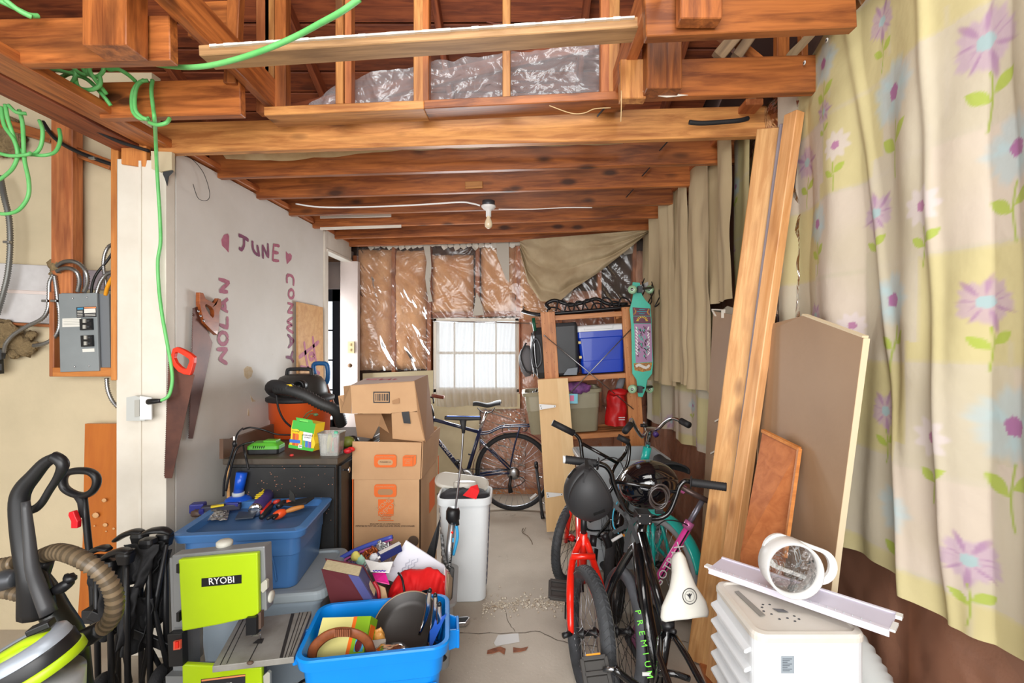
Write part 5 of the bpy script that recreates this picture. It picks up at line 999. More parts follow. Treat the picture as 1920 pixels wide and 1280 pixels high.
# ---------------------------------------------------------------- wheels
def wheel(par, c, ax, r, tr, rimc=None, tyre=None, spokes=28, hub=.022, wall=None, tread=True, group=None):
    """c centre, ax axle direction; the tyre, rim, spokes and hub are parts"""
    ax = Vector(ax).normalized(); q = V(0, 0, 1).rotation_difference(ax).to_matrix().to_4x4(); T = Matrix.Translation(c) @ q
    m = M(); prof = [(r-tr+tr*math.cos(a*PI/6), tr*math.sin(a*PI/6)) for a in range(-4, 17)]; prof = [(r-tr+tr*math.cos(a), tr*math.sin(a)) for a in [(-1.0+k*.115)*PI+PI for k in range(18)]]
    m.lathe([(r-tr+tr*math.cos(t*2*PI/14), tr*math.sin(t*2*PI/14)) for t in range(15)], 56, T); m.f = [f for f in m.f if len(f) == 4]; m.m = [0]*len(m.f); m.sm = [True]*len(m.f)
    ty = obj('tyre', m, tyre or RUB, par)
    if tread:
        m = M()
        for k in range(64):
            a = 2*PI*k/64
            for s_ in (-1, 1):
                p0 = T @ V((r+.0005)*math.cos(a), (r+.0005)*math.sin(a), s_*tr*.08); p1 = T @ V((r-tr*.22)*math.cos(a+.06), (r-tr*.22)*math.sin(a+.06), s_*tr*.66); m.bar(p0, p1, .006, .003, (p0-Vector(c)))
        o = obj('tread', m, tyre or RUB, ty); o['kind'] = 'stuff'
    ri = r-tr*1.75; m = M(); m.lathe([(ri, -tr*.5), (ri+.014, -tr*.55), (ri+.014, tr*.55), (ri, tr*.5), (ri-.006, tr*.2), (ri-.006, -tr*.2), (ri, -tr*.5)], 48, T); m.f = [f for f in m.f if len(f) == 4]; m.m = [0]*len(m.f); m.sm = [True]*len(m.f); obj('rim', m, rimc or ALU, par)
    if wall:
        m = M(); 
        for s_ in (-1, 1): m.lathe([(ri+.014, s_*tr*.62), (r-tr*.75, s_*tr*.98)], 48, T)
        m.f = [f for f in m.f if len(f) == 4]; m.m = [0]*len(m.f); m.sm = [True]*len(m.f); obj('sidewall', m, wall, par)
    m = M()
    for k in range(spokes):
        a = 2*PI*k/spokes; s_ = 1 if k % 2 else -1; b = a+(.9 if (k//2) % 2 else -.9); m.tube([T @ V(hub*math.cos(b), hub*math.sin(b), s_*.028), T @ V(ri*math.cos(a), ri*math.sin(a), 0)], .0013, 4, sm=1)
    o = obj('spokes', m, CHR if rimc is None else rimc, par); o['kind'] = 'stuff'
    m = M(); m.lathe([(.006, -.05), (.008, -.045), (hub, -.032), (hub, -.026), (.012, -.02), (.012, .02), (hub, .026), (hub, .032), (.008, .045), (.006, .05)], 16, T); obj('hub', m, BLK if rimc else STEEL, par)
    return T
def bt(name, pts, r, mt, par, sm=1, n=12): m = M(); m.tube([Vector(p) for p in pts], r, n, sm=sm); return obj(name, m, mt, par)
# navy bicycle at the back, side on
NV = mat('navy_frame', (28, 36, 66), .25, coat=.4); bk = thing('bicycle', 'navy touring bicycle with rear rack parked before the back window', 'bicycle', (-.35, 4.27, 0)); YB = 4.27
def B(x, y, dy=0): return P(x, y, YB)+V(0, dy, 0)
rc_ = B(963, 884); rr = .345
wheel(bk, rc_, (0.06, 1, 0), rr, .021, ALU, spokes=32, tread=False)
fc = V(rc_.x-1.04, 4.30, .345); wheel(bk, fc, (0.06, 1, 0), rr, .021, ALU, spokes=32, tread=False)
bb = B(874, 893); st = B(900, 806); ht = B(812, 786); hb_ = B(806, 806)
bt('seat_tube', [bb, st], .017, NV, bk); bt('top_tube', [st+V(0, 0, -.02), ht], .016, NV, bk); bt('down_tube', [bb, hb_], .019, NV, bk); bt('head_tube', [ht+V(-.005, 0, .03), hb_+V(.005, 0, -.02)], .02, NV, bk)
for s_ in (-.055, .055): bt('chain_stay', [bb+V(0, s_*.5, 0), rc_+V(-.1, s_, 0), rc_+V(0, s_, 0)], .010, NV, bk); bt('seat_stay', [st+V(0, s_*.4, -.09), rc_+V(0, s_, 0)], .008, NV, bk); bt('rack_stay', [B(975, 799)+V(0, s_, 0), B(966, 830)+V(0, s_, 0), B(957, 872)+V(0, s_, 0)], .007, NV, bk, sm=3)
bt('fork', [hb_, fc+V(.06, -.05, .12), fc+V(0, -.055, 0)], .012, NV, bk, sm=3)
bt('seat_post', [st, B(913, 772)], .0135, CHR, bk)
m = M(); sd0, sd1 = B(887, 758), B(939, 757)
def fn(u, v):
    x = sd0.x+(sd1.x-sd0.x)*u; w = .018+.055*u**1.6; a = (v-.5)*PI; return (x, YB+w*math.sin(a), sd0.z+.006*math.sin(u*9)-.012*math.sin(u*PI)+.03*math.cos(a)-.012+.012*u)
m.sheet(fn, 16, 10); obj('saddle', m, BLKM, bk, solid=.012)
bt('saddle_rail', [B(895, 764), B(905, 773), B(920, 773), B(928, 764)], .004, BLK, bk, sm=3)
for s_ in (-.05, .05): bt('rack_rail', [B(902, 812), B(918, 810), B(933, 803), B(947, 799), B(998, 797)], .007, NV, bk, sm=4).location.y += s_
for x in (945, 960, 975, 990): bt('rack_bar', [B(x, 799, -.05), B(x, 799, .05)], .005, NV, bk)
bt('rack_hook', [B(942, 803), B(943, 812), B(960, 812), B(986, 808), B(988, 802)], .004, BLK, bk, sm=2)
R2 = Matrix.Translation(rc_) @ V(0, 0, 1).rotation_difference(V(.06, 1, 0)).to_matrix().to_4x4()
m = M()
for k in range(30):
    a0, a1 = PI*.55+k*PI*.95/30, PI*.55+(k+1)*PI*.95/30
for k in range(34):
    a0, a1 = -.35+k*.105, -.35+(k+1)*.105; rf_ = rr+.018
    q = [V(rc_.x+rf_*math.cos(a)*1, YB+s_, rc_.z+rf_*math.sin(a)) for a in (a0, a1) for s_ in (-.026, .026)]; m.add([q[0], q[1], q[3], q[2]], [(0, 1, 2, 3)])
obj('mudguard', m, mat('dark_red_guard', (104, 40, 28), .4), bk, solid=.003, weld=True)
R3 = Matrix.Translation(rc_+V(0, -.05, 0)) @ Euler((PI/2, 0, 0)).to_matrix().to_4x4(); m = M(); m.lathe([(.015, .0), (.055, .0), (.056, .004), (.04, .01), (.03, .018), (.015, .02)], 24, R3); obj('cassette', m, STEEL, bk)
m = M(); m.lathe([(.055, 0), (.085, 0), (.085, .004), (.055, .004)], 32, Matrix.Translation(bb+V(0, -.055, 0)) @ Euler((PI/2, 0, 0)).to_matrix().to_4x4()); m.lathe([(0, 0), (.02, 0), (.02, .02), (0, .02)], 16, Matrix.Translation(bb+V(0, -.06, 0)) @ Euler((PI/2, 0, 0)).to_matrix().to_4x4()); obj('chainring', m, STEEL, bk)
bt('chain', [bb+V(0, -.06, .082), rc_+V(0, -.06, .04)], .004, BLK, bk); bt('chain', [bb+V(0, -.06, -.082), B(955, 912, -.06), B(985, 897, -.05), rc_+V(.03, -.06, -.02)], .004, BLK, bk, sm=2)
bt('derailleur', [rc_+V(-.02, -.065, -.02), B(956, 905, -.07), B(958, 918, -.07)], [.012, .014, .022], BLK, bk)
bt('crank', [bb+V(0, -.07, 0), bb+V(-.06, -.08, .16)], .011, STEEL, bk); bt('pedal', [bb+V(-.06, -.09, .16), bb+V(-.06, -.17, .16)], .018, BLK, bk)
bt('brake', [B(906, 832, -.03), B(922, 842, -.03)], .009, STEEL, bk); m = M(); m.slab([B(993, 931, -.03), B(1004, 922, -.03), B(1007, 925, -.03), B(995, 934, -.03)], (0, -1, 0), .004); obj('reflector', m, WHT, bk)
bt('cable_guide', [B(886, 853), B(878, 851)], .007, BLK, bk)
bt('stem', [ht+V(0, 0, .02), ht+V(-.02, 0, .12), B(790, 748)], .014, BLK, bk, sm=2); bt('handlebar', [B(790, 746, -.30), B(793, 742, -.1), B(793, 742, .1), B(790, 746, .28)], .011, BLK, bk, sm=3)
bt('handlebar_bend', [B(793, 742, -.25), B(806, 740, -.3)], .011, BLK, bk); bt('grip', [B(818, 740)+V(-.01, -.15, .01), B(838, 741)+V(0, -.15, 0)], .016, mat('brown_grip', (122, 62, 44), .6), bk); bt('brake_lever', [B(808, 740)+V(0, -.15, 0), B(820, 742)+V(-.01, -.15, 0), B(819, 752)+V(0, -.15, 0)], .007, BLK, bk, sm=3)
m = M(); d_ = (bb-hb_).normalized(); Rm = Matrix((d_, V(0, -1, 0).cross(d_)*-1, V(0, -1, 0))).transposed()
yv = V(0, -1, 0).cross(d_); Rm = Matrix(((d_.x, yv.x, 0), (d_.y, yv.y, -1), (d_.z, yv.z, 0))); text('lettering', 'INFINITY', B(838, 843, -.021), None, .045, WHT, bk, R=Rm)

# ================================================================ LEFT AND CENTRE: cabinet, vacuum, boxes, totes, bandsaw, wagon
CBK = mat('black_painted_cabinet', (42, 42, 42), .45, c2=(28, 28, 28), sc=5, dirt=((104, 92, 78), 16, .70)); CTOP = mat('worn_cabinet_top', (92, 80, 66), .5, c2=(60, 54, 48), sc=8, amt=1.2)
TZ = .884
cb = thing('cabinet', 'black painted cabinet with worn top against the painted wall', 'cabinet', (-1.3, 2.9, 0))
m = M(); m.box(-1.585, -1.015, 2.54, 3.45, .04, TZ-.03); obj('body', m, CBK, cb, bevel=.003)
m = M(); m.box(-1.605, -1.0, 2.52, 3.47, TZ-.032, TZ); obj('top', m, CTOP, cb, bevel=.006)
m = M(); m.box(-1.585, -1.57, 2.525, 2.545, .04, TZ-.035); obj('bare_edge', m, SPRUCE, cb)
m = M(); m.box(-1.575, -1.02, 2.53, 2.54, .06, TZ-.05); obj('front_panel', m, CBK, cb)
for i, (a, b) in enumerate(((2.57, 2.98), (3.0, 3.42))):
    m = M(); m.box(-1.015, -1.0, a, b, .08, TZ-.05); d_ = obj('door', m, CBK, cb, bevel=.003); m = M(); m.tube([V(-1.0, a+.05, .80), V(-.985, a+.05, .80), V(-.975, a+.05, .80)], [.006, .008, .016], 12, sm=2); obj('knob', m, CHR, d_)
m = M(); m.slab([V(-1.60, 2.52, TZ), V(-1.60, 3.3, TZ), V(-1.60, 3.3, TZ+.10), V(-1.60, 2.6, TZ+.09), V(-1.60, 2.52, TZ+.105)], (-1, 0, 0), .02); obj('backsplash', m, mat('brown_board', (104, 78, 62), .6), cb)
m = M(); random.seed(5)
for i in range(70): x, y = random.choice(((random.gauss(520, 25), random.gauss(915, 12)), (random.uniform(440, 625), random.uniform(870, 1000)))); p = P(min(628, max(436, x)), y, 2.528); m.ball((p.x, p.y, p.z), (.004*random.random()+.001, .001, .002*random.random()+.001), 5)
o = obj('paint_flecks', m, mat('orange_flecks', (206, 140, 110), .6), cb); o['kind'] = 'stuff'
# shop vacuum
vx, vy = -1.50, 3.17
vc = thing('shop_vacuum', 'orange bucket shop vacuum with black motor head on the cabinet', 'vacuum', (vx, vy, TZ)); OR = mat('orange_bucket', (222, 92, 36), .4, c2=(208, 82, 32), sc=3)
VT = Matrix.Translation((vx, vy, TZ)) @ Matrix.Diagonal((.92, .92, .86, 1))
m = M(); m.lathe([(.18, 0), (.192, .01), (.197, .13), (.203, .135), (.207, .27), (.212, .275)], 40, VT); obj('bucket', m, OR, vc)
m = M(); m.lathe([(.222, .268), (.226, .275), (.226, .295), (.205, .305), (.17, .31)], 40, VT); obj('rim_band', m, BLKM, vc)
m = M(); m.lathe([(.172, .30), (.17, .34), (.158, .40), (.13, .445), (.09, .465), (0, .47)], 32, VT, sx=1.05); md = obj('motor_head', m, mat('vac_black', (50, 48, 46), .45), vc)
m = M(); m.tube([VT @ V(x, -.02, z) for x, z in ((-.09, .43), (-.085, .49), (-.065, .505), (.065, .505), (.085, .49), (.09, .43))], .012, 8, sm=2, flat=1.5); obj('carry_handle', m, BLKM, vc)
c = P(558, 724, vy-.20); m = M(); m.lathe([(.034, -.03), (.038, 0), (.036, .03), (.026, .032), (.024, .0), (0, -.005)], 20, Matrix.Translation((c.x, vy-.165, c.z)) @ Euler((PI/2, 0, 0)).to_matrix().to_4x4()); obj('blower_port', m, BLK, vc)
hp = [P(640, 795, 3.0), P(630, 770, 2.92), P(600, 756, 2.88), P(570, 740, 2.86), P(540, 730, 2.86), P(518, 728, 2.88)]
m = M(); ridged(m, hp, .034, .009, 14, amp=.10); obj('hose', m, mat('hose_black', (46, 46, 46), .5), vc)
m = M(); m.tube([P(545, 729, 2.86), P(525, 724, 2.87), P(512, 722, 2.90), P(507, 728, 2.93), P(512, 736, 2.95), P(522, 742, 2.97)], [.034, .036, .034, .032, .026, .02], 14, sm=3); obj('hose_elbow', m, BLKM, vc)
m = M(); m.slab([P(536, 721, 2.84), P(546, 720, 2.84), P(549, 724, 2.84), P(541, 723.5, 2.84)], (0, -1, 0), .003); obj('yellow_mark', m, mat('yellow_print', (240, 200, 30), .5), vc)
m = M(); m.tube([P(518, 738, 2.9), P(522, 765, 2.88), P(533, 788, 2.86), P(550, 803, 2.84)], .006, 7, sm=5); m.tube([P(550, 815, 2.84), P(520, 814, 2.83), P(495, 806, 2.80), P(470, 801, 2.78), P(455, 805, 2.75)], .005, 7, sm=5); obj('power_cord', m, BLK, vc)
m = M(); m.tube([P(569, 783, 2.95), P(575, 775, 2.93), P(585, 769, 2.92)], .003, 6, sm=4); m.tube([P(574, 784, 2.95), P(582, 776, 2.93), P(590, 776, 2.92)], .003, 6, sm=4); m.ball(P(592, 777, 2.9), (.016, .012, .01), 8); setp(obj('green_tipped_wires', m, mat('dull_green', (90, 120, 80), .5)), 'two thin wires with a green tip in front of the orange bucket', 'wires')
# black power cords draped over the cabinet corner
pc_ = thing('power_cord', 'black power cord with white pronged plug draped over the cabinet corner', 'cord', P(438, 850, 2.5))
for k, pts in enumerate(([(455, 803, 2.62), (446, 812, 2.55), (440, 830, 2.49), (437, 842, 2.48), (430, 865, 2.48), (424, 885, 2.48), (420, 905, 2.48), (419, 930, 2.48)], [(475, 828, 2.6), (455, 833, 2.52), (444, 842, 2.48), (437, 862, 2.47), (430, 890, 2.47), (424, 920, 2.47)], [(456, 832, 2.55), (459, 848, 2.49), (463, 866, 2.49), (466, 880, 2.49)])):
    m = M(); m.tube([P(*p) for p in pts], .0055, 7, sm=5); obj('cord_run', m, BLK, pc_)
m = M(); m.tube([P(440, 837, 2.47), P(440, 831, 2.47), P(439, 826, 2.47)], [.010, .012, .006], 8, sm=1); obj('plug', m, BLK, pc_); m = M(); p = P(439, 822, 2.47); m.box(p.x-.004, p.x+.004, p.y-.002, p.y+.002, p.z-.008, p.z+.012); obj('prong', m, WHT, pc_)
# green battery charger
gx = P(503, 840, 2.68); gz = TZ
gc_ = thing('battery_charger', 'green and black battery charger on the cabinet', 'charger', (gx.x, 2.66, gz)); T = Matrix.Translation((gx.x, 2.66, gz)) @ Euler((0, 0, .08)).to_matrix().to_4x4()
m = M(); m.rloft([(0, .155, .09, .015), (.004, .165, .10, .015), (.028, .168, .10, .015)], T, cap1=True); obj('base', m, BLK, gc_, bevel=.001)
m = M(); m.rloft([(.028, .168, .10, .015), (.045, .166, .098, .015), (.058, .13, .08, .015), (.062, .12, .07, .015)], T, cap1=True); ch = obj('green_cover', m, mat('charger_green', (86, 172, 50), .35), gc_, bevel=.001)
for i in range(6): m = M(); m.cbox(T @ V(-.045+i*.011, -.050, .042), (.004, .004, .014), (0, .3, 0)); obj('vent_slot', m, BLK, ch)
m = M(); m.cbox(T @ V(.03, 0, .066), (.07, .05, .012)); obj('battery_rail', m, mat('charger_green', (0, 0, 0)), ch, bevel=.002)
# box of sidewalk chalk
kx = thing('chalk_box', 'green and yellow chalk carton standing on the cabinet', 'carton', P(566, 845, 2.60))
YK = mat('carton_yellow', (236, 196, 40), .4); GK = mat('carton_green', (60, 176, 60), .4)
def kq(pts, mt, nm, off=0, par=None, t=.0012): m = M(); m.slab([P(x, y, 2.60-off) for x, y in pts], (0, -1, 0), t); return obj(nm, m, mt, par or kx)
bx = [(549, 788), (592, 795), (588, 820), (591, 832), (586, 846), (541, 838), (545, 820), (546, 802)]
m = M(); m.slab([P(x, y, 2.60) for x, y in bx], (.35, 1, 0), .07); obj('body', m, YK, kx)
kq([(550, 787), (592, 794), (588, 814), (547, 803)], GK, 'green_top', .001); kq([(555, 782), (585, 787), (588, 794), (557, 790)], GK, 'hang_flap', .0); kq([(562, 786), (578, 788), (578, 792), (562, 790)], mat('carton_light_green', (110, 210, 90), .4), 'handle_slot', .001)
for (x0, col) in ((548, (196, 80, 30)), (554, (226, 100, 40)), (560, (226, 200, 50)), (566, (90, 180, 80)), (572, (50, 120, 200)), (578, (120, 90, 170))): kq([(x0+1, 812+(x0-548)*.15), (x0+6, 813+(x0-548)*.15), (x0+5, 835+(x0-548)*.15), (x0, 834+(x0-548)*.15)], mat('chalk_%d' % x0, col, .5), 'printed_chalk', .0015)
kq([(569, 809), (586, 812), (583, 828), (568, 825)], WHT, 'word_panel', .003); text('lettering', 'WASHABLE\nCHALK', P(576.5, 818, 2.5955), (PI/2, .1, 0), .0115, INK, kx)
kq([(543, 823), (563, 825), (563, 831), (543, 829)], mat('banner_blue', (40, 110, 200), .4), 'blue_banner', .0032); kq([(541, 833), (590, 841), (586, 846), (541, 839)], mat('carton_green', (0, 0, 0)), 'green_foot', .0033)
p = P(554, 808, 2.594); m = M(); m.ball((p.x, p.y, p.z), (.021, .002, .012), 16); obj('logo_oval', m, mat('logo_yellow', (250, 206, 30), .4), kx); text('lettering', 'Crayola', P(554, 808, 2.591), (PI/2, .1, 0), .011, mat('logo_green', (30, 120, 50), .4), kx); kq([(560, 833), (567, 834), (566, 840), (559, 839)], WHT, 'count_panel', .0045); text('lettering', '24', P(563, 836.5, 2.5935), (PI/2, .1, 0), .014, INK, kx)
# plastic tub of chalk sticks
tb_ = thing('chalk_tub', 'clear plastic tub of pastel chalk sticks at the cabinet corner', 'tub', P(622, 846, 2.58)); tc_ = P(622, 846, 2.62); tz = TZ+.001
m = M(); m.rloft([(0, .098, .08, .012), (.115, .118, .10, .015), (.118, .124, .106, .016), (.122, .124, .106, .016)], Matrix.Translation((tc_.x, 2.62, tz))); obj('clear_tub', m, film('tub_film', tint=(232, 234, 228), a=.28, rough=.15, bsc=10, bs=.1), tb_, solid=.002)
for i, (dx, dz, ln_, col, an) in enumerate(((-.035, .06, .09, (206, 200, 190), .1), (-.012, .065, .095, (210, 206, 120), .15), (.012, .07, .11, (110, 206, 170), .2), (.03, .055, .08, (196, 120, 130), -.1), (.04, .06, .09, (200, 200, 206), .0), (0.0, .05, .08, (230, 150, 90), .05), (-.03, .05, .08, (220, 220, 214), -.1))):
    c = V(tc_.x+dx, 2.60+.012*(i % 3), tz+dz); d_ = V(math.sin(an), 0, math.cos(an))*ln_/2; m = M(); m.tube([c-d_, c+d_], .0105, 10, sm=1); obj('chalk_stick', m, mat('pastel_%d' % i, col, .9), tb_)
# clutter behind the tub
for nm, pts, r, c, lb, ct in (('red_trinket', [(624, 790, 2.8)], .028, (200, 40, 30), 'small red plastic trinket behind the chalk tub', 'cap'), ('olive_bag', [(650, 800, 2.8)], .045, (120, 130, 50), 'olive crumpled bag behind the chalk tub', 'bag'), ('red_tool', [(658, 812, 2.68)], .02, (220, 40, 36), 'red tool body beside the cardboard box flap', 'tool'), ('red_bit', [(652, 830, 2.64)], .02, (190, 30, 40), 'red plastic piece at the right cabinet edge', 'plastic piece'), ('black_pouch', [(660, 783, 2.85)], .04, (30, 30, 32), 'black pouch under the crumpled box flap', 'pouch'), ('red_bead', [(547, 847, 2.57)], .010, (190, 50, 46), 'tiny red bead by the foot of the chalk carton', 'bead')):
    p = P(*pts[0]); z = TZ+r*.7 if nm != 'red_bead' else TZ-.012; z = TZ+r*.7; m = M(); m.ball((p.x, p.y, z), (r*1.1, r*.8, r*.7), 14, f=lambda q: .22*nz(q.x*3+r*90, q.y*3, q.z*3)); setp(obj(nm, m, mat(nm+'_m', c, .45)), lb, ct)
# shovel with blue D handle
sh = thing('shovel', 'shovel with blue D shaped grip standing behind the shop vacuum', 'shovel', (-1.55, 3.65, 0)); BH = mat('blue_grip', (24, 92, 150), .35)
m = M(); q = [P(590, 702, 3.6), P(588, 690, 3.6), P(590, 682, 3.6), P(603, 681, 3.6), P(612, 683, 3.6), P(615, 695, 3.6), P(614, 712, 3.6), P(608, 720, 3.6), P(599, 712, 3.6), P(593, 704, 3.6)]; m.tube(q, .017, 10, sm=3); obj('grip', m, BH, sh)
m = M(); m.tube([P(608, 712, 3.6), P(612, 724, 3.6), P(640, 800, 3.7), V(-1.3, 3.75, .25)], .015, 10, sm=1); obj('shaft', m, mat('shaft_wood', (124, 72, 48), .5), sh)
m = M(); m.slab([V(-1.42, 3.75, .28), V(-1.18, 3.75, .28), V(-1.17, 3.80, .02), V(-1.43, 3.80, .02)], (0, 1, 0), .004); obj('blade', m, STEEL, sh)

# ---- moving box with flaps up, and a crumpled box sitting in it
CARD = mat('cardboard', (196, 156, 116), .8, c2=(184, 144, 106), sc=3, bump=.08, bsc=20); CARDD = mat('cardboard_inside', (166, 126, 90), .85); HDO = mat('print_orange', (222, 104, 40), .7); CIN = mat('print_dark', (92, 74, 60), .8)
bx0, bx1, by0, by1, bz, bt_ = -.985, -.605, 2.70, 3.18, .726, .936
hb2 = thing('moving_box', 'tall cardboard moving box with orange print beside the black cabinet', 'box', ((bx0+bx1)/2, (by0+by1)/2, 0))
for nm, a in (('side', (bx0, bx1, by0, by0+.006, 0, bz)), ('side', (bx0, bx1, by1-.006, by1, 0, bz)), ('side', (bx0, bx0+.006, by0, by1, 0, bz)), ('side', (bx1-.006, bx1, by0, by1, 0, bz)), ('bottom', (bx0, bx1, by0, by1, 0, .006))): m = M(); m.box(*a); obj(nm, m, CARD, hb2)
m = M(); m.slab([V(bx0-.004, by0-.004, bz), V(bx1, by0-.004, bz), V(bx1+.004, by0+.01, bt_-.006), V(bx0-.006, by0+.01, bt_)], (0, 1, 0), .005); obj('flap', m, CARD, hb2)
m = M(); m.slab([V(bx1, by0+.012, bz), V(bx1, by1, bz), V(bx1+.02, by1, bt_+.0), V(bx1+.006, by0+.02, bt_-.005)], (1, 0, 0), .005); obj('flap', m, CARD, hb2)
m = M(); m.slab([V(bx0, by1, bz), V(bx1, by1, bz), V(bx1, by1+.01, bt_), V(bx0, by1+.01, bt_)], (0, 1, 0), .005); obj('flap', m, CARD, hb2)
yf = by0-.0055
def bp(name, pts, mt=HDO, Y=None, t=.0008): m = M(); m.slab([P(x, y, (Y or yf)) for x, y in pts], (0, -1, 0), t); return obj(name, m, mt, hb2)
for cy in (864, 919.5):
    rr_ = [(704+ (16 if sx > 0 else -16)+5*math.cos(a), cy+sy*7+5*math.sin(a)) for sx, sy, a0 in ((1, 1, 0), (-1, 1, PI/2), (-1, -1, PI), (1, -1, 1.5*PI)) for a in (a0, a0+PI/4, a0+PI/2)]; rr_ = [(x+18.5-0, y) for x, y in rr_]
    pl = bp('handle_print', rr_); 
    q = [(722.5+sx*9+5.5*math.cos(a), cy+2.5+5.5*math.sin(a)) for sx, a0 in ((1, -PI/2), (-1, PI/2)) for a in (a0, a0+PI/4, a0+PI/2, a0+3*PI/4, a0+PI)]; bp('hand_hole', q, CARD if cy < 900 else CARDD, yf-.001)
    text('lettering', 'POIGNEE FACILEMENT', P(722.5, cy-7.5, yf-.0012), (PI/2, 0, 0), .0105, CARD, hb2)
text('lettering', 'POIGNEE ICI', P(722.5, 866, yf-.003), (PI/2, 0, 0), .011, CIN, hb2)
bp('logo_square', [(709, 936), (738, 936), (738, 964), (709, 964)]); text('lettering', 'HOME\nDEPOT', P(723.5, 950, yf-.0018), (PI/2, math.radians(-38), 0), .034, CARD, hb2)
text('lettering', 'RECYCLED\nCARTON', P(723.5, 970, yf-.001), (PI/2, 0, 0), .013, HDO, hb2); bp('logo_frame', [(709, 965), (738, 965), (738, 966), (709, 966)]); bp('logo_frame', [(709, 975), (738, 975), (738, 976), (709, 976)])
text('lettering', 'EXCLUSIF DE LA CORPORATION\nIMPRIMES EN MOIT DE LA RECYCLE AVEC ENCRE SANS DANGER', P(722, 984, yf-.001), (PI/2, 0, 0), .0115, CIN, hb2)
cube = bp('cube_print', [(755, 857), (774, 857), (774, 874), (755, 874)]); bp('cube_print', [(755, 856), (760, 853), (780, 853), (774, 856)]); bp('cube_print', [(775, 857), (780, 853), (780, 869), (775, 874)]); text('lettering', 'STORAGE\nCARE\nGROUP', P(764.5, 865, yf-.001), (PI/2, 0, 0), .0095, CARD, hb2)
c = P(775, 1014, yf); m = M(); m.lathe([(.024, 0), (.030, 0), (.030, .001), (.024, .001)], 28, Matrix.Translation(c) @ Euler((PI/2, 0, 0)).to_matrix().to_4x4()); obj('recycling_ring', m, CIN, hb2); text('lettering', 'ROUND', c+V(0, -.001, 0), (PI/2, 0, 0), .013, CIN, hb2)
bp('edge_stripe', [(660.5, 898), (662.5, 898), (662.5, 1060), (660.5, 1060)])
def sq(name, pts, mt=HDO): m = M(); m.slab([PX(x, y, bx1+.0005) for x, y in pts], (1, 0, 0), .001); return obj(name, m, mt, hb2)
sq('logo_square', [(805, 905), (815, 893), (815, 945), (805, 962)]); sq('edge_stripe', [(821, 855), (822.5, 853), (822.5, 905), (821, 907)]); sq('side_line', [(802, 842), (821, 815), (821, 819), (802, 846)], CIN)
for i in range(4): sq('side_line', [(802, 852+i*5), (818-i*2, 832+i*5), (818-i*2, 833+i*5), (802, 853.5+i*5)], CIN)
cbx = thing('crumpled_box', 'crumpled cardboard box upside down on the moving box', 'box', P(720, 828, 2.85))
def cz(x, y, Y): return P(x, y, Y)
front = [(657, 722, 2.74), (777, 714, 2.74), (783, 770, 2.74), (772, 772, 2.74), (749, 772, 2.74), (733, 774, 2.74), (733, 775, 2.74), (660, 775, 2.74)]
def cs(name, pts, mt=CARD, t=.005, n=(0, 1, 0)): m = M(); m.slab([P(*p) for p in pts], n, t); return obj(name, m, mt, cbx)
cs('front_flap', front); cs('front_panel', [(733, 748, 2.745), (749, 744, 2.745), (749, 772, 2.745), (783, 772, 2.745), (798, 829, 2.76), (736, 822, 2.76)])
cs('side', [(777, 714, 2.74), (802, 703, 3.02), (815, 812, 3.02), (798, 829, 2.76), (783, 770, 2.74)], CARDD, n=(-1, 0, 0)); cs('top', [(657, 722, 2.74), (777, 714, 2.74), (802, 703, 3.02), (688, 708, 3.02)], mat('card_white_top', (206, 192, 184), .7), n=(0, 0, -1))
cs('left_flap', [(657, 722, 2.74), (659, 775, 2.74), (638, 774, 2.84), (634, 742, 2.86), (645, 740, 2.85), (644, 724, 2.84)], n=(0, 1, 0)); cs('inner_panel', [(664, 776, 2.82), (715, 775, 2.82), (730, 812, 2.80), (710, 798, 2.84), (698, 822, 2.86), (670, 818, 2.86)], CARDD); cs('back_panel', [(688, 708, 3.02), (802, 703, 3.02), (812, 800, 3.02), (720, 800, 3.02)], CARDD)
cs('inner_flap', [(735, 751, 2.73), (748, 746, 2.73), (749, 756, 2.73), (736, 757, 2.73)], CARDD, .002); cs('black_tape', [(753, 772, 2.738), (767, 771, 2.738), (770, 794, 2.74), (757, 793, 2.74)], BLK, .002, (0, -1, 0)); cs('barcode_frame', [(700, 734, 2.738), (731, 734, 2.738), (731, 755, 2.738), (700, 755, 2.738)], INK, .001, (0, -1, 0)); cs('barcode_ground', [(702, 736, 2.7365), (729, 736, 2.7365), (729, 753, 2.7365), (702, 753, 2.7365)], CARD, .001, (0, -1, 0))
random.seed(11); x = 704
while x < 727: w2 = random.choice((.8, 1.3, 2)); cs('barcode_bar', [(x, 738, 2.735), (x+w2, 738, 2.735), (x+w2, 751, 2.735), (x, 751, 2.735)], INK, .0006, (0, -1, 0)); x += w2+random.choice((.9, 1.4))
text('lettering', 'CHEZ', (P(730, 712, 2.87)+V(0, 0, .004)), (math.radians(2), 0, 0), .075, mat('faded_red', (178, 70, 90), .7), cbx, sx=1.5)

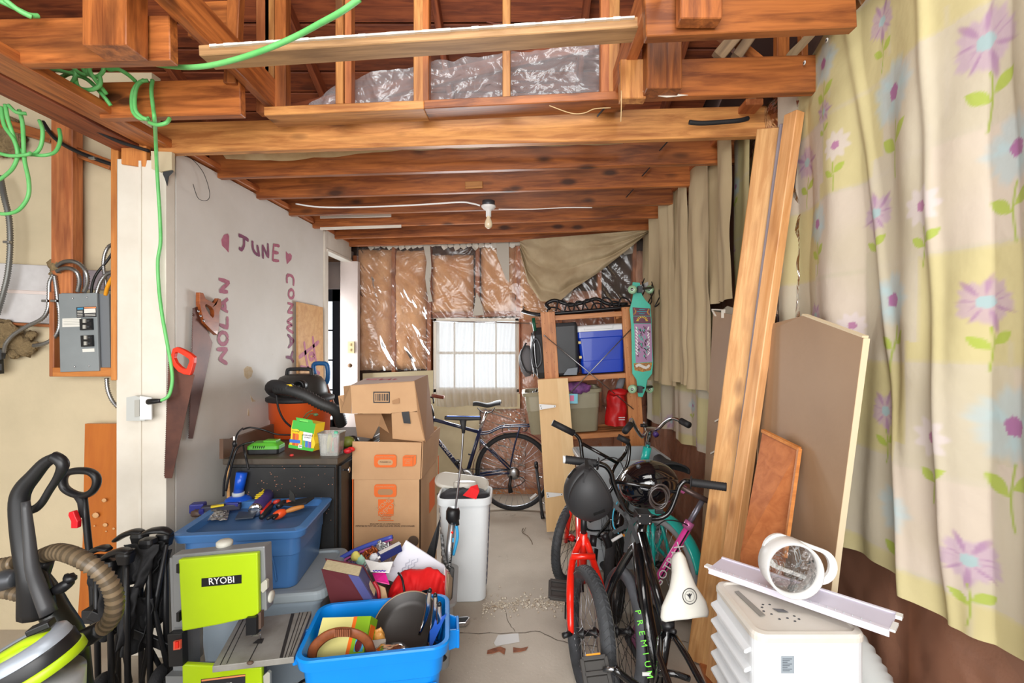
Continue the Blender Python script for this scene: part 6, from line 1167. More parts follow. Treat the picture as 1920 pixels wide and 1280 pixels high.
# ---- laundry hamper with lid ajar
HW = mat('hamper_white', (226, 230, 231), .4, c2=(216, 221, 223), sc=2)
hx, hy = -.372, 2.86; hm = thing('laundry_hamper', 'tall pale grey laundry hamper with lid ajar beside the moving box', 'hamper', (hx, hy, 0), rot=(0, 0, .05)); T = Matrix.Translation((hx, hy, 0)) @ Euler((0, 0, .05)).to_matrix().to_4x4()
m = M(); m.rloft([(0, .235, .19, .05), (.006, .245, .20, .05), (.56, .29, .24, .06), (.562, .315, .265, .07), (.60, .32, .27, .07), (.605, .31, .26, .065), (.60, .295, .245, .06), (.55, .28, .23, .055), (.02, .235, .19, .05)], T, cap1=True, n=6); m.sm = [True]*len(m.sm); o = obj('body', m, HW, hm); o.modifiers.new('e', 'EDGE_SPLIT').split_angle = .6
m = M()
for sx in (-1, 1):
    for j in range(11):
        for k in range(4):
            z = .10+j*.042; xw = (.245+(.29-.245)*z/.56)/2+.0005; m.cbox(T @ V(sx*xw, -.06+k*.035, z), (.003, .016, .026), (0, 0, .05))
o = obj('side_slots', m, mat('slot_dark', (70, 70, 84), .7), hm); o['kind'] = 'stuff'
m = M(); q = P(866, 905, 3.0); m.rloft([(0, .34, .13, .06), (.010, .34, .13, .06), (.018, .31, .11, .05)], Matrix.Translation(q) @ Euler((math.radians(28), math.radians(7), -.05)).to_matrix().to_4x4(), cap1=True, n=6); obj('lid', m, mat('lid_cream', (206, 204, 194), .4), hm, bevel=.002)
m = M(); q = P(872, 915, 2.93); m.lathe([(.07, -.05), (.07, .035), (.06, .04)], 20, Matrix.Translation(q), sx=1, sy=.5); obj('inner_collar', m, mat('lid_cream', (0, 0, 0)), hm)
def cloth_lump(name, c, r, mt, label, cat, seed=0, par=None):
    m = M(); m.ball(c, r, 22, f=lambda q: .28*nz(q.x*2.3+seed, q.y*2.3, q.z*2.3)+.12*nz(q.x*6+seed, q.y*6, q.z*6)); o = obj(name, m, mt, par); return setp(o, label, cat) if label else o
cloth_lump('dark_garment', (hx-.01, hy-.015, .588), (.138, .108, .035), mat('dark_cloth', (48, 48, 52), .85), 'dark grey garments filling the laundry hamper', 'clothes', 3)
m = M(); m.add([P(878, 918, 2.74), P(882, 912, 2.74), P(895, 908, 2.73), P(899, 920, 2.74), P(893, 935, 2.735), P(884, 933, 2.735), P(868, 928, 2.74)], [tuple(range(7))]); m.v = [tuple(v) for v in m.v]; setp(obj('red_cloth', m, mat('red_cloth', (222, 30, 34), .8), solid=.01, bevel=.004), 'folded red cloth sticking out of the laundry hamper', 'cloth')
# ---- floor pump
pu = thing('bicycle_pump', 'silver floor pump with black T handle in front of the hamper', 'pump', P(838, 1120, 2.50)); YP = 2.56
bt('shaft', [P(869, 794, YP), P(866, 850, YP), P(859, 912, YP), P(853, 962, YP)], .0055, STEEL, pu, sm=3); m = M(); a, b = P(834, 783, YP), P(902, 784, YP); m.tube([a, a.lerp(b, .12), a.lerp(b, .4), a.lerp(b, .6), a.lerp(b, .88), b], [.012, .014, .017, .017, .014, .012], 12, sm=2, flat=.8); obj('handle', m, BLKM, pu)
m = M(); m.bar(P(838, 779.5, YP-.005), P(900, 780.5, YP-.005), .012, .004); obj('blue_inlay', m, mat('inlay_blue', (40, 90, 190), .4), pu); bt('handle_stem', [P(868, 786, YP), P(869, 800, YP), P(869, 812, YP)], [.020, .013, .008], BLKM, pu)
bt('collar', [P(850, 952, YP), P(849.5, 958, YP), P(849, 972, YP), P(848, 980, YP)], [.030, .037, .037, .022], BLK, pu, n=16); bt('cylinder', [P(848, 978, YP), P(834, 1112, YP-.03)], .019, ALU, pu, n=18)
bt('base', [P(832, 1112, YP-.03), P(832, 1122, YP-.03)], .03, BLK, pu, n=14); bt('hose', [P(856, 985, YP), P(858, 1005, YP), P(854, 1025, YP), P(850, 1040, YP)], .008, mat('pump_blue', (60, 166, 220), .35), pu, sm=4); bt('hose_end', [P(856, 968, YP-.01), P(858, 984, YP-.01)], .010, BLK, pu)
bt('braided_hose', [P(828, 1000, YP-.03), P(831, 1030, YP-.03), P(834, 1052, YP-.05), P(838, 1060, YP-.05)], .009, mat('braid', (150, 150, 150), .5, c2=(60, 60, 60), sc=60, det=1), pu, sm=4)
d_ = (P(843.5, 1020, YP)-P(834, 1112, YP-.03)).normalized(); xx = d_; zz = V(0, -1, 0); yy_ = zz.cross(xx); Rm = Matrix(((xx.x, yy_.x, zz.x), (xx.y, yy_.y, zz.y), (xx.z, yy_.z, zz.z)))
m = M(); p0, p1 = P(846.5, 1018, YP-.0205), P(842, 1062, YP-.036); m.bar(p0, p1, .020, .001, V(0, 1, 0)); obj('name_band', m, BLK, pu); text('lettering', 'AIR TOWER MAX', (p0+p1)/2+V(0, -.004, 0), None, .0165, WHT, pu, R=Rm); m = M(); m.bar(P(847.5, 1008, YP-.02), P(847, 1016, YP-.021), .020, .0015, V(0, 1, 0)); obj('blue_band', m, mat('pump_blue', (0, 0, 0)), pu); p = P(847, 998, YP-.021); m = M(); m.ball((p.x, p.y, p.z), (.009, .002, .009), 12); obj('red_badge', m, RED, pu)
m = M(); m.slab([P(818, 990, 2.62), P(826, 968, 2.62), P(822, 1010, 2.60), P(812, 1062, 2.58), P(793, 1055, 2.58)], (0, 1, 0), .006); setp(obj('black_strap', m, BLKM), 'flat black fabric strip between the moving box and the hamper', 'strap')

# ---- blue tote on a grey lidded tote
GT = mat('grey_blue_tote', (158, 172, 184), .35, c2=(150, 164, 176), sc=2); GL = mat('grey_lid', (150, 160, 166), .4, c2=(140, 150, 156), sc=3)
tg = tote('lidded_tote', 'grey tote with a grey lid underneath the blue tote', .52, .42, .385, GT, (-1.19, 2.265, 0), rz=.14, taper=.84, rim=.01)
T = MW[tg.name]
m = M(); m.rloft([(.378, .57, .46, .05), (.385, .575, .465, .05), (.41, .57, .46, .05), (.418, .555, .445, .045), (.418, .50, .40, .04), (.408, .49, .39, .04)], cap1=True); lidg = obj('lid', m, GL, tg, world=False, bevel=.002)
tbv = tote('storage_tote', 'blue tote full of tools on top of the grey lidded tote', .50, .42, .268, mat('tote_blue', (78, 128, 188), .32, c2=(70, 120, 180), sc=2), (-1.275, 2.285, .41), rz=.12, taper=.88, rim=.05, lip=.035)
BT = MW[tbv.name]; m = M(); m.rloft([(.225, .47, .39, .04), (.235, .47, .39, .04)], cap1=True); obj('inner_tray', m, mat('tote_blue_dark', (66, 100, 144), .5), tbv, world=False)
m = M(); m.tube([(-.12, -.203, .04), (-.14, -.206, .12), (-.12, -.2085, .17), (-.05, -.211, .195), (.05, -.211, .195), (.12, -.2085, .17), (.14, -.206, .12), (.15, -.203, .04)], .004, 6, sm=4); obj('moulded_rib', m, mat('tote_blue', (0, 0, 0)), tbv, world=False)
iz = .41+.238
def at(x, y, z=iz): return PZ(x, y, z)
fp = thing('float_lamp', 'bright blue upright tube with grey collar and domed foot in the blue tote', 'tool', at(446, 950)); c = at(447, 946); BB = mat('bright_blue', (20, 84, 200), .3, coat=.2)
m = M(); m.lathe([(.05, 0), (.062, .008), (.066, .02), (.06, .034), (.04, .046), (.02, .05)], 28, Matrix.Translation(c)); obj('domed_foot', m, BB, fp); m = M(); m.lathe([(.029, .045), (.029, .066)], 24, Matrix.Translation(c)); obj('collar', m, mat('collar_grey', (190, 196, 200), .5), fp); m = M(); m.tube([c+V(0, 0, .062), c+V(.018, 0, .168)], [.024, .0265], 20, sm=1); obj('tube', m, BB, fp)
cn = thing('spray_can', 'purple and yellow spray can lying with its silver base towards the camera', 'spray can', at(485, 970)); a, b = at(479, 968)+V(0, 0, .032), at(512, 930)+V(.0, .03, .05); d_ = (b-a).normalized()
bt('can', [a, b], .031, mat('can_purple', (70, 56, 112), .3, c2=(50, 42, 90), sc=9), cn, n=22); m = M(); m.tube([a-d_*.010, a-d_*.008, a-d_*.002, a+d_*.004], [.014, .027, .032, .032], 22, sm=1); obj('silver_base', m, CHR, cn); bt('shoulder', [b, b+d_*.02], [.031, .014], mat('can_blue', (40, 60, 200), .3), cn, n=20); bt('nozzle', [b+d_*.018, b+d_*.045], .012, mat('can_blue', (0, 0, 0)), cn)
m = M(); 
for k in range(8): 
    t0 = .25+.07*k; w2 = .010+.012*math.sin(k*.9); p = a.lerp(b, t0)+V(-.018, -.006, .0285); m.ball(tuple(p), (w2, .014, .004), 8)
o = obj('yellow_logo', m, mat('can_yellow', (226, 200, 40), .4), cn); o['kind'] = 'stuff'
bl = thing('toy_blaster', 'dark blue and black toy blaster lying across the blue tote', 'toy', at(400, 965)); PB = mat('blaster_blue', (48, 52, 130), .35)
z0 = iz+.03; m = M(); a = at(358, 952, z0); b = at(385, 950, z0); m.bar(a, b, .05, .045); obj('stock', m, PB, bl, bevel=.006); m = M(); m.bar(at(378, 955, z0), at(452, 948, z0), .035, .03); obj('barrel', m, mat('blaster_dark', (50, 50, 66), .5), bl, bevel=.005); m = M(); m.bar(at(395, 950, z0+.02), at(420, 946, z0+.02), .022, .008); obj('yellow_plate', m, mat('can_yellow', (0, 0, 0)), bl, bevel=.002); m = M(); m.bar(at(424, 946, z0+.012), at(448, 945, z0+.012), .02, .02); obj('blue_fore_end', m, PB, bl, bevel=.004); m = M(); m.bar(at(377, 962, z0-.01), at(380, 955, z0), .022, .03); obj('grip', m, PB, bl, bevel=.004)
zb = thing('zip_bag', 'small clear zip bag of hardware at the front left of the blue tote', 'bag', at(400, 972)); m = M()
def fn(u, v): p = at(376+50*u+6*v, 975-24*v, iz+.012); return (p.x, p.y, p.z+.02*math.sin(u*PI)*math.sin(v*PI)+.006*nz(u*6, v*6))
m.sheet(fn, 24, 14); obj('film', m, film('zip_film', tint=(205, 200, 192), a=.55, rough=.12, bsc=30, bs=.9), zb)
for i in range(6): m = M(); p = at(395+i*5, 968-3*(i % 2)*2, iz+.02); m.tube([p-V(.012, .004, 0), p+V(.012, .008, .004)], .0025, 6, sm=1); obj('screw', m, STEEL, zb)
cloth_lump('brown_knot', tuple(at(369, 968)+V(0, 0, .015)), (.028, .02, .018), mat('brown_metal', (84, 66, 58), .5), 'small dark brown metal piece at the left end of the blue tote', 'hardware', 4)
m = M(); m.slab([at(440, 975, iz+.008), at(475, 972, iz+.008), at(481, 962, iz+.02), at(448, 960, iz+.02)], (0, 0, 1), .006); setp(obj('dark_plate', m, mat('dark_slate', (52, 62, 76), .4), bevel=.002), 'dark slate plate lying under the spray can', 'plate')
kn = thing('pruning_shears', 'black pruning tool with orange and wooden handles across the blue tote', 'shears', at(555, 955))
bt('orange_grip', [at(515, 968, iz+.02), at(525, 963, iz+.03), at(535, 959, iz+.034)], [.018, .022, .014], mat('tool_orange', (232, 84, 36), .35), kn, sm=3); bt('wooden_handle', [at(536, 959, iz+.036), at(550, 954, iz+.042), at(570, 949, iz+.046)], [.008, .0125, .008], mat('tan_handle', (196, 128, 62), .45), kn, sm=3); m = M(); m.slab([at(530, 948, iz+.04), at(560, 938, iz+.055), at(590, 934, iz+.06), at(575, 945, iz+.05), at(560, 950, iz+.045)], (0, 0, 1), .01); obj('blade', m, BLKM, kn, bevel=.002); bt('orange_band', [at(538, 941, iz+.045), at(552, 938, iz+.05)], [.012, .009], mat('tool_orange', (0, 0, 0)), kn); m = M(); m.slab([P(542, 938, 2.33), P(543, 917, 2.33), P(551, 926, 2.33), P(554, 940, 2.33)], (0, 1, 0), .003); obj('upright_blade', m, mat('dark_steel', (60, 60, 58), .4, .6), kn)
for i, (x0, y0, x1, y1, r, c, lb) in enumerate(((492, 962, 510, 936, .010, (222, 50, 36), 'red tool handle beside the spray can'), (490, 970, 512, 945, .011, (34, 36, 40), 'black round bar next to the red tool handle'), (512, 972, 528, 958, .007, (30, 30, 32), 'thin black plier arm at the front of the blue tote'), (500, 973, 515, 965, .007, (34, 34, 36), 'black plier tip near the rim of the blue tote'), (520, 950, 534, 940, .013, (40, 40, 42), 'black clamp body in the middle of the blue tote'), (514, 942, 524, 938, .009, (200, 60, 50), 'short red grip behind the black clamp'))):
    m = M(); m.tube([at(x0, y0, iz+.018+.004*i), at((x0+x1)/2, (y0+y1)/2, iz+.024+.004*i), at(x1, y1, iz+.022+.004*i)], [r, r*1.15, r*.8], 10, sm=2); setp(obj('tool_handle', m, mat('tool_c%d' % i, c, .35)), lb, 'hand tool')

# ---- band saw
LIME = mat('lime_green', (176, 206, 22), .35, c2=(168, 198, 20), sc=2); GRM = mat('saw_grey', (134, 136, 138), .4, .3); GRD = mat('saw_table_grey', (150, 148, 142), .5, .1, c2=(128, 124, 116), sc=8)
bs_ = thing('band_saw', 'lime green bench band saw standing in front of the stacked totes', 'band saw', P(412, 1400, 1.78)); YB_ = 1.74
def bq(name, pts, mt, Y=YB_, t=.02, n=(0, -1, 0), par=None, bevel=0): m = M(); m.slab([P(x, y, Y) for x, y in pts], n, t); return obj(name, m, mt, par or bs_, bevel=bevel)
bq('upper_housing', [(322, 1041), (496, 1024), (500, 1145), (470, 1152), (352, 1178), (325, 1178)], GRM, YB_+.0, .05, (0.0, 1, 0), bevel=.004)
dr_ = bq('wheel_door', [(342, 1044), (489, 1031), (491, 1144), (478, 1151), (420, 1164), (349, 1177)], LIME, YB_, .022, bevel=.005)
bq('name_plate', [(378, 1084), (453, 1077), (453, 1093), (378, 1100)], BLK, YB_-.0225, .001, par=dr_)
text('lettering', 'RYOBI', P(415.5, 1088.5, YB_-.025), (PI/2, math.radians(-5), 0), .0335, WHT, dr_, ext=.0008)
for y in (1060, 1150): bq('hinge', [(338, y-7), (343, y-8), (343, y+10), (338, y+9)], BLK, YB_-.004, .02)
kb = P(421, 1025, YB_+.05); m = M(); m.lathe([(.006, -.02), (.006, 0), (.024, .002), (.028, .008), (.028, .02), (.02, .026), (0, .027)], 16, Matrix.Translation(kb)); obj('tension_knob', m, mat('knob_cream', (196, 194, 182), .5), bs_)
c = P(503, 1118, YB_+.03); m = M(); m.lathe([(.008, -.03), (.008, .0), (.019, .0), (.021, .014), (.012, .018), (0, .018)], 14, Matrix.Translation(c) @ Euler((0, PI/2, 0)).to_matrix().to_4x4()); obj('side_knob', m, mat('knob_cream', (0, 0, 0)), bs_)
bq('latch', [(493, 1090), (501, 1083), (505, 1085), (505, 1100), (497, 1108), (493, 1104)], mat('latch_grey', (176, 174, 160), .4), YB_-.01, .015, bevel=.002)
bq('column', [(318, 1046), (340, 1044), (350, 1178), (352, 1300), (372, 1420), (330, 1420)], GRM, YB_+.04, .07, (0, 1, 0)); bq('inner_column', [(352, 1170), (371, 1166), (371, 1236), (352, 1240)], GRD, YB_+.10, .03, (0, 1, 0))
sb_ = bq('switch_box', [(325, 1180), (352, 1178), (354, 1238), (328, 1240)], BLK, YB_-.0, .03, bevel=.002); bq('switch', [(328, 1200), (341, 1198), (341, 1214), (328, 1216)], mat('switch_red', (216, 90, 66), .4), YB_-.031, .008, par=sb_); bq('switch_rocker', [(330, 1202), (336, 1201), (336, 1213), (330, 1214)], RED, YB_-.04, .006, par=sb_)
bq('blade_guard', [(470, 1150), (489, 1148), (489, 1180), (470, 1182)], BLK, YB_-.005, .03); bq('guard_rail', [(489, 1143), (495, 1142), (495, 1172), (489, 1174)], mat('rusty_rail', (92, 72, 60), .6), YB_, .02); bt('blade', [P(487, 1180, YB_+.02), P(490, 1206, YB_+.03)], .002, STEEL, bs_)
bq('blade_guides', [(476, 1181), (490, 1180), (490, 1186), (476, 1187)], CHR, YB_, .02)
Zt = .40; tp2 = [PZ(398, 1249, Zt), PZ(551, 1231, Zt), PZ(584, 1145, Zt), PZ(448, 1161, Zt)]
m = M(); m.slab([p-V(0, 0, .022) for p in tp2], (0, 0, 1), .022); tbl = obj('table', m, GRD, bs_, bevel=.002)
def tz_(name, pts, mt, t=.001): m = M(); m.slab([PZ(x, y, Zt+.0005) for x, y in pts], (0, 0, 1), t); return obj(name, m, mt, tbl)
DKM = mat('groove_dark', (44, 42, 40), .6)
def li(a, b, w): return [(a[0]-w, a[1]), (a[0]+w, a[1]), (b[0]+w, b[1]), (b[0]-w, b[1])]
for a, b, w in (((413, 1246), (456, 1161), .8), ((425, 1244), (465, 1160), .6), ((527, 1233), (549, 1150), 3), ((534, 1233), (562, 1148), .8), ((541, 1232), (568, 1148), .6), ((545, 1230), (577, 1147), .8)): tz_('groove', li(a, b, w), DKM)
tz_('throat_plate', [(474, 1206), (484, 1198), (495, 1197), (491, 1206)], DKM, .0014); tz_('kerf', li((465, 1243), (484, 1206), .8), DKM, .0012); m = M(); m.ball(tuple(PZ(469, 1242, Zt)), (.012, .008, .006), 8); obj('rusty_bolt', m, mat('rusty_rail', (0, 0, 0)), tbl)
lw = bq('lower_door', [(348, 1238), (480, 1245), (496, 1244), (500, 1400), (352, 1400)], LIME, YB_, .02, bevel=.005); bq('lower_housing', [(340, 1240), (500, 1240), (505, 1405), (345, 1405)], GRM, YB_+.09, .08)
bq('warning_label', [(377, 1273), (460, 1263), (460, 1300), (377, 1300)], INK, YB_-.0205, .001, par=lw); bq('warning_stripe', [(378, 1274), (460, 1264), (460, 1267), (378, 1277)], mat('label_orange', (0, 0, 0)), YB_-.0218, .0006, par=lw); text('lettering', 'WARNING', P(420, 1283, YB_-.0225), (PI/2, math.radians(-7), 0), .012, WHT, lw)
bq('latch', [(497, 1262), (506, 1254), (510, 1257), (510, 1300), (500, 1300)], mat('latch_grey', (0, 0, 0)), YB_-.01, .015, bevel=.002)
m = M(); c = V(-.86, 1.96, .045)
m.tube([c+V(.08*math.cos(t*.7), .06*math.sin(t*.7), .004*t+.0) for t in range(18)], .006, 7, sm=3); setp(obj('coiled_cable', m, BLK), 'coiled black cable on the floor between the band saw and blue bin', 'cable')

# ---- blue bin with kitchen things
BX = thing('storage_bin', 'bright blue open bin with a frying pan at the front of the floor', 'bin', (-.575, 1.865, 0), rot=(0, 0, .17)); BBL = mat('bin_blue', (8, 140, 232), .3, c2=(4, 132, 224), sc=2); w, d, h = .50, .345, .405
m = M(); m.rloft([(0, w*.80, d*.80, .04), (.004, w*.81, d*.81, .04), (h*.70, w*.93, d*.93, .05), (h*.71, w*.955, d*.955, .05), (h-.045, w*.985, d*.985, .05), (h-.044, w+.02, d+.02, .055), (h-.006, w+.036, d+.036, .06), (h, w+.028, d+.028, .06), (h, w-.0, d-.0, .05), (h-.03, w-.016, d-.016, .05), (h*.72, w*.94, d*.94, .045), (h*.7, w*.915, d*.915, .045), (.01, w*.79, d*.79, .035)], cap1=True, n=6); m.sm = [True]*len(m.sm); o = obj('tub', m, BBL, BX, world=False); o.modifiers.new('e', 'EDGE_SPLIT').split_angle = .65
for sx in (-1, 1):
    m = M(); m.slab([(sx*(w/2+.012), -.055, h-.10), (sx*(w/2+.055), -.045, h-.095), (sx*(w/2+.055), -.045, h-.03), (sx*(w/2+.012), -.06, h-.02)], (0, 1, 0), .012); m.slab([(sx*(w/2+.012), .045, h-.10), (sx*(w/2+.055), .035, h-.095), (sx*(w/2+.055), .035, h-.03), (sx*(w/2+.012), .05, h-.02)], (0, 1, 0), .012); m.box(sx*(w/2+.048)-.006, sx*(w/2+.048)+.006, -.05, .05, h-.098, h-.025); obj('side_grip', m, BBL, BX, world=False, bevel=.003)
m = M(); m.cbox((.10, -d/2+.012, h*.40), (.24, .006, h*.5)); obj('front_panel', m, BBL, BX, world=False, bevel=.003)
pn = thing('frying_pan', 'black non-stick frying pan leaning inside the blue bin', 'pan', P(762, 1170, 1.93)); c = P(762, 1172, 1.92); R = Matrix.Translation(c) @ Euler((math.radians(36), math.radians(-4), 0)).to_matrix().to_4x4()
m = M(); m.lathe([(0, -.032), (.088, -.032), (.108, -.022), (.131, .006), (.134, .007), (.134, .004), (.112, -.030), (.09, -.038), (0, -.038)], 40, R); obj('pan', m, mat('nonstick', (56, 52, 50), .38, .2, c2=(48, 45, 43), sc=4), pn); m = M(); m.lathe([(.131, .006), (.1345, .0085), (.136, .005), (.134, .003)], 40, R, cap=False); obj('rim', m, mat('rim_tan', (150, 124, 100), .4, .4), pn)
bt('handle', [R @ V(.11, -.07, .0), R @ V(.14, -.10, -.005), R @ V(.16, -.12, -.03)], [.012, .010, .012], BLK, pn, sm=3)
cloth_lump('steel_lid', tuple(P(738, 1222, 1.78)), (.07, .05, .02), CHR, 'shiny steel pot lid edge under the frying pan', 'lid', 8)
cloth_lump('orange_cup', tuple(P(710, 1198, 1.86)), (.025, .02, .04), mat('amber_plastic', (222, 160, 80), .3), 'amber plastic cup between the carton and the frying pan', 'cup', 1)
m = M(); m.cbox(tuple(P(708, 1218, 1.82)), (.06, .04, .06), (.3, 0, .2)); setp(obj('grey_packet', m, mat('grey_card', (170, 166, 158), .7), bevel=.003), 'pale grey packet below the amber cup', 'packet')
for i, (pts, lb) in enumerate((([(806, 1105), (803, 1125), (800, 1150), (786, 1190)], 'leftmost and tallest steel utensil handle standing in the blue bin'), ([(816, 1114), (816, 1135), (812, 1165), (802, 1208)], 'middle steel utensil handle standing in the blue bin'), ([(824, 1131), (823, 1150), (824, 1175), (820, 1200)], 'rightmost and shortest steel utensil handle standing in the blue bin'))):
    L = [P(x, y, 1.86-.01*i) for x, y in pts]; m = M(); m.tube(L, [.007, .0105, .010, .005], 12, sm=4, flat=.6); ut = thing('utensil', lb, 'utensil', L[-1]); obj('handle', m, CHR, ut); m = M(); m.tube([L[0]+V(0, 0, -.008), L[0], L[0]+V(0, 0, .006)], [.0085, .008, .003], 10, sm=1); obj('end_cap', m, BLK, ut)
m = M(); m.slab([P(838, 1150, 1.83), P(805, 1222, 1.80), P(806, 1170, 1.86)], (0, 1, 0), .004); setp(obj('blue_card', m, mat('deep_blue', (30, 84, 180), .4)), 'dark blue cutting sheet behind the steel utensils', 'sheet')
ct = thing('food_carton', 'yellow and green food carton lying in the blue bin', 'carton', P(648, 1200, 1.8)); CY_ = mat('carton_cream', (220, 212, 134), .5); CG = mat('carton_lime', (132, 176, 30), .45); CO = mat('carton_orange', (238, 112, 26), .45)
R = Matrix.Translation(P(648, 1196, 1.83)) @ Euler((math.radians(48), math.radians(-6), math.radians(-8))).to_matrix().to_4x4()
def cbx_(a, mt, nm): m = M(); m.box(*a, T=R); return obj(nm, m, mt, ct)
cbx_((-.10, .10, -.065, .065, -.03, .03), CY_, 'body'); cbx_((.03, .045, -.0655, .0655, -.0305, .0305), CO, 'orange_band'); cbx_((.045, .101, -.066, .066, -.031, .031), CG, 'green_band'); cbx_((.06, .0955, -.05, .01, .0312, .0318), mat('carton_sky', (70, 160, 200), .4), 'picture'); cbx_((.085, .1022, -.02, .04, -.02, .02), CO, 'orange_panel')
m = M(); m.ball((.075, -.03, .0322), (.014, .022, .001), 14, T=R); obj('maroon_badge', m, mat('badge_maroon', (96, 26, 36), .4), ct)
bh = thing('woven_basket', 'brown wicker basket with arched carved handle in the blue bin', 'basket', P(640, 1230, 1.75)); WK = mat('wicker', (150, 82, 40), .5, c2=(100, 50, 26), sc=40, amt=1.2)
m = M(); L = [P(584, 1232, 1.73), P(590, 1212, 1.73), P(612, 1192, 1.73), P(640, 1184, 1.73), P(668, 1188, 1.73), P(688, 1202, 1.74), P(697, 1228, 1.75)]; m.tube(L, .018, 8, sm=5, flat=.3, up=V(0, -1, 0)); obj('handle', m, WK, bh)
for k in range(9): m = M(); x = 629+k*3.4; m.bar(P(x, 1179, 1.715), P(x, 1193, 1.712), .004, .008, V(0, 1, 0)); obj('carved_ridge', m, WK, bh)
m = M(); m.lathe([(.05, -.09), (.085, -.02), (.088, 0), (.08, 0), (.05, -.08)], 26, Matrix.Translation(P(620, 1212, 1.92)) @ Euler((.3, 0, 0)).to_matrix().to_4x4()); obj('bowl', m, mat('wicker_dark', (84, 40, 32), .6), bh)
m = M(); m.slab([P(595, 1238, 1.76), P(601, 1221, 1.80), P(614, 1227, 1.80), P(604, 1240, 1.76)], (0, 1, 0), .004); setp(obj('teal_card', m, mat('teal_card', (40, 160, 190), .4)), 'small teal card at the front left corner of the blue bin', 'card')
m = M(); m.slab([P(608, 1186, 1.85), P(622, 1178, 1.85), P(622, 1185, 1.85), P(614, 1190, 1.85)], (0, 1, 0), .003); setp(obj('pink_tab', m, mat('hot_pink', (232, 40, 150), .4)), 'hot pink tab poking out behind the basket handle', 'tab')

# ---- clear bin of books and papers behind the blue bin
cbn = thing('clear_bin', 'grey translucent bin of books and papers behind the bright blue bin', 'bin', (-.62, 2.33, 0), rot=(0, 0, .12)); m = M(); m.rloft([(0, .48, .33, .04), (.30, .52, .38, .05), (.302, .55, .41, .05), (.315, .55, .41, .05), (.315, .51, .37, .045)], n=5); obj('tub', m, mat('smoky_tub', (150, 150, 148), .3), cbn, world=False, solid=.003)
m = M(); m.rloft([(.02, .46, .31, .03), (.24, .48, .34, .03)], cap1=True); obj('packed_papers', m, mat('papers_dark', (120, 104, 90), .8, c2=(70, 60, 56), sc=14), cbn, world=False)
bo = thing('book', 'thick maroon book with blue spine in the clear bin', 'book', P(665, 1125, 2.12)); A, B_, C_, D_ = P(603, 1066, 2.08), P(673, 1080, 2.06), P(700, 1124, 2.06), P(622, 1135, 2.08); bk_ = V(.0, .13, .11)*.55
m = M(); m.slab([A, B_, C_, D_], (0, -1, .2), .003); obj('cover', m, mat('maroon_cover', (96, 40, 46), .5), bo); pgv = P(611, 1049, 2.15)-A; m = M(); m.slab([A+V(.004, .004, 0), B_+V(-.004, .004, 0), C_, D_], pgv, pgv.length); obj('page_block', m, mat('page_cream', (216, 204, 168), .8, c2=(200, 188, 150), sc=60, stretch=(1, 1, 8)), bo)
e1, e2 = B_+pgv, P(712, 1120, 2.14); m = M(); m.slab([B_, e1, e2, C_], (1, .3, 0), .003); obj('spine', m, mat('spine_blue', (64, 66, 112), .5), bo); m = M(); q0, q1 = A.lerp(B_, .72), D_.lerp(C_, .80); m.slab([q0+V(0, -.004, .001), B_+V(.002, -.004, .001), C_+V(.002, -.004, 0), q1+V(0, -.004, 0)], (0, -1, 0), .001); obj('blue_band', m, mat('band_blue', (84, 86, 140), .5), bo); m = M(); m.slab([A+pgv*1.04+V(-.004, 0, .004), B_+pgv*1.04+V(.006, 0, .004), e2+V(.004, .006, 0), D_+pgv], (0, 1, 0), .003); obj('back_cover', m, mat('maroon_cover', (0, 0, 0)), bo)
zp = thing('zip_bag', 'large zip bag with blue and purple seal holding copper scraps', 'bag', P(690, 1040, 2.4)); m = M()
def fn(u, v): a = P(637+98*u, 1050-40*u+4*math.sin(u*7), 2.42); b = P(650+90*u, 1078-16*u, 2.30); q = a.lerp(b, v); return (q.x, q.y-.03*math.sin(v*PI), q.z+.008*nz(u*8, v*8))
m.sheet(fn, 30, 14); obj('film', m, film('zip_film2', tint=(190, 186, 196), a=.30, rough=.12, bsc=16, bs=.6), zp)
bt('seal', [P(637, 1047, 2.42), P(665, 1032, 2.42), P(700, 1018, 2.42), P(736, 1006, 2.42)], .011, mat('seal_blue', (70, 84, 170), .35), zp, sm=4); bt('seal_line', [P(639, 1053, 2.41), P(668, 1038, 2.41), P(702, 1024, 2.41), P(736, 1011, 2.41)], .005, mat('seal_purple', (166, 80, 140), .35), zp, sm=4)
random.seed(21)
for nm, cx, cy, n_, c, r, lb in (('copper_scrap', 695, 1038, 26, (176, 92, 44), .02, 'curly copper scraps in the zip bag'), ('foil_scrap', 722, 1028, 22, (196, 198, 196), .018, 'silver foil scraps in the zip bag')):
    m = M()
    for i in range(n_): p = P(cx+random.gauss(0, 7), cy+random.gauss(0, 5), 2.36+random.uniform(-.02, .02)); a = random.random()*6; m.tube([p, p+V(r*math.cos(a), 0, r*math.sin(a)), p+V(r*math.cos(a+1.3), .01, r*math.sin(a+1.3))], .004, 5, sm=3)
    setp(obj(nm, m, mat(nm+'_m', c, .35, .5)), lb, 'scraps', kind='stuff')
for nm, x, y, c, lb in (('yellow_wad', 667, 1043, (226, 214, 110), 'yellow paper wad in the zip bag'), ('mint_wad', 676, 1050, (170, 214, 190), 'mint green paper wad in the zip bag'), ('white_wad', 702, 1046, (226, 228, 232), 'white tissue wad in the zip bag')): cloth_lump(nm, tuple(P(x, y, 2.34)), (.022, .015, .024), mat(nm+'_m', c, .8), lb, 'paper', x)
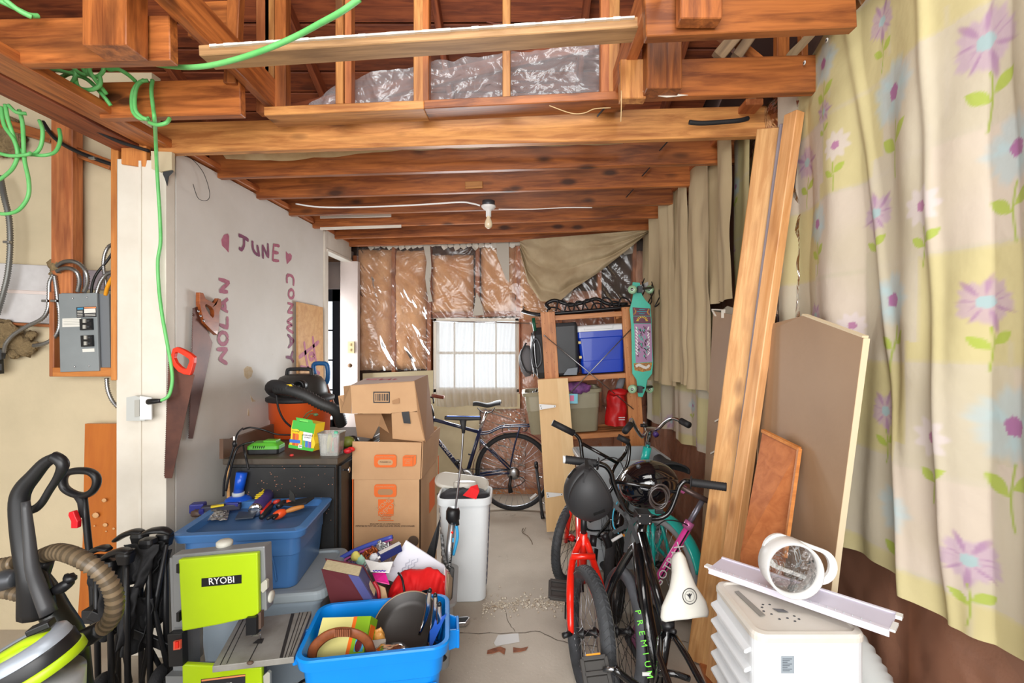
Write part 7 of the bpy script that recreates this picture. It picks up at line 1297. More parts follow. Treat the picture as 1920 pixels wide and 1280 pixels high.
fbx = thing('foil_box', 'navy and white roll box lying behind the white envelope', 'box', P(725, 1050, 2.3)); a, b = P(711, 1044, 2.28), P(750, 1024, 2.34); m = M(); m.bar(a, b, .045, .035); obj('carton', m, mat('navy_card', (34, 46, 100), .4), fbx, bevel=.002); m = M(); m.bar(a+V(0, -.024, .006), b+V(0, -.024, .006), .003, .010); m.bar(a+V(0, .0, .0185), b+V(0, .0, .0185), .03, .001); o = obj('white_stripe', m, WHT, fbx); o['kind'] = 'stuff'
m = M(); m.slab([P(684, 1050, 2.26), P(712, 1056, 2.24), P(737, 1054, 2.24), P(730, 1074, 2.20), P(695, 1072, 2.20)], (0, .3, 1), .004); pl = thing('receipt', 'white printed leaflet in front of the zip bag', 'paper', P(705, 1070, 2.2)); obj('sheet', m, WHT, pl); m = M(); ribbon(m, [P(699+t*3, 1069+(t % 2)*1.6, 2.185) for t in range(9)], .006, (0, -1, 0), 0); obj('violet_print', m, mat('violet_ink', (80, 50, 160), .5), pl)
ev = thing('envelope', 'large white envelope tilted behind the red jacket', 'envelope', P(770, 1080, 2.25)); m = M(); m.slab([P(761, 1013, 2.36), P(833, 1060, 2.34), P(842, 1078, 2.33), P(765, 1100, 2.31), P(719, 1084, 2.31)], (0, 1, .1), .006); obj('paper', m, mat('paper_white', (226, 226, 236), .7), ev)
for i in range(3): m = M(); ribbon(m, [P(748+i*11+t*3.2+(t % 2)*3, 1074-i*5-t*4.4+(t % 2)*2, 2.322) for t in range(7-i)], .003, (0, -1, 0), 0); obj('pencil_scrawl', m, mat('pencil', (176, 178, 196), .7), ev)
for i in range(4): m = M(); m.slab([P(833+i*2.6, 1064+i*4, 2.26), P(840+i*2.6, 1068+i*5, 2.30), P(838+i*2.6, 1128, 2.24), P(830+i*2.4, 1128, 2.20)], (1, 0, 0), .002); setp(obj('file_folder', m, mat('folder_%d' % i, ((230, 226, 226), (216, 150, 156), (190, 170, 140), (170, 150, 126))[i], .7)), ('white folder edge standing right of the red jacket', 'pink folder edge next to the white one at the bin side', 'tan folder edge third from the red jacket', 'brown folder edge nearest the bin wall')[i], 'folder')
def fn(u, v):
    th = u*PI; x = 727+108*u; yt = 1124-58*math.sin(min(1, (u*2.5))*PI/2)**.6*(1 if u < .8 else 1-.25*((u-.8)/.2)**2); y = yt+(1128-yt)*v; p = P(x, y, 2.25-.12*v**.7*(.2+.8*math.sin(u*PI)**.5)); n_ = .026*nz(u*5+2, v*2+u*4)+.012*nz(u*13, v*3+u*8); return (p.x, p.y-n_, p.z)
m = M(); m.sheet(fn, 60, 24); rj = thing('red_jacket', 'bright red folded jacket with black piping in the clear bin', 'jacket', P(780, 1120, 2.18)); obj('fabric', m, mat('bright_red_fabric', (230, 24, 26), .7, c2=(214, 18, 22), sc=6, bump=.1, bsc=30), rj, solid=.004)
bt('black_piping', [P(747, 1074, 2.21), P(753, 1082, 2.165), P(757, 1100, 2.135), P(759, 1122, 2.12)], .005, BLK, rj, sm=4); m = M(); m.slab([P(791, 1107, 2.10), P(803, 1104, 2.10), P(804, 1110, 2.10), P(792, 1112, 2.10)], (0, -1, 0), .004); obj('black_tag', m, BLK, rj)
m = M(); m.slab([P(698, 1076, 2.22), P(722, 1074, 2.22), P(730, 1096, 2.16), P(704, 1090, 2.16)], (0, .4, 1), .004); setp(obj('pink_paper', m, mat('hot_pink', (0, 0, 0))), 'hot pink paper between the maroon book and the envelope', 'paper')
m = M(); m.slab([P(703, 1094, 2.14), P(722, 1102, 2.14), P(727, 1124, 2.12), P(708, 1124, 2.12)], (0, 1, 0), .004); setp(obj('tan_folder', m, mat('folder_tan', (196, 160, 122), .7)), 'tan card left of the red jacket', 'card')
bt2 = M(); bt2.tube([P(701, 1090, 2.13), P(709, 1105, 2.12), P(711, 1122, 2.11)], .008, 8, sm=4); setp(obj('beaded_necklace', bt2, mat('red_bead_cord', (170, 20, 40), .4)), 'dark red beaded necklace between the book and the jacket', 'necklace')
hn = thing('chrome_handle', 'black and chrome handle on the floor beside the blue bin', 'handle', PZ(865, 1166, .02)); m = M(); m.slab([PZ(846, 1168, .03), PZ(874, 1166, .03), PZ(882, 1157, .03), PZ(876, 1154, .03), PZ(846, 1157, .03)], (0, 0, -1), .022); obj('chrome_body', m, CHR, hn, bevel=.003); m = M(); m.slab([PZ(848, 1166, .031), PZ(872, 1164, .031), PZ(878, 1157, .031), PZ(848, 1159, .031)], (0, 0, 1), .002); obj('black_inset', m, BLK, hn)

# ---- folded wagon
wg = thing('folding_wagon', 'black folded wagon with pull handle and red trigger beside the cream wall', 'wagon', (-1.7, 1.98, 0)); FB = mat('black_canvas', (40, 40, 42), .8, c2=(30, 30, 32), sc=8, bump=.3, bsc=40)
YW = 2.0
bt('pull_pole', [P(157, 930, YW), P(166, 1020, YW), P(174, 1110, YW), P(176, 1190, YW)], .013, BLK, wg, sm=2)
m = M(); m.tube([P(133, 884, YW), P(150, 882, YW), P(168, 884, YW), P(180, 893, YW), P(181, 908, YW), P(172, 922, YW), P(155, 929, YW), P(135, 924, YW), P(121, 914, YW), P(118, 900, YW), P(123, 889, YW)], .018, 10, closed=True, sm=4, flat=.8); obj('loop_grip', m, BLK, wg)
bt('pole_socket', [P(149, 928, YW), P(155, 940, YW), P(158, 968, YW)], [.02, .018, .016], BLKM, wg, n=12)
m = M(); m.slab([P(x, y, YW-.02) for x, y in ((137, 957), (146, 955), (150, 966), (154, 974), (153, 987), (141, 987), (141, 974), (136, 963))], (0, -1, 0), .02); obj('trigger', m, mat('trigger_red', (224, 28, 40), .35), wg, bevel=.003)
posts = ((205, 1052, 1.90), (218, 1035, 2.05), (236, 1034, 1.88), (262, 1000, 2.02), (278, 1012, 1.95), (309, 1002, 2.0), (180, 1045, 1.95))
for i, (x, y, Y) in enumerate(posts):
    bt('frame_post', [P(x, y, Y), P(x+4, 1290, Y)], .011, BLK, wg); m = M(); q = P(x, y, Y); m.rloft([(-.045, .045, .04, .012), (-.01, .06, .05, .015), (.006, .055, .045, .015)], Matrix.Translation(q), cap1=True); obj('corner_cap', m, BLK, wg, bevel=.002)
for a, b in (((196, 1046, 1.9), (244, 1035, 1.86)), ((218, 1012, 2.05), (268, 998, 2.02)), ((270, 1000, 1.96), (322, 1000, 1.98)), ((165, 1040, 1.98), (205, 1030, 1.96))):
    m = M(); p, q = P(*a), P(*b); m.tube([p, p.lerp(q, .3)+V(0, 0, .012), p.lerp(q, .7)+V(0, 0, .014), q], [.02, .026, .026, .016], 10, sm=4, flat=.45); obj('arm_rest', m, BLK, wg)
def drape(x0, x1, y0, y1, Y, sd, nm='canvas_fold'):
    def fn(u, v):
        x = x0+(x1-x0)*u*(1-.45*v)+6*nz(v*3+sd, 1); y = y0+(y1-y0)*v*(1-.25*abs(u-.5)); p = P(x, y, Y); return (p.x, p.y-.04*math.sin(u*6+sd)*v-.02*nz(u*5+sd, v*4), p.z)
    m = M(); m.sheet(fn, 24, 24); obj(nm, m, FB, wg, solid=.003)
for i, a in enumerate(((190, 236, 1040, 1200, 1.93), (236, 300, 1020, 1110, 1.94), (262, 312, 1015, 1085, 1.97), (215, 262, 1100, 1215, 1.90), (275, 322, 1030, 1180, 2.0), (165, 215, 1050, 1180, 1.98), (240, 290, 1120, 1230, 1.95))): drape(*a, i*3.3)
for a, b in (((205, 1060), (244, 1280)), ((240, 1060), (208, 1280)), ((262, 1020), (318, 1270)), ((312, 1020), (266, 1275)), ((230, 1120), (300, 1250))): bt('scissor_bar', [P(a[0], a[1], 1.97), P(b[0], b[1], 1.97)], .009, BLK, wg)
m = M(); m.bar(P(168, 1150, 1.9), P(320, 1215, 2.0), .02, .035); obj('lower_rail', m, BLK, wg, bevel=.004)
for x, Y in ((300, 1.95), (190, 1.9)):
    c = P(x, 0, Y); c.z = .09; wheel(wg, c, (1, .25, 0), .09, .024, DGREY, spokes=6, hub=.03, tread=False)
m = M(); m.box(*[v for v in (P(160, 0, 1.95).x, P(185, 0, 1.95).x, 1.93, 1.98, P(0, 1165, 1.95).z, P(0, 1140, 1.95).z)]); obj('pole_clamp', m, BLKM, wg, bevel=.004)

# ---- carpet washer
cw = thing('carpet_washer', 'black and lime upright carpet washer with ribbed hose at lower left', 'carpet washer', (-1.36, 1.35, 0)); YC = 1.36
def C(x, y, dy=0): return P(x, y, YC+dy)
m = M(); m.tube([C(70, 1150, .02), C(62, 1090), C(46, 1040), C(38, 990), C(36, 940), C(44, 915), C(62, 893), C(84, 868), C(104, 857)], [.045, .036, .026, .024, .024, .022, .019, .016, .014], 12, sm=4, flat=.75); obj('main_stem', m, BLK, cw)
m = M(); m.tube([C(100, 856), C(112, 862), C(118, 874), C(108, 895), C(92, 920), C(80, 940), C(68, 952), C(58, 956)], [.016, .016, .015, .011, .010, .010, .011, .012], 10, sm=4); obj('loop_grip', m, BLK, cw)
bt('stem_face', [C(48, 940, -.03), C(54, 1000, -.032), C(60, 1060, -.035), C(72, 1100, -.03), C(92, 1150, -.03)], [.010, .013, .016, .018, .02], mat('stem_grey', (60, 60, 62), .4), cw, sm=3)
HS = mat('ribbed_hose', (128, 110, 86), .35, c2=(104, 88, 68), sc=6)
HS2 = mat('ribbed_hose_dark', (84, 72, 56), .35)
m = M(); ridged(m, [C(78, 1043, .03), C(105, 1034, .0), C(135, 1040, -.04), (C(170, 1058, -.05)), C(200, 1085, -.04), C(214, 1115, -.03), C(214, 1145, -.02), C(203, 1168, 0), C(188, 1180, 0)], .0205, .006, 16, amp=.12, two=True); obj('hose', m, [HS, HS2], cw)
m = M(); ridged(m, [C(-40, 1065, .05), C(0, 1060, .05), C(30, 1054, .05)], .019, .006, 14, amp=.12, two=True); obj('hose', m, [HS, HS2], cw); m = M(); ridged(m, [C(-20, 1105, .06), C(20, 1110, .06), C(50, 1118, .06)], .018, .006, 14, amp=.12, two=True); obj('hose', m, [HS, HS2], cw)
bt('hose_cuff', [C(190, 1178), C(170, 1190), C(150, 1200), C(140, 1215)], [.023, .026, .024, .026], BLK, cw, sm=3, n=14)
m = M(); m.tube([C(70, 1080, .05), C(85, 1110, .05), C(105, 1150, .05), C(135, 1200, .05), C(150, 1280, .05), C(165, 1400, .05)], [.028, .036, .040, .040, .034, .034], 14, sm=3, flat=.8); obj('back_body', m, mat('body_black', (30, 32, 28), .35), cw)
bt('hose_holder', [C(86, 1050, .02), C(80, 1070, .02), C(74, 1084, .02)], .02, BLK, cw, sm=2); m = M(); m.tube([C(30, 1085), C(12, 1086), C(2, 1092)], [.02, .028, .026], 12, sm=3); obj('cup_holder', m, DGREY, cw)
bt('trigger_arm', [C(100, 1108), C(118, 1100), C(132, 1090)], [.012, .016, .012], BLK, cw, sm=2); m = M(); m.ball(tuple(C(130, 1084)), (.018, .014, .014), 10, f=lambda q: .15*math.sin(q.x*9)); obj('trigger_knob', m, BLK, cw)
tkc = V(P(76, 0, 1.20).x, 1.20, 0)
def ringz(pts): return pts
m = M(); m.lathe([(.10, .20), (.115, .45), (.118, .60)], 32, Matrix.Translation((tkc.x-.03, tkc.y, .06)), sx=1.0, sy=.8); obj('clear_tank', m, mat('tank_grey', (150, 152, 152), .2, coat=.4), cw)
R = Matrix.Translation((tkc.x-.03, tkc.y, .685)) @ Euler((math.radians(10), math.radians(-24), 0)).to_matrix().to_4x4() @ Matrix.Diagonal((.9, .9, 1, 1))
for nm, prof, mt in (('lime_band', [(.135, -.022), (.139, -.02), (.139, 0), (.134, .002)], LIME), ('black_band', [(.133, 0), (.134, .03), (.128, .036)], BLK), ('silver_lid', [(.13, .034), (.126, .052), (.10, .062), (.088, .058)], mat('lid_silver', (160, 168, 178), .35, .2)), ('lime_handle_well', [(.09, .058), (.07, .045), (0, .042)], LIME)):
    m = M(); m.lathe(prof, 32, R, sx=1.0, sy=.75, cap=(nm == 'lime_handle_well')); obj(nm, m, mt, cw)
m = M(); m.tube([R @ V(-.05, -.0, .05), R @ V(.0, 0, .058), R @ V(.05, 0, .062), R @ V(.09, 0, .05)], [.022, .018, .018, .026], 8, sm=3, flat=.6); obj('tank_handle', m, LIME, cw); m = M(); m.cbox(R @ V(.06, .03, .075), (.05, .03, .016), (0, -.35, .3)); obj('latch', m, BLK, cw, bevel=.003)
m = M(); m.rloft([(0, .34, .26, .05), (.12, .34, .26, .05), (.30, .24, .2, .05)], Matrix.Translation((tkc.x, tkc.y+.05, 0)), cap1=True); obj('base', m, mat('body_black', (0, 0, 0)), cw)

# ================================================================ PARKED SMALL BIKES, SCOOTER AND HELMETS
def helmet(name, label, c, r, rot, mt, holes=True):
    t = thing(name, label, 'helmet', c, rot); T = MW[t.name]
    def sh(u, v):
        a = v*PI*.60; th = u*2*PI; q = 1+.03*math.cos(2*th); return (r*math.sin(a)*math.cos(th)*1.12*q, r*math.sin(a)*math.sin(th)*.92, r*math.cos(a)*.98)
    m = M(); m.sheet(sh, 40, 20); obj('shell', m, mt, t, world=False, solid=.012)
    m = M(); L = [V(*sh(k/30, 1.0)) for k in range(30)]; m.tube(L, .008, 6, closed=True, sm=1); obj('rim', m, BLKM, t, world=False)
    def inn(u, v): p = V(*sh(u, v)); return tuple(p*.88)
    m = M(); m.sheet(inn, 24, 12); obj('liner', m, mat('helmet_liner', (30, 34, 46), .9), t, world=False)
    for k, a in enumerate((.5, 1.5, 3.6, 4.7)) if holes else ():
        p = V(*sh(a/(2*PI), .66)); n = p.normalized(); m = M(); dx = V(0, 0, 1).cross(n).normalized(); dy = n.cross(dx); m.slab([p+n*.005+dx*.007*s1+dy*.024*s2 for s1, s2 in ((-1, -1), (1, -1), (1, 1), (-1, 1))], n, .003); obj('vent', m, mat('vent_black', (4, 4, 5), .9), t, world=False)
    return t
def bars(par, c, w, h, mt, grip_m, ax=V(1, 0, 0), up=V(0, 0, 1), back=V(0, -.04, 0), gl=.13, gr=.017, caps=None, r=.011):
    """BMX bars: c clamp centre, w full width, h rise"""
    ax = ax.normalized(); p = lambda s, a, b, k=0: c+ax*(s*a)+up*b+back*k
    for s in (-1, 1): bt('bar_tube', [p(s, .0, 0), p(s, .10, .005), p(s, w*.20, h*.35), p(s, w*.27, h*.80), p(s, w*.31, h*.97), p(s, w*.36, h, .5), p(s, w*.5, h, 1)], r, mt, par, sm=4, n=10)
    bt('crossbar', [p(-1, w*.235, h*.62), p(1, w*.235, h*.62)], r*.8, mt, par)
    for s in (-1, 1):
        g = bt('grip', [p(s, w*.5-gl, h, .55), p(s, w*.5-gl*.5, h, .8), p(s, w*.5+.004, h, 1.02)], gr, grip_m, par); bt('grip_flange', [p(s, w*.5-gl-.002, h, .54), p(s, w*.5-gl+.006, h, .56)], gr*1.5, grip_m, par)
        if caps: bt('bar_cap', [p(s, w*.5+.004, h, 1.02), p(s, w*.5+.012, h, 1.05)], gr*.9, caps, par)
def pedal(par, c, rot=(0, 0, 0), refl=True, sx=.10, sy=.09):
    T = Matrix.Translation(c) @ Euler(rot).to_matrix().to_4x4(); m = M()
    for y in (-sy/2, 0, sy/2): m.cbox(T @ V(0, y, 0), (sx, .014, .018), rot)
    for x in (-sx/2, sx/2): m.cbox(T @ V(x, 0, 0), (.014, sy, .018), rot)
    for y in (-sy/4, sy/4): m.cbox(T @ V(0, y, -.002), (sx*.9, sy*.32, .008), rot)
    p_ = obj('pedal', m, mat('pedal_plastic', (64, 62, 60), .5), par, bevel=.002)
    if refl: m = M(); m.cbox(T @ V(0, sy/2+.010, 0), (sx*.6, .006, .014), rot); obj('pedal_reflector', m, mat('amber_reflector', (240, 150, 20), .25, coat=.5), p_)
REDF = mat('red_frame', (236, 36, 18), .28, coat=.5); WW = mat('white_sidewall', (206, 204, 190), .6)
# --- red BMX: rear wheel nearest, front wheel turned
rb_ = thing('bicycle', 'bright red small bike with whitewall tyres leaning at the left of the parked bikes', 'bicycle', (.27, 2.5, 0), group=None)
r1 = V(.258, 2.04, .262); r2 = V(.285, 3.0, .262)
wheel(rb_, r1, (1, .20, -.06), .262, .030, ALU, mat('tyre_grey', (66, 68, 72), .7, c2=(52, 54, 56), sc=20), wall=WW)
wheel(rb_, r2, (1, -.62, -.05), .262, .028, mat('black_rim', (30, 30, 30), .4), mat('tyre_grey', (0, 0, 0)), wall=WW)
bbr = V(.275, 2.42, .29); stj = V(.27, 2.34, .54); htj = V(.30, 2.86, .62)
for s in (-1, 1):
    bt('seat_stay', [stj+V(s*.012, 0, -.0), r1+V(s*.05, .22, .20), r1+V(s*.072, .08, .12), r1+V(s*.075, .0, 0)], [.014, .016, .017, .013], REDF, rb_, sm=3); bt('chain_stay', [bbr+V(s*.03, 0, 0), r1+V(s*.07, .14, .01), r1+V(s*.075, 0, 0)], .012, REDF, rb_, sm=3)
    bt('axle_nut', [r1+V(s*.075, 0, 0), r1+V(s*.11, -.02, .0)], .012, BLK, rb_)
bt('stay_bridge', [r1+V(-.055, .20, .235), r1+V(.055, .20, .235)], .014, REDF, rb_)
bt('seat_tube', [bbr, stj+V(0, -.01, .03)], .019, REDF, rb_); bt('top_tube', [stj, htj+V(0, -.02, .01)], .019, REDF, rb_); bt('down_tube', [bbr, htj+V(-.0, -.02, -.08)], .024, REDF, rb_); bt('head_tube', [htj+V(0, 0, .03), htj+V(0, .02, -.10)], .024, REDF, rb_)
for s in (-1, 1): bt('fork', [htj+V(0, .02, -.10), htj+V(s*.045, .03, -.15), r2+V(s*.052, s*.03, 0)], .014, REDF, rb_, sm=3)
bt('seat_post', [stj, stj+V(0, -.02, .13)], .015, BLK, rb_); m = M(); c = stj+V(0, .0, .15); m.ball((c.x, c.y, c.z), (.06, .12, .03), 16, f=lambda q: -.25*max(0, q.y)); obj('saddle', m, BLKM, rb_)
bt('stem', [htj+V(0, 0, .03), htj+V(.01, -.01, .12), htj+V(.02, -.05, .14)], .018, BLK, rb_, sm=2)
# bars of the red bike: left grip high, right grip beyond
a = P(1036, 792, 2.85); b = P(1076, 812, 2.85)
bt('grip', [a, b], .019, BLKM, rb_, n=14); bt('bar_tube', [b, P(1087, 824, 2.85), P(1091, 850, 2.84), P(1096, 885, 2.83), P(1110, 915, 2.82), P(1140, 925, 2.82)], .011, BLKG, rb_, sm=4); bt('crossbar', [P(1091, 831, 2.84), P(1158, 868, 2.82)], .010, BLKG, rb_)
bt('bar_tube', [P(1140, 925, 2.82), P(1158, 900, 2.83), P(1176, 870, 2.86), P(1180, 838, 2.88), P(1176, 826, 2.88)], .011, BLKG, rb_, sm=4); bt('grip', [P(1180, 829, 2.88), P(1158, 818, 2.90)], .018, BLKM, rb_)
bt('crank', [bbr+V(-.05, 0, 0), bbr+V(-.075, -.02, -.05), bbr+V(-.085, -.10, -.13)], .014, BLK, rb_, sm=2); bt('crank', [bbr+V(.05, 0, 0), bbr+V(.08, .10, .12)], .014, BLK, rb_)
m = M(); m.lathe([(0, -.004), (.075, -.004), (.075, .004), (0, .004)], 30, Matrix.Translation(bbr+V(.05, 0, 0)) @ Euler((0, PI/2, 0)).to_matrix().to_4x4()); obj('chainring', m, BLK, rb_)
bt('pedal_axle', [P(1092, 1104, 2.36), P(1068, 1106, 2.36)], .009, DGREY, rb_); pedal(rb_, P(1050, 1106, 2.36), (.5, .12, 0), False); bt('crank_arm', [P(1088, 1070, 2.40), P(1090, 1110, 2.36)], .014, BLK, rb_, n=10)
bt('left_reflector', [P(1074, 1004, 2.95), P(1070, 1012, 2.95)], .02, mat('reflector_red', (222, 30, 30), .3), rb_); bt('frame_guard', [P(1113, 1003, 2.4), P(1111, 1024, 2.38)], .019, BLK, rb_)
rt = V(-.001, -.026, 0); 
for i in range(7): y = 960+i*13; p = P(1092.5, y, 2.72-.035*i); m = M(); m.cbox(tuple(p+V(-.003, -.026, 0)), (.008, .002, .022)); obj('letter_mark', m, WHT, rb_)

# --- black BMX with lime lettering and a white seat, pointing away
bk2 = thing('bicycle', 'black small bike with lime lettering and white seat nearest the camera', 'bicycle', (.5, 1.7, 0)); BF = mat('gloss_black_frame', (16, 16, 18), .18, coat=.6)
f1 = V(.408, 2.06, .256); wheel(bk2, f1, (1, .13, -.10), .256, .027, mat('black_rim', (0, 0, 0)), mat('slick_grey', (84, 86, 92), .6, c2=(66, 68, 72), sc=12, dirt=((120, 118, 112), 18, .70)), tread=False)
hd0, hd1 = P(1199, 1022, 2.03), P(1206, 975, 2.04); bb2 = P(1232, 1300, 1.72); sc_ = P(1252, 1186, 1.70)
for s in (-1, 1): bt('fork', [hd0+V(0, .0, 0), hd0+V(s*.035, .01, -.03), f1+V(s*.062, .0, .16), f1+V(s*.062+.02, 0, 0)], [.016, .018, .016, .012], BF, bk2, sm=3)
bt('head_tube', [hd0+V(0, 0, .0), hd1], .021, BF, bk2); bt('top_tube', [P(1203, 1000, 2.03), P(1226, 1090, 1.88), sc_+V(0, 0, .0)], [.020, .019, .018], BF, bk2, n=14); bt('down_tube', [P(1196, 1018, 2.02), P(1211, 1150, 1.90), P(1236, 1290, 1.74)], [.027, .030, .030], BF, bk2, n=14)
r3 = V(.52, 1.16, .256); wheel(bk2, r3, (1, .12, .12), .256, .027, mat('black_rim', (0, 0, 0)), mat('slick_grey', (0, 0, 0)), tread=False)
bt('seat_tube', [sc_+V(0, 0, .03), bb2], .019, BF, bk2)
for s in (-1, 1): bt('seat_stay', [sc_+V(s*.012, 0, 0), P(1262+s*26, 1230, 1.58), r3+V(s*.06, .16, .10), r3+V(s*.065, 0, 0)], .011, BF, bk2, sm=2); bt('chain_stay', [bb2+V(s*.03, 0, 0), r3+V(s*.065, 0, 0)], .011, BF, bk2)
bt('stay_bridge', [P(1236, 1262, 1.55), P(1262, 1262, 1.53), P(1292, 1272, 1.53)], .010, BF, bk2, sm=3); bt('seat_clamp', [sc_+V(0, 0, .018), sc_+V(0, 0, .042)], .024, BLK, bk2); bt('clamp_bolt', [P(1252, 1180, 1.69), P(1266, 1184, 1.66)], .008, BLK, bk2)
bt('seat_post', [sc_, P(1262, 1140, 1.72)], .0145, mat('worn_post', (84, 74, 66), .4, .5, c2=(40, 38, 36), sc=30), bk2)
# seat: nose up, tail towards the camera
WS = mat('white_seat', (224, 224, 216), .45, c2=(214, 212, 202), sc=3)
st0, st1 = P(1270, 1040, 1.83), P(1286, 1158, 1.70); d_ = (st1-st0); xx = V(1, .05, .1).normalized(); nn_ = xx.cross(d_.normalized()).normalized(); nn_ = nn_ if nn_.y < 0 else -nn_
def seat(u, v):
    w = np.interp(u, (0, .08, .3, .55, .8, .95, 1), (.008, .020, .026, .042, .075, .082, .074)); a = (v*2-1)*PI/2*1.15; p = st0+d_*(u+.03*(1-abs(v*2-1))*(u > .9)); q = p+xx*(w*math.sin(a))+nn_*(.032*math.cos(a)*(1-.15*u)+.014*math.sin(u*PI*1.3)); return tuple(q)
m = M(); m.sheet(seat, 30, 20); se = obj('seat', m, WS, bk2, solid=.014); 
c = st0+d_*.72+nn_*.046+xx*.012; R = Matrix((xx, d_.normalized()*-1, nn_)).transposed().to_4x4(); R.translation = c
for r0, r1_ in ((.026, .0235), (.0175, .0165)): m = M(); m.lathe([(r0, 0), (r0, .001), (r1_, .001), (r1_, 0), (r0, 0)], 28, R); obj('badge_ring', m, INK, se)
m = M(); m.slab([R @ V(x*.011, y*.011, .0) for x, y in ((-1, .7), (-.3, .5), (0, .9), (.3, .5), (1, .7), (.3, -.1), (0, -1), (-.3, -.1))], nn_, .001); obj('badge_mark', m, INK, se)
bt('seat_rail', [st0+d_*.35-nn_*.0, P(1262, 1140, 1.73), st0+d_*.85], .006, BLK, bk2)
# stem and bars
bt('stem', [hd1, hd1+V(0, 0, .03)], .026, BLK, bk2); m = M(); c = P(1205, 968, 1.99); m.cbox(tuple(c), (.06, .07, .045), (0, .05, .05)); obj('stem_block', m, BLK, bk2, bevel=.004)
for dx in (-.02, .02):
    for dz in (-.015, .015): m = M(); m.ball(tuple(c+V(dx, -.037, dz)), .005, 8); obj('stem_bolt', m, CHR, bk2)
YH = 2.08; Ls = ([(1195, 966), (1178, 960), (1163, 935), (1150, 905), (1146, 888), (1136, 874), (1122, 869), (1112, 868)], [(1215, 972), (1240, 970), (1256, 958), (1268, 930), (1274, 912), (1284, 902), (1298, 904), (1312, 907)])
for L in Ls: bt('bar_tube', [P(x, y, YH) for x, y in L], .0112, BF, bk2, sm=4, n=10)
bt('crossbar', [P(1152, 902, YH), P(1200, 910, YH-.01), P(1268, 922, YH)], .0085, BF, bk2)
for (x0, y0), (x1, y1), cp in (((1060, 861), (1120, 869), WHT), ((1297, 904), (1364, 913), None)):
    a, b = P(x0, y0, YH-(.0 if cp else .06)), P(x1, y1, YH); a = P(x0, y0, YH); b = P(x1, y1, YH-(0 if cp else .06)); m = M(); ridged(m, [a, a.lerp(b, .5), b], .0175, .005, 14, amp=.04); obj('grip', m, BLKM, bk2)
    e = a if cp else a; bt('grip_flange', [(b if cp else a), (b if cp else a).lerp((a if cp else b), -.03)], .028, BLKM, bk2)
    if cp: bt('bar_cap', [a, a+V(-.010, 0, .0)], .0165, WHT, bk2)
# lettering on the down tube
dta, dtb = P(1206, 1140, 1.874), P(1233, 1255, 1.747); d_ = (dtb-dta).normalized(); zz = V(-.25, -.8, .45).normalized(); zz = (zz-d_*zz.dot(d_)).normalized(); yy_ = zz.cross(d_)
GL_ = mat('lime_letters', (110, 224, 50), .4)
for i, ch_ in enumerate('PREMIUM'):
    p = P(1198+i*3.5, 1148+i*19.2, 1.885-.0215*i)+zz*.030; Rm = Matrix(((d_.x, yy_.x, zz.x), (d_.y, yy_.y, zz.y), (d_.z, yy_.z, zz.z))); text('lime_letter', ch_, p+V(-.002, -.006, 0), None, .031, GL_, bk2, R=Rm)
m = M(); m.cbox(tuple(P(1212, 1263, 1.73)), (.03, .004, .012)); obj('small_badge', m, WHT, bk2)
bt('crank', [P(1225, 1300, 1.70), P(1180, 1276, 1.70), P(1152, 1252, 1.70)], .013, BF, bk2, sm=2); pedal(bk2, P(1118, 1262, 1.72), (.75, -.05, .1), True, .088, .095); bt('pedal_axle', [P(1152, 1254, 1.70), P(1132, 1254, 1.72)], .008, STEEL, bk2)
# --- cable lock coiled on the bars
lk = thing('cable_lock', 'coiled dark cable lock hanging on the handlebar beside the shiny helmet', 'lock', P(1240, 950, 2.02)); LK = mat('lock_cable', (64, 56, 54), .25, coat=.6)
for i, (cx, cy, rx, ry) in enumerate(((1236, 930, 18, 22), (1234, 932, 15, 19), (1238, 927, 17, 19), (1235, 934, 17, 20))): m = M(); m.tube([P(cx+rx*math.cos(t*PI/8), cy+ry*math.sin(t*PI/8), 2.03-.006*i) for t in range(16)], .0042, 7, closed=True, sm=2); obj('coil', m, LK, lk)
m = M(); m.cbox(tuple(P(1236, 958, 2.02)), (.035, .02, .022)); obj('lock_body', m, BLK, lk, bevel=.004)

# --- helmets
h1 = helmet('helmet', 'matte black helmet hanging by its strap from the left white capped grip', P(1106, 922, 2.0), .108, tuple(V(0, 0, 1).rotation_difference(V(-.80, -.36, -.46).normalized()).to_euler()), mat('helmet_matte', (44, 44, 46), .55))
for pts in ([(1099, 862, 2.0), (1100, 880, 1.93), (1096, 905, 1.90)], [(1104, 862, 2.04), (1118, 895, 2.0), (1140, 935, 1.99), (1170, 965, 1.97), (1172, 985, 1.95), (1150, 998, 1.94)], [(1170, 960, 1.95), (1180, 975, 1.93), (1196, 1018, 1.93)], [(1196, 970, 1.93), (1182, 985, 1.93), (1172, 1035, 1.93)]):
    m = M(); ribbon(m, [P(*p) for p in pts], .018, (0, -1, 0), 0); obj('strap', m, BLKM, h1, solid=.002)
h2 = helmet('helmet', 'glossy black helmet with star sparkle finish hanging behind the handlebar', P(1216, 908, 2.26), .115, tuple(V(0, 0, 1).rotation_difference(V(-.12, -.85, .42).normalized()).to_euler()), mat('helmet_gloss', (12, 12, 16), .08, coat=1), False)
m = M(); m.lathe([(.010, 0), (.010, .004), (0, .004)], 14, Matrix.Translation(P(1197, 874, 2.12)) @ Euler((PI/2, 0, 0)).to_matrix().to_4x4()); obj('rivet_cap', m, DGREY, h2)

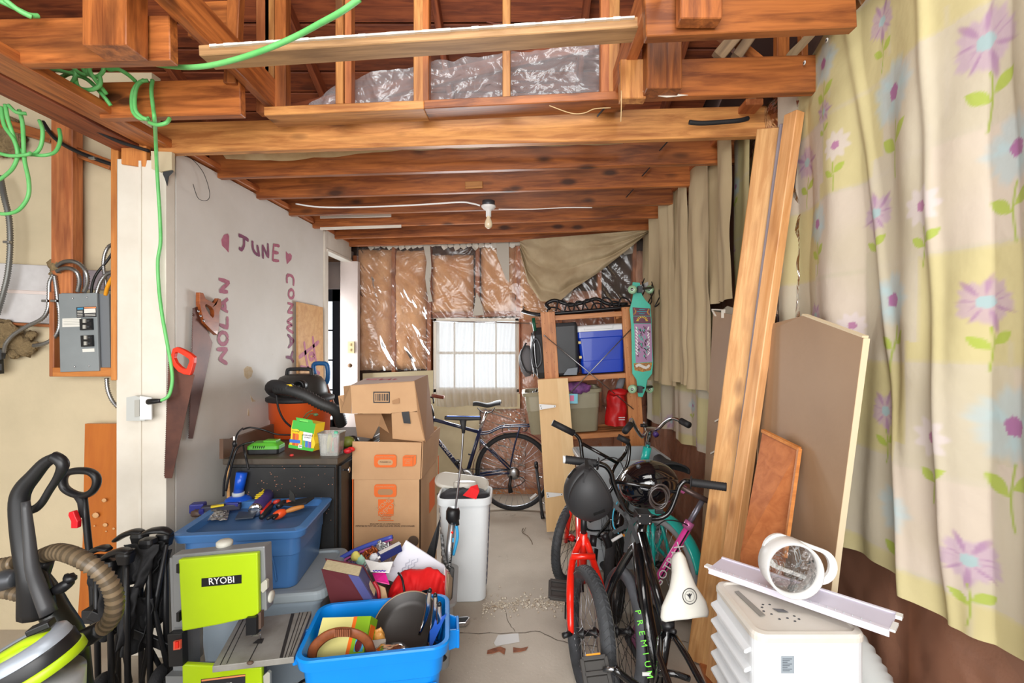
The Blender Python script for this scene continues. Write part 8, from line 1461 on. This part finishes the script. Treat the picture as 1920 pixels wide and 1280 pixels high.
# --- teal cruiser
TL = mat('teal_paint', (36, 190, 178), .28, coat=.5); tc2 = thing('bicycle', 'teal cruiser bike with chrome handlebar and teal mudguard behind the helmets', 'bicycle', (.74, 3.0, 0))
w1 = V(.745, 2.66, .27); w2 = V(.70, 3.42, .27)
wheel(tc2, w1, (1, .55, .02), .262, .024, ALU, mat('grey_white_tyre', (156, 158, 160), .6), tread=False); wheel(tc2, w2, (1, .2, .02), .262, .024, ALU, mat('grey_white_tyre', (0, 0, 0)), tread=False)
T = Matrix.Translation(w1) @ V(0, 0, 1).rotation_difference(V(1, .55, .02).normalized()).to_matrix().to_4x4()
m = M()
def fn(u, v):
    a = -PI*.95+u*PI*1.2; b_ = (v-.5)*2; q = T @ V((.288-.012*b_*b_)*math.cos(a), (.288-.012*b_*b_)*math.sin(a), b_*.038); return tuple(q)
# mudguard over the top half
ang0 = math.atan2((T.to_3x3().inverted() @ V(0, 0, 1)).y, (T.to_3x3().inverted() @ V(0, 0, 1)).x)
def fn(u, v):
    a = ang0-1.35+u*2.7; b_ = (v-.5)*2; q = T @ V((.288-.014*b_*b_)*math.cos(a), (.288-.014*b_*b_)*math.sin(a), b_*.036); return tuple(q)
m.sheet(fn, 36, 8); obj('mudguard', m, TL, tc2, solid=.003)
htt = P(1213, 850, 3.22); bbt = V(.73, 2.98, .30); stt = V(.745, 2.88, .62)
bt('head_tube', [P(1214, 838, 3.22), P(1205, 880, 3.24)], .028, TL, tc2, n=14); bt('down_tube', [P(1207, 875, 3.22), bbt], .022, TL, tc2); bt('top_tube', [P(1210, 862, 3.2), V(.72, 3.0, .58), stt], .018, TL, tc2, sm=3); bt('seat_tube', [bbt, stt], .018, TL, tc2)
for s in (-1, 1): bt('fork', [P(1205, 880, 3.24), w2+V(s*.05, 0, 0)], .013, TL, tc2); bt('seat_stay', [stt, w1+V(s*.055, s*.02, 0)], .010, TL, tc2); bt('chain_stay', [bbt, w1+V(s*.055, s*.02, 0)], .010, TL, tc2)
bt('stem', [P(1214, 838, 3.22), P(1218, 812, 3.20), P(1219, 806, 3.16)], .017, CHR, tc2, sm=2, n=14); m = M(); m.cbox(tuple(P(1219, 804, 3.14)), (.075, .03, .025)); obj('stem_clamp', m, CHR, tc2, bevel=.005)
bt('bar_tube', [P(1212, 806, 3.14), P(1204, 818, 3.10), P(1192, 802, 3.05), P(1184, 786, 3.0), P(1180, 800, 2.9)], .0115, CHR, tc2, sm=4, n=12); bt('bar_tube', [P(1226, 806, 3.14), P(1236, 802, 3.12), P(1248, 790, 3.08), P(1262, 784, 3.02), P(1278, 790, 2.96)], .0115, CHR, tc2, sm=4, n=12)
bt('grip', [P(1182, 796, 2.94), P(1172, 808, 2.86)], .021, BLKM, tc2); bt('grip', [P(1277, 789, 2.97), P(1292, 797, 2.90)], .020, BLKM, tc2); bt('bell', [P(1207, 800, 3.08), P(1207, 795, 3.08)], .022, BLK, tc2); bt('purple_light', [P(1228, 812, 3.12), P(1231, 816, 3.1)], .018, mat('deep_purple', (70, 46, 110), .4), tc2)
bt('seat_post', [stt, V(.76, 2.84, .78)], .013, CHR, tc2); sd0, sd1 = P(1232, 862, 3.0), P(1258, 884, 2.72)
def seat2(u, v):
    w = np.interp(u, (0, .1, .4, .75, 1), (.02, .03, .045, .10, .105)); a = (v*2-1)*PI/2*1.2; p = sd0.lerp(sd1, u); return (p.x+w*math.sin(a), p.y, p.z+.045*math.cos(a)*(1 if u > .1 else .6)-.01*math.sin(u*PI))
m = M(); m.sheet(seat2, 20, 16); obj('saddle', m, BLKM, tc2, solid=.012)
for x in (1250, 1264): bt('saddle_spring', [P(x, 893, 2.76), P(x, 897, 2.76)], .018, CHR, tc2)
for a, b in (((1228, 985), (1208, 1060)), ((1244, 1000), (1222, 1050)), ((1215, 960), (1214, 1060))): bt('frame_tube', [P(a[0], a[1], 2.8), P(b[0], b[1], 2.75)], .011, TL, tc2)

# --- small dark bike with blue details in the middle of the cluster
dk = thing('bicycle', 'dark kids bike with blue fork details hidden between the red and black bikes', 'bicycle', (.5, 2.7, 0))
k1 = V(.475, 2.60, .24); k2 = V(.50, 3.1, .24); wheel(dk, k1, (1, -.35, .05), .235, .026, mat('black_rim', (0, 0, 0)), tread=False); wheel(dk, k2, (1, .3, .05), .235, .026, mat('black_rim', (0, 0, 0)), tread=False)
BLU = mat('fork_blue', (30, 140, 210), .3, coat=.4)
bt('top_tube', [P(1158, 985, 2.6), P(1176, 900, 2.9)], .017, BF, dk); bt('down_tube', [P(1150, 1060, 2.7), P(1178, 930, 2.95)], .019, BF, dk); bt('seat_tube', [P(1152, 1060, 2.7), P(1150, 975, 2.6)], .016, BF, dk)
for s in (-1, 1): bt('fork', [P(1178, 930, 2.95), k2+V(s*.05, 0, 0)], .012, BF, dk); bt('chain_stay', [P(1150, 1060, 2.7), k1+V(s*.05, 0, 0)], .01, BF, dk); bt('seat_stay', [P(1151, 985, 2.6), k1+V(s*.05, 0, 0)], .01, BF, dk)
bt('blue_sleeve', [P(1176, 894, 2.55), P(1175, 922, 2.55)], .012, BLU, dk); bt('blue_sleeve', [P(1161, 908, 2.5), P(1162, 918, 2.5)], .006, BLU, dk); bt('bar_tube', [P(1163, 860, 2.9), P(1150, 880, 2.85), P(1146, 905, 2.8), P(1165, 925, 2.9)], .010, BLKG, dk, sm=4); bt('bar_tube', [P(1163, 862, 2.9), P(1172, 850, 2.95), P(1178, 832, 2.95)], .011, BLKG, dk, sm=3)
bt('brake_cable', [P(1120, 868, 2.5), P(1140, 858, 2.6), P(1160, 862, 2.6), P(1172, 890, 2.5), P(1170, 930, 2.5)], .003, BLK, dk, sm=5); bt('brake_cable', [P(1100, 880, 2.3), P(1120, 895, 2.3), P(1140, 930, 2.3), P(1150, 960, 2.3)], .003, BLK, dk, sm=5); bt('brake_cable', [P(1158, 940, 2.2), P(1150, 960, 2.2), P(1150, 985, 2.2), P(1160, 1000, 2.2)], .003, mat('cable_teal', (60, 160, 190), .4), dk, sm=5)
for x, y in ((1167, 1003), (1143, 1069)): m = M(); m.cbox(tuple(P(x, y, 2.48)), (.022, .008, .010)); obj('spoke_reflector', m, mat('amber_reflector', (0, 0, 0)), dk)
bt('mudguard_stay', [P(1147, 1014, 2.45), P(1167, 1002, 2.45)], .008, WHT, dk); bt('chain_case', [P(1132, 1000, 2.5), P(1142, 1025, 2.5), P(1138, 1060, 2.5)], .02, BLK, dk, sm=3)

# --- pink scooter
PK = mat('scooter_pink', (226, 72, 160), .3, coat=.4); sc2 = thing('kick_scooter', 'pink kick scooter with grey handlebar leaning between the bikes and planks', 'scooter', (.6, 2.3, 0))
a, b = P(1222, 1105, 2.30), P(1292, 986, 2.33); bt('pink_tube', [a, b], .018, PK, sc2, n=14); m = M(); off = V(.0, -.0185, 0); m.bar(a.lerp(b, .03)+off, a.lerp(b, .97)+off, .007, .002, V(0, 1, 0)); obj('black_stripe', m, BLK, sc2)
bt('clamp', [P(1287, 990, 2.32), P(1294, 978, 2.32)], .024, mat('clamp_pink', (196, 110, 160), .3, .4), sc2, n=14); bt('grey_tube', [P(1290, 984, 2.33), P(1317, 938, 2.34)], .013, ALU if False else mat('grey_tube', (120, 118, 128), .35, .6), sc2, n=14); bt('t_bar', [P(1262, 906, 2.36), P(1338, 944, 2.32)], .013, mat('bronze_tube', (96, 80, 76), .35, .5), sc2, n=14)
bt('grip', [P(1246, 900, 2.38), P(1262, 906, 2.37), P(1284, 919, 2.36)], [.021, .019, .020], mat('pink_grip', (222, 112, 176), .6), sc2, n=14); bt('grip_end', [P(1241, 898, 2.385), P(1247, 901, 2.38)], .021, DGREY, sc2, n=14)
d_ = (b-a).normalized(); zz = V(0, -1, 0); zz = (zz-d_*zz.dot(d_)).normalized(); yy_ = zz.cross(d_); Rm = Matrix(((d_.x, yy_.x, zz.x), (d_.y, yy_.y, zz.y), (d_.z, yy_.z, zz.z))); text('lettering', 'GOTRAX', a.lerp(b, .42)+V(.0, -.0225, 0), None, .056, WHT, sc2, R=Rm, ext=.001)
for c_, r_ in ((V(.60, 2.42, .105), .10), (V(.52, 1.92, .09), .085)):
    wheel(sc2, c_, (1, .5, .1), r_, .02, mat('wheel_white', (200, 202, 204), .4), spokes=6, hub=.02, tread=False)
m = M(); m.slab([P(1180, 1196, 2.15), P(1196, 1160, 2.25), P(1226, 1250, 2.10), P(1212, 1262, 2.05)], (0, 1, -.3), .02); obj('deck', m, mat('deck_plum_pink', (134, 84, 122), .5), sc2, bevel=.004); m = M(); m.slab([P(1172, 1200, 2.13), P(1180, 1194, 2.13), P(1214, 1262, 2.03), P(1208, 1266, 2.03)], (0, 1, 0), .03); obj('deck_edge', m, BLKM, sc2, bevel=.003)
bt('fork', [a, V(.60, 2.40, .11)], .014, mat('scooter_grey', (120, 120, 124), .4, .4), sc2); bt('brake_wire', [P(1232, 985, 2.3), P(1250, 975, 2.28), P(1275, 978, 2.28), P(1290, 985, 2.3)], .003, BLK, sc2, sm=5)

# ================================================================ groups of look-alikes
GR = {'armoured_cable': 'armoured cables around the electric panel', 'black_cable': 'black cables on the cream wall', 'dust_sheet': 'tan dust sheets hung on the right wall', 'fibre_wool': 'tufts of fibre wool in the wall', 'bark_scrap': 'bark scraps on the floor',
      'handsaw': 'handsaws on the left wall', 'utensil': 'steel utensil handles in the blue bin', 'tool_handle': 'hand tools on the blue tote', 'file_folder': 'folders in the clear bin', 'bicycle': 'parked bicycles', 'helmet': 'bike helmets on the handlebars',
      'hardboard_sheet': 'brown hardboard sheets', 'flowered_curtain': 'flowered curtains on the right wall', 'storage_tote': 'plastic totes', 'zip_bag': 'clear zip bags', 'knotted_string': 'pale strings at the loft opening'}
for o in list(SC.objects):
    b_ = o.name.split('.')[0]
    if o.parent is None and b_ in GR and o.get('category'): o['group'] = GR[b_]
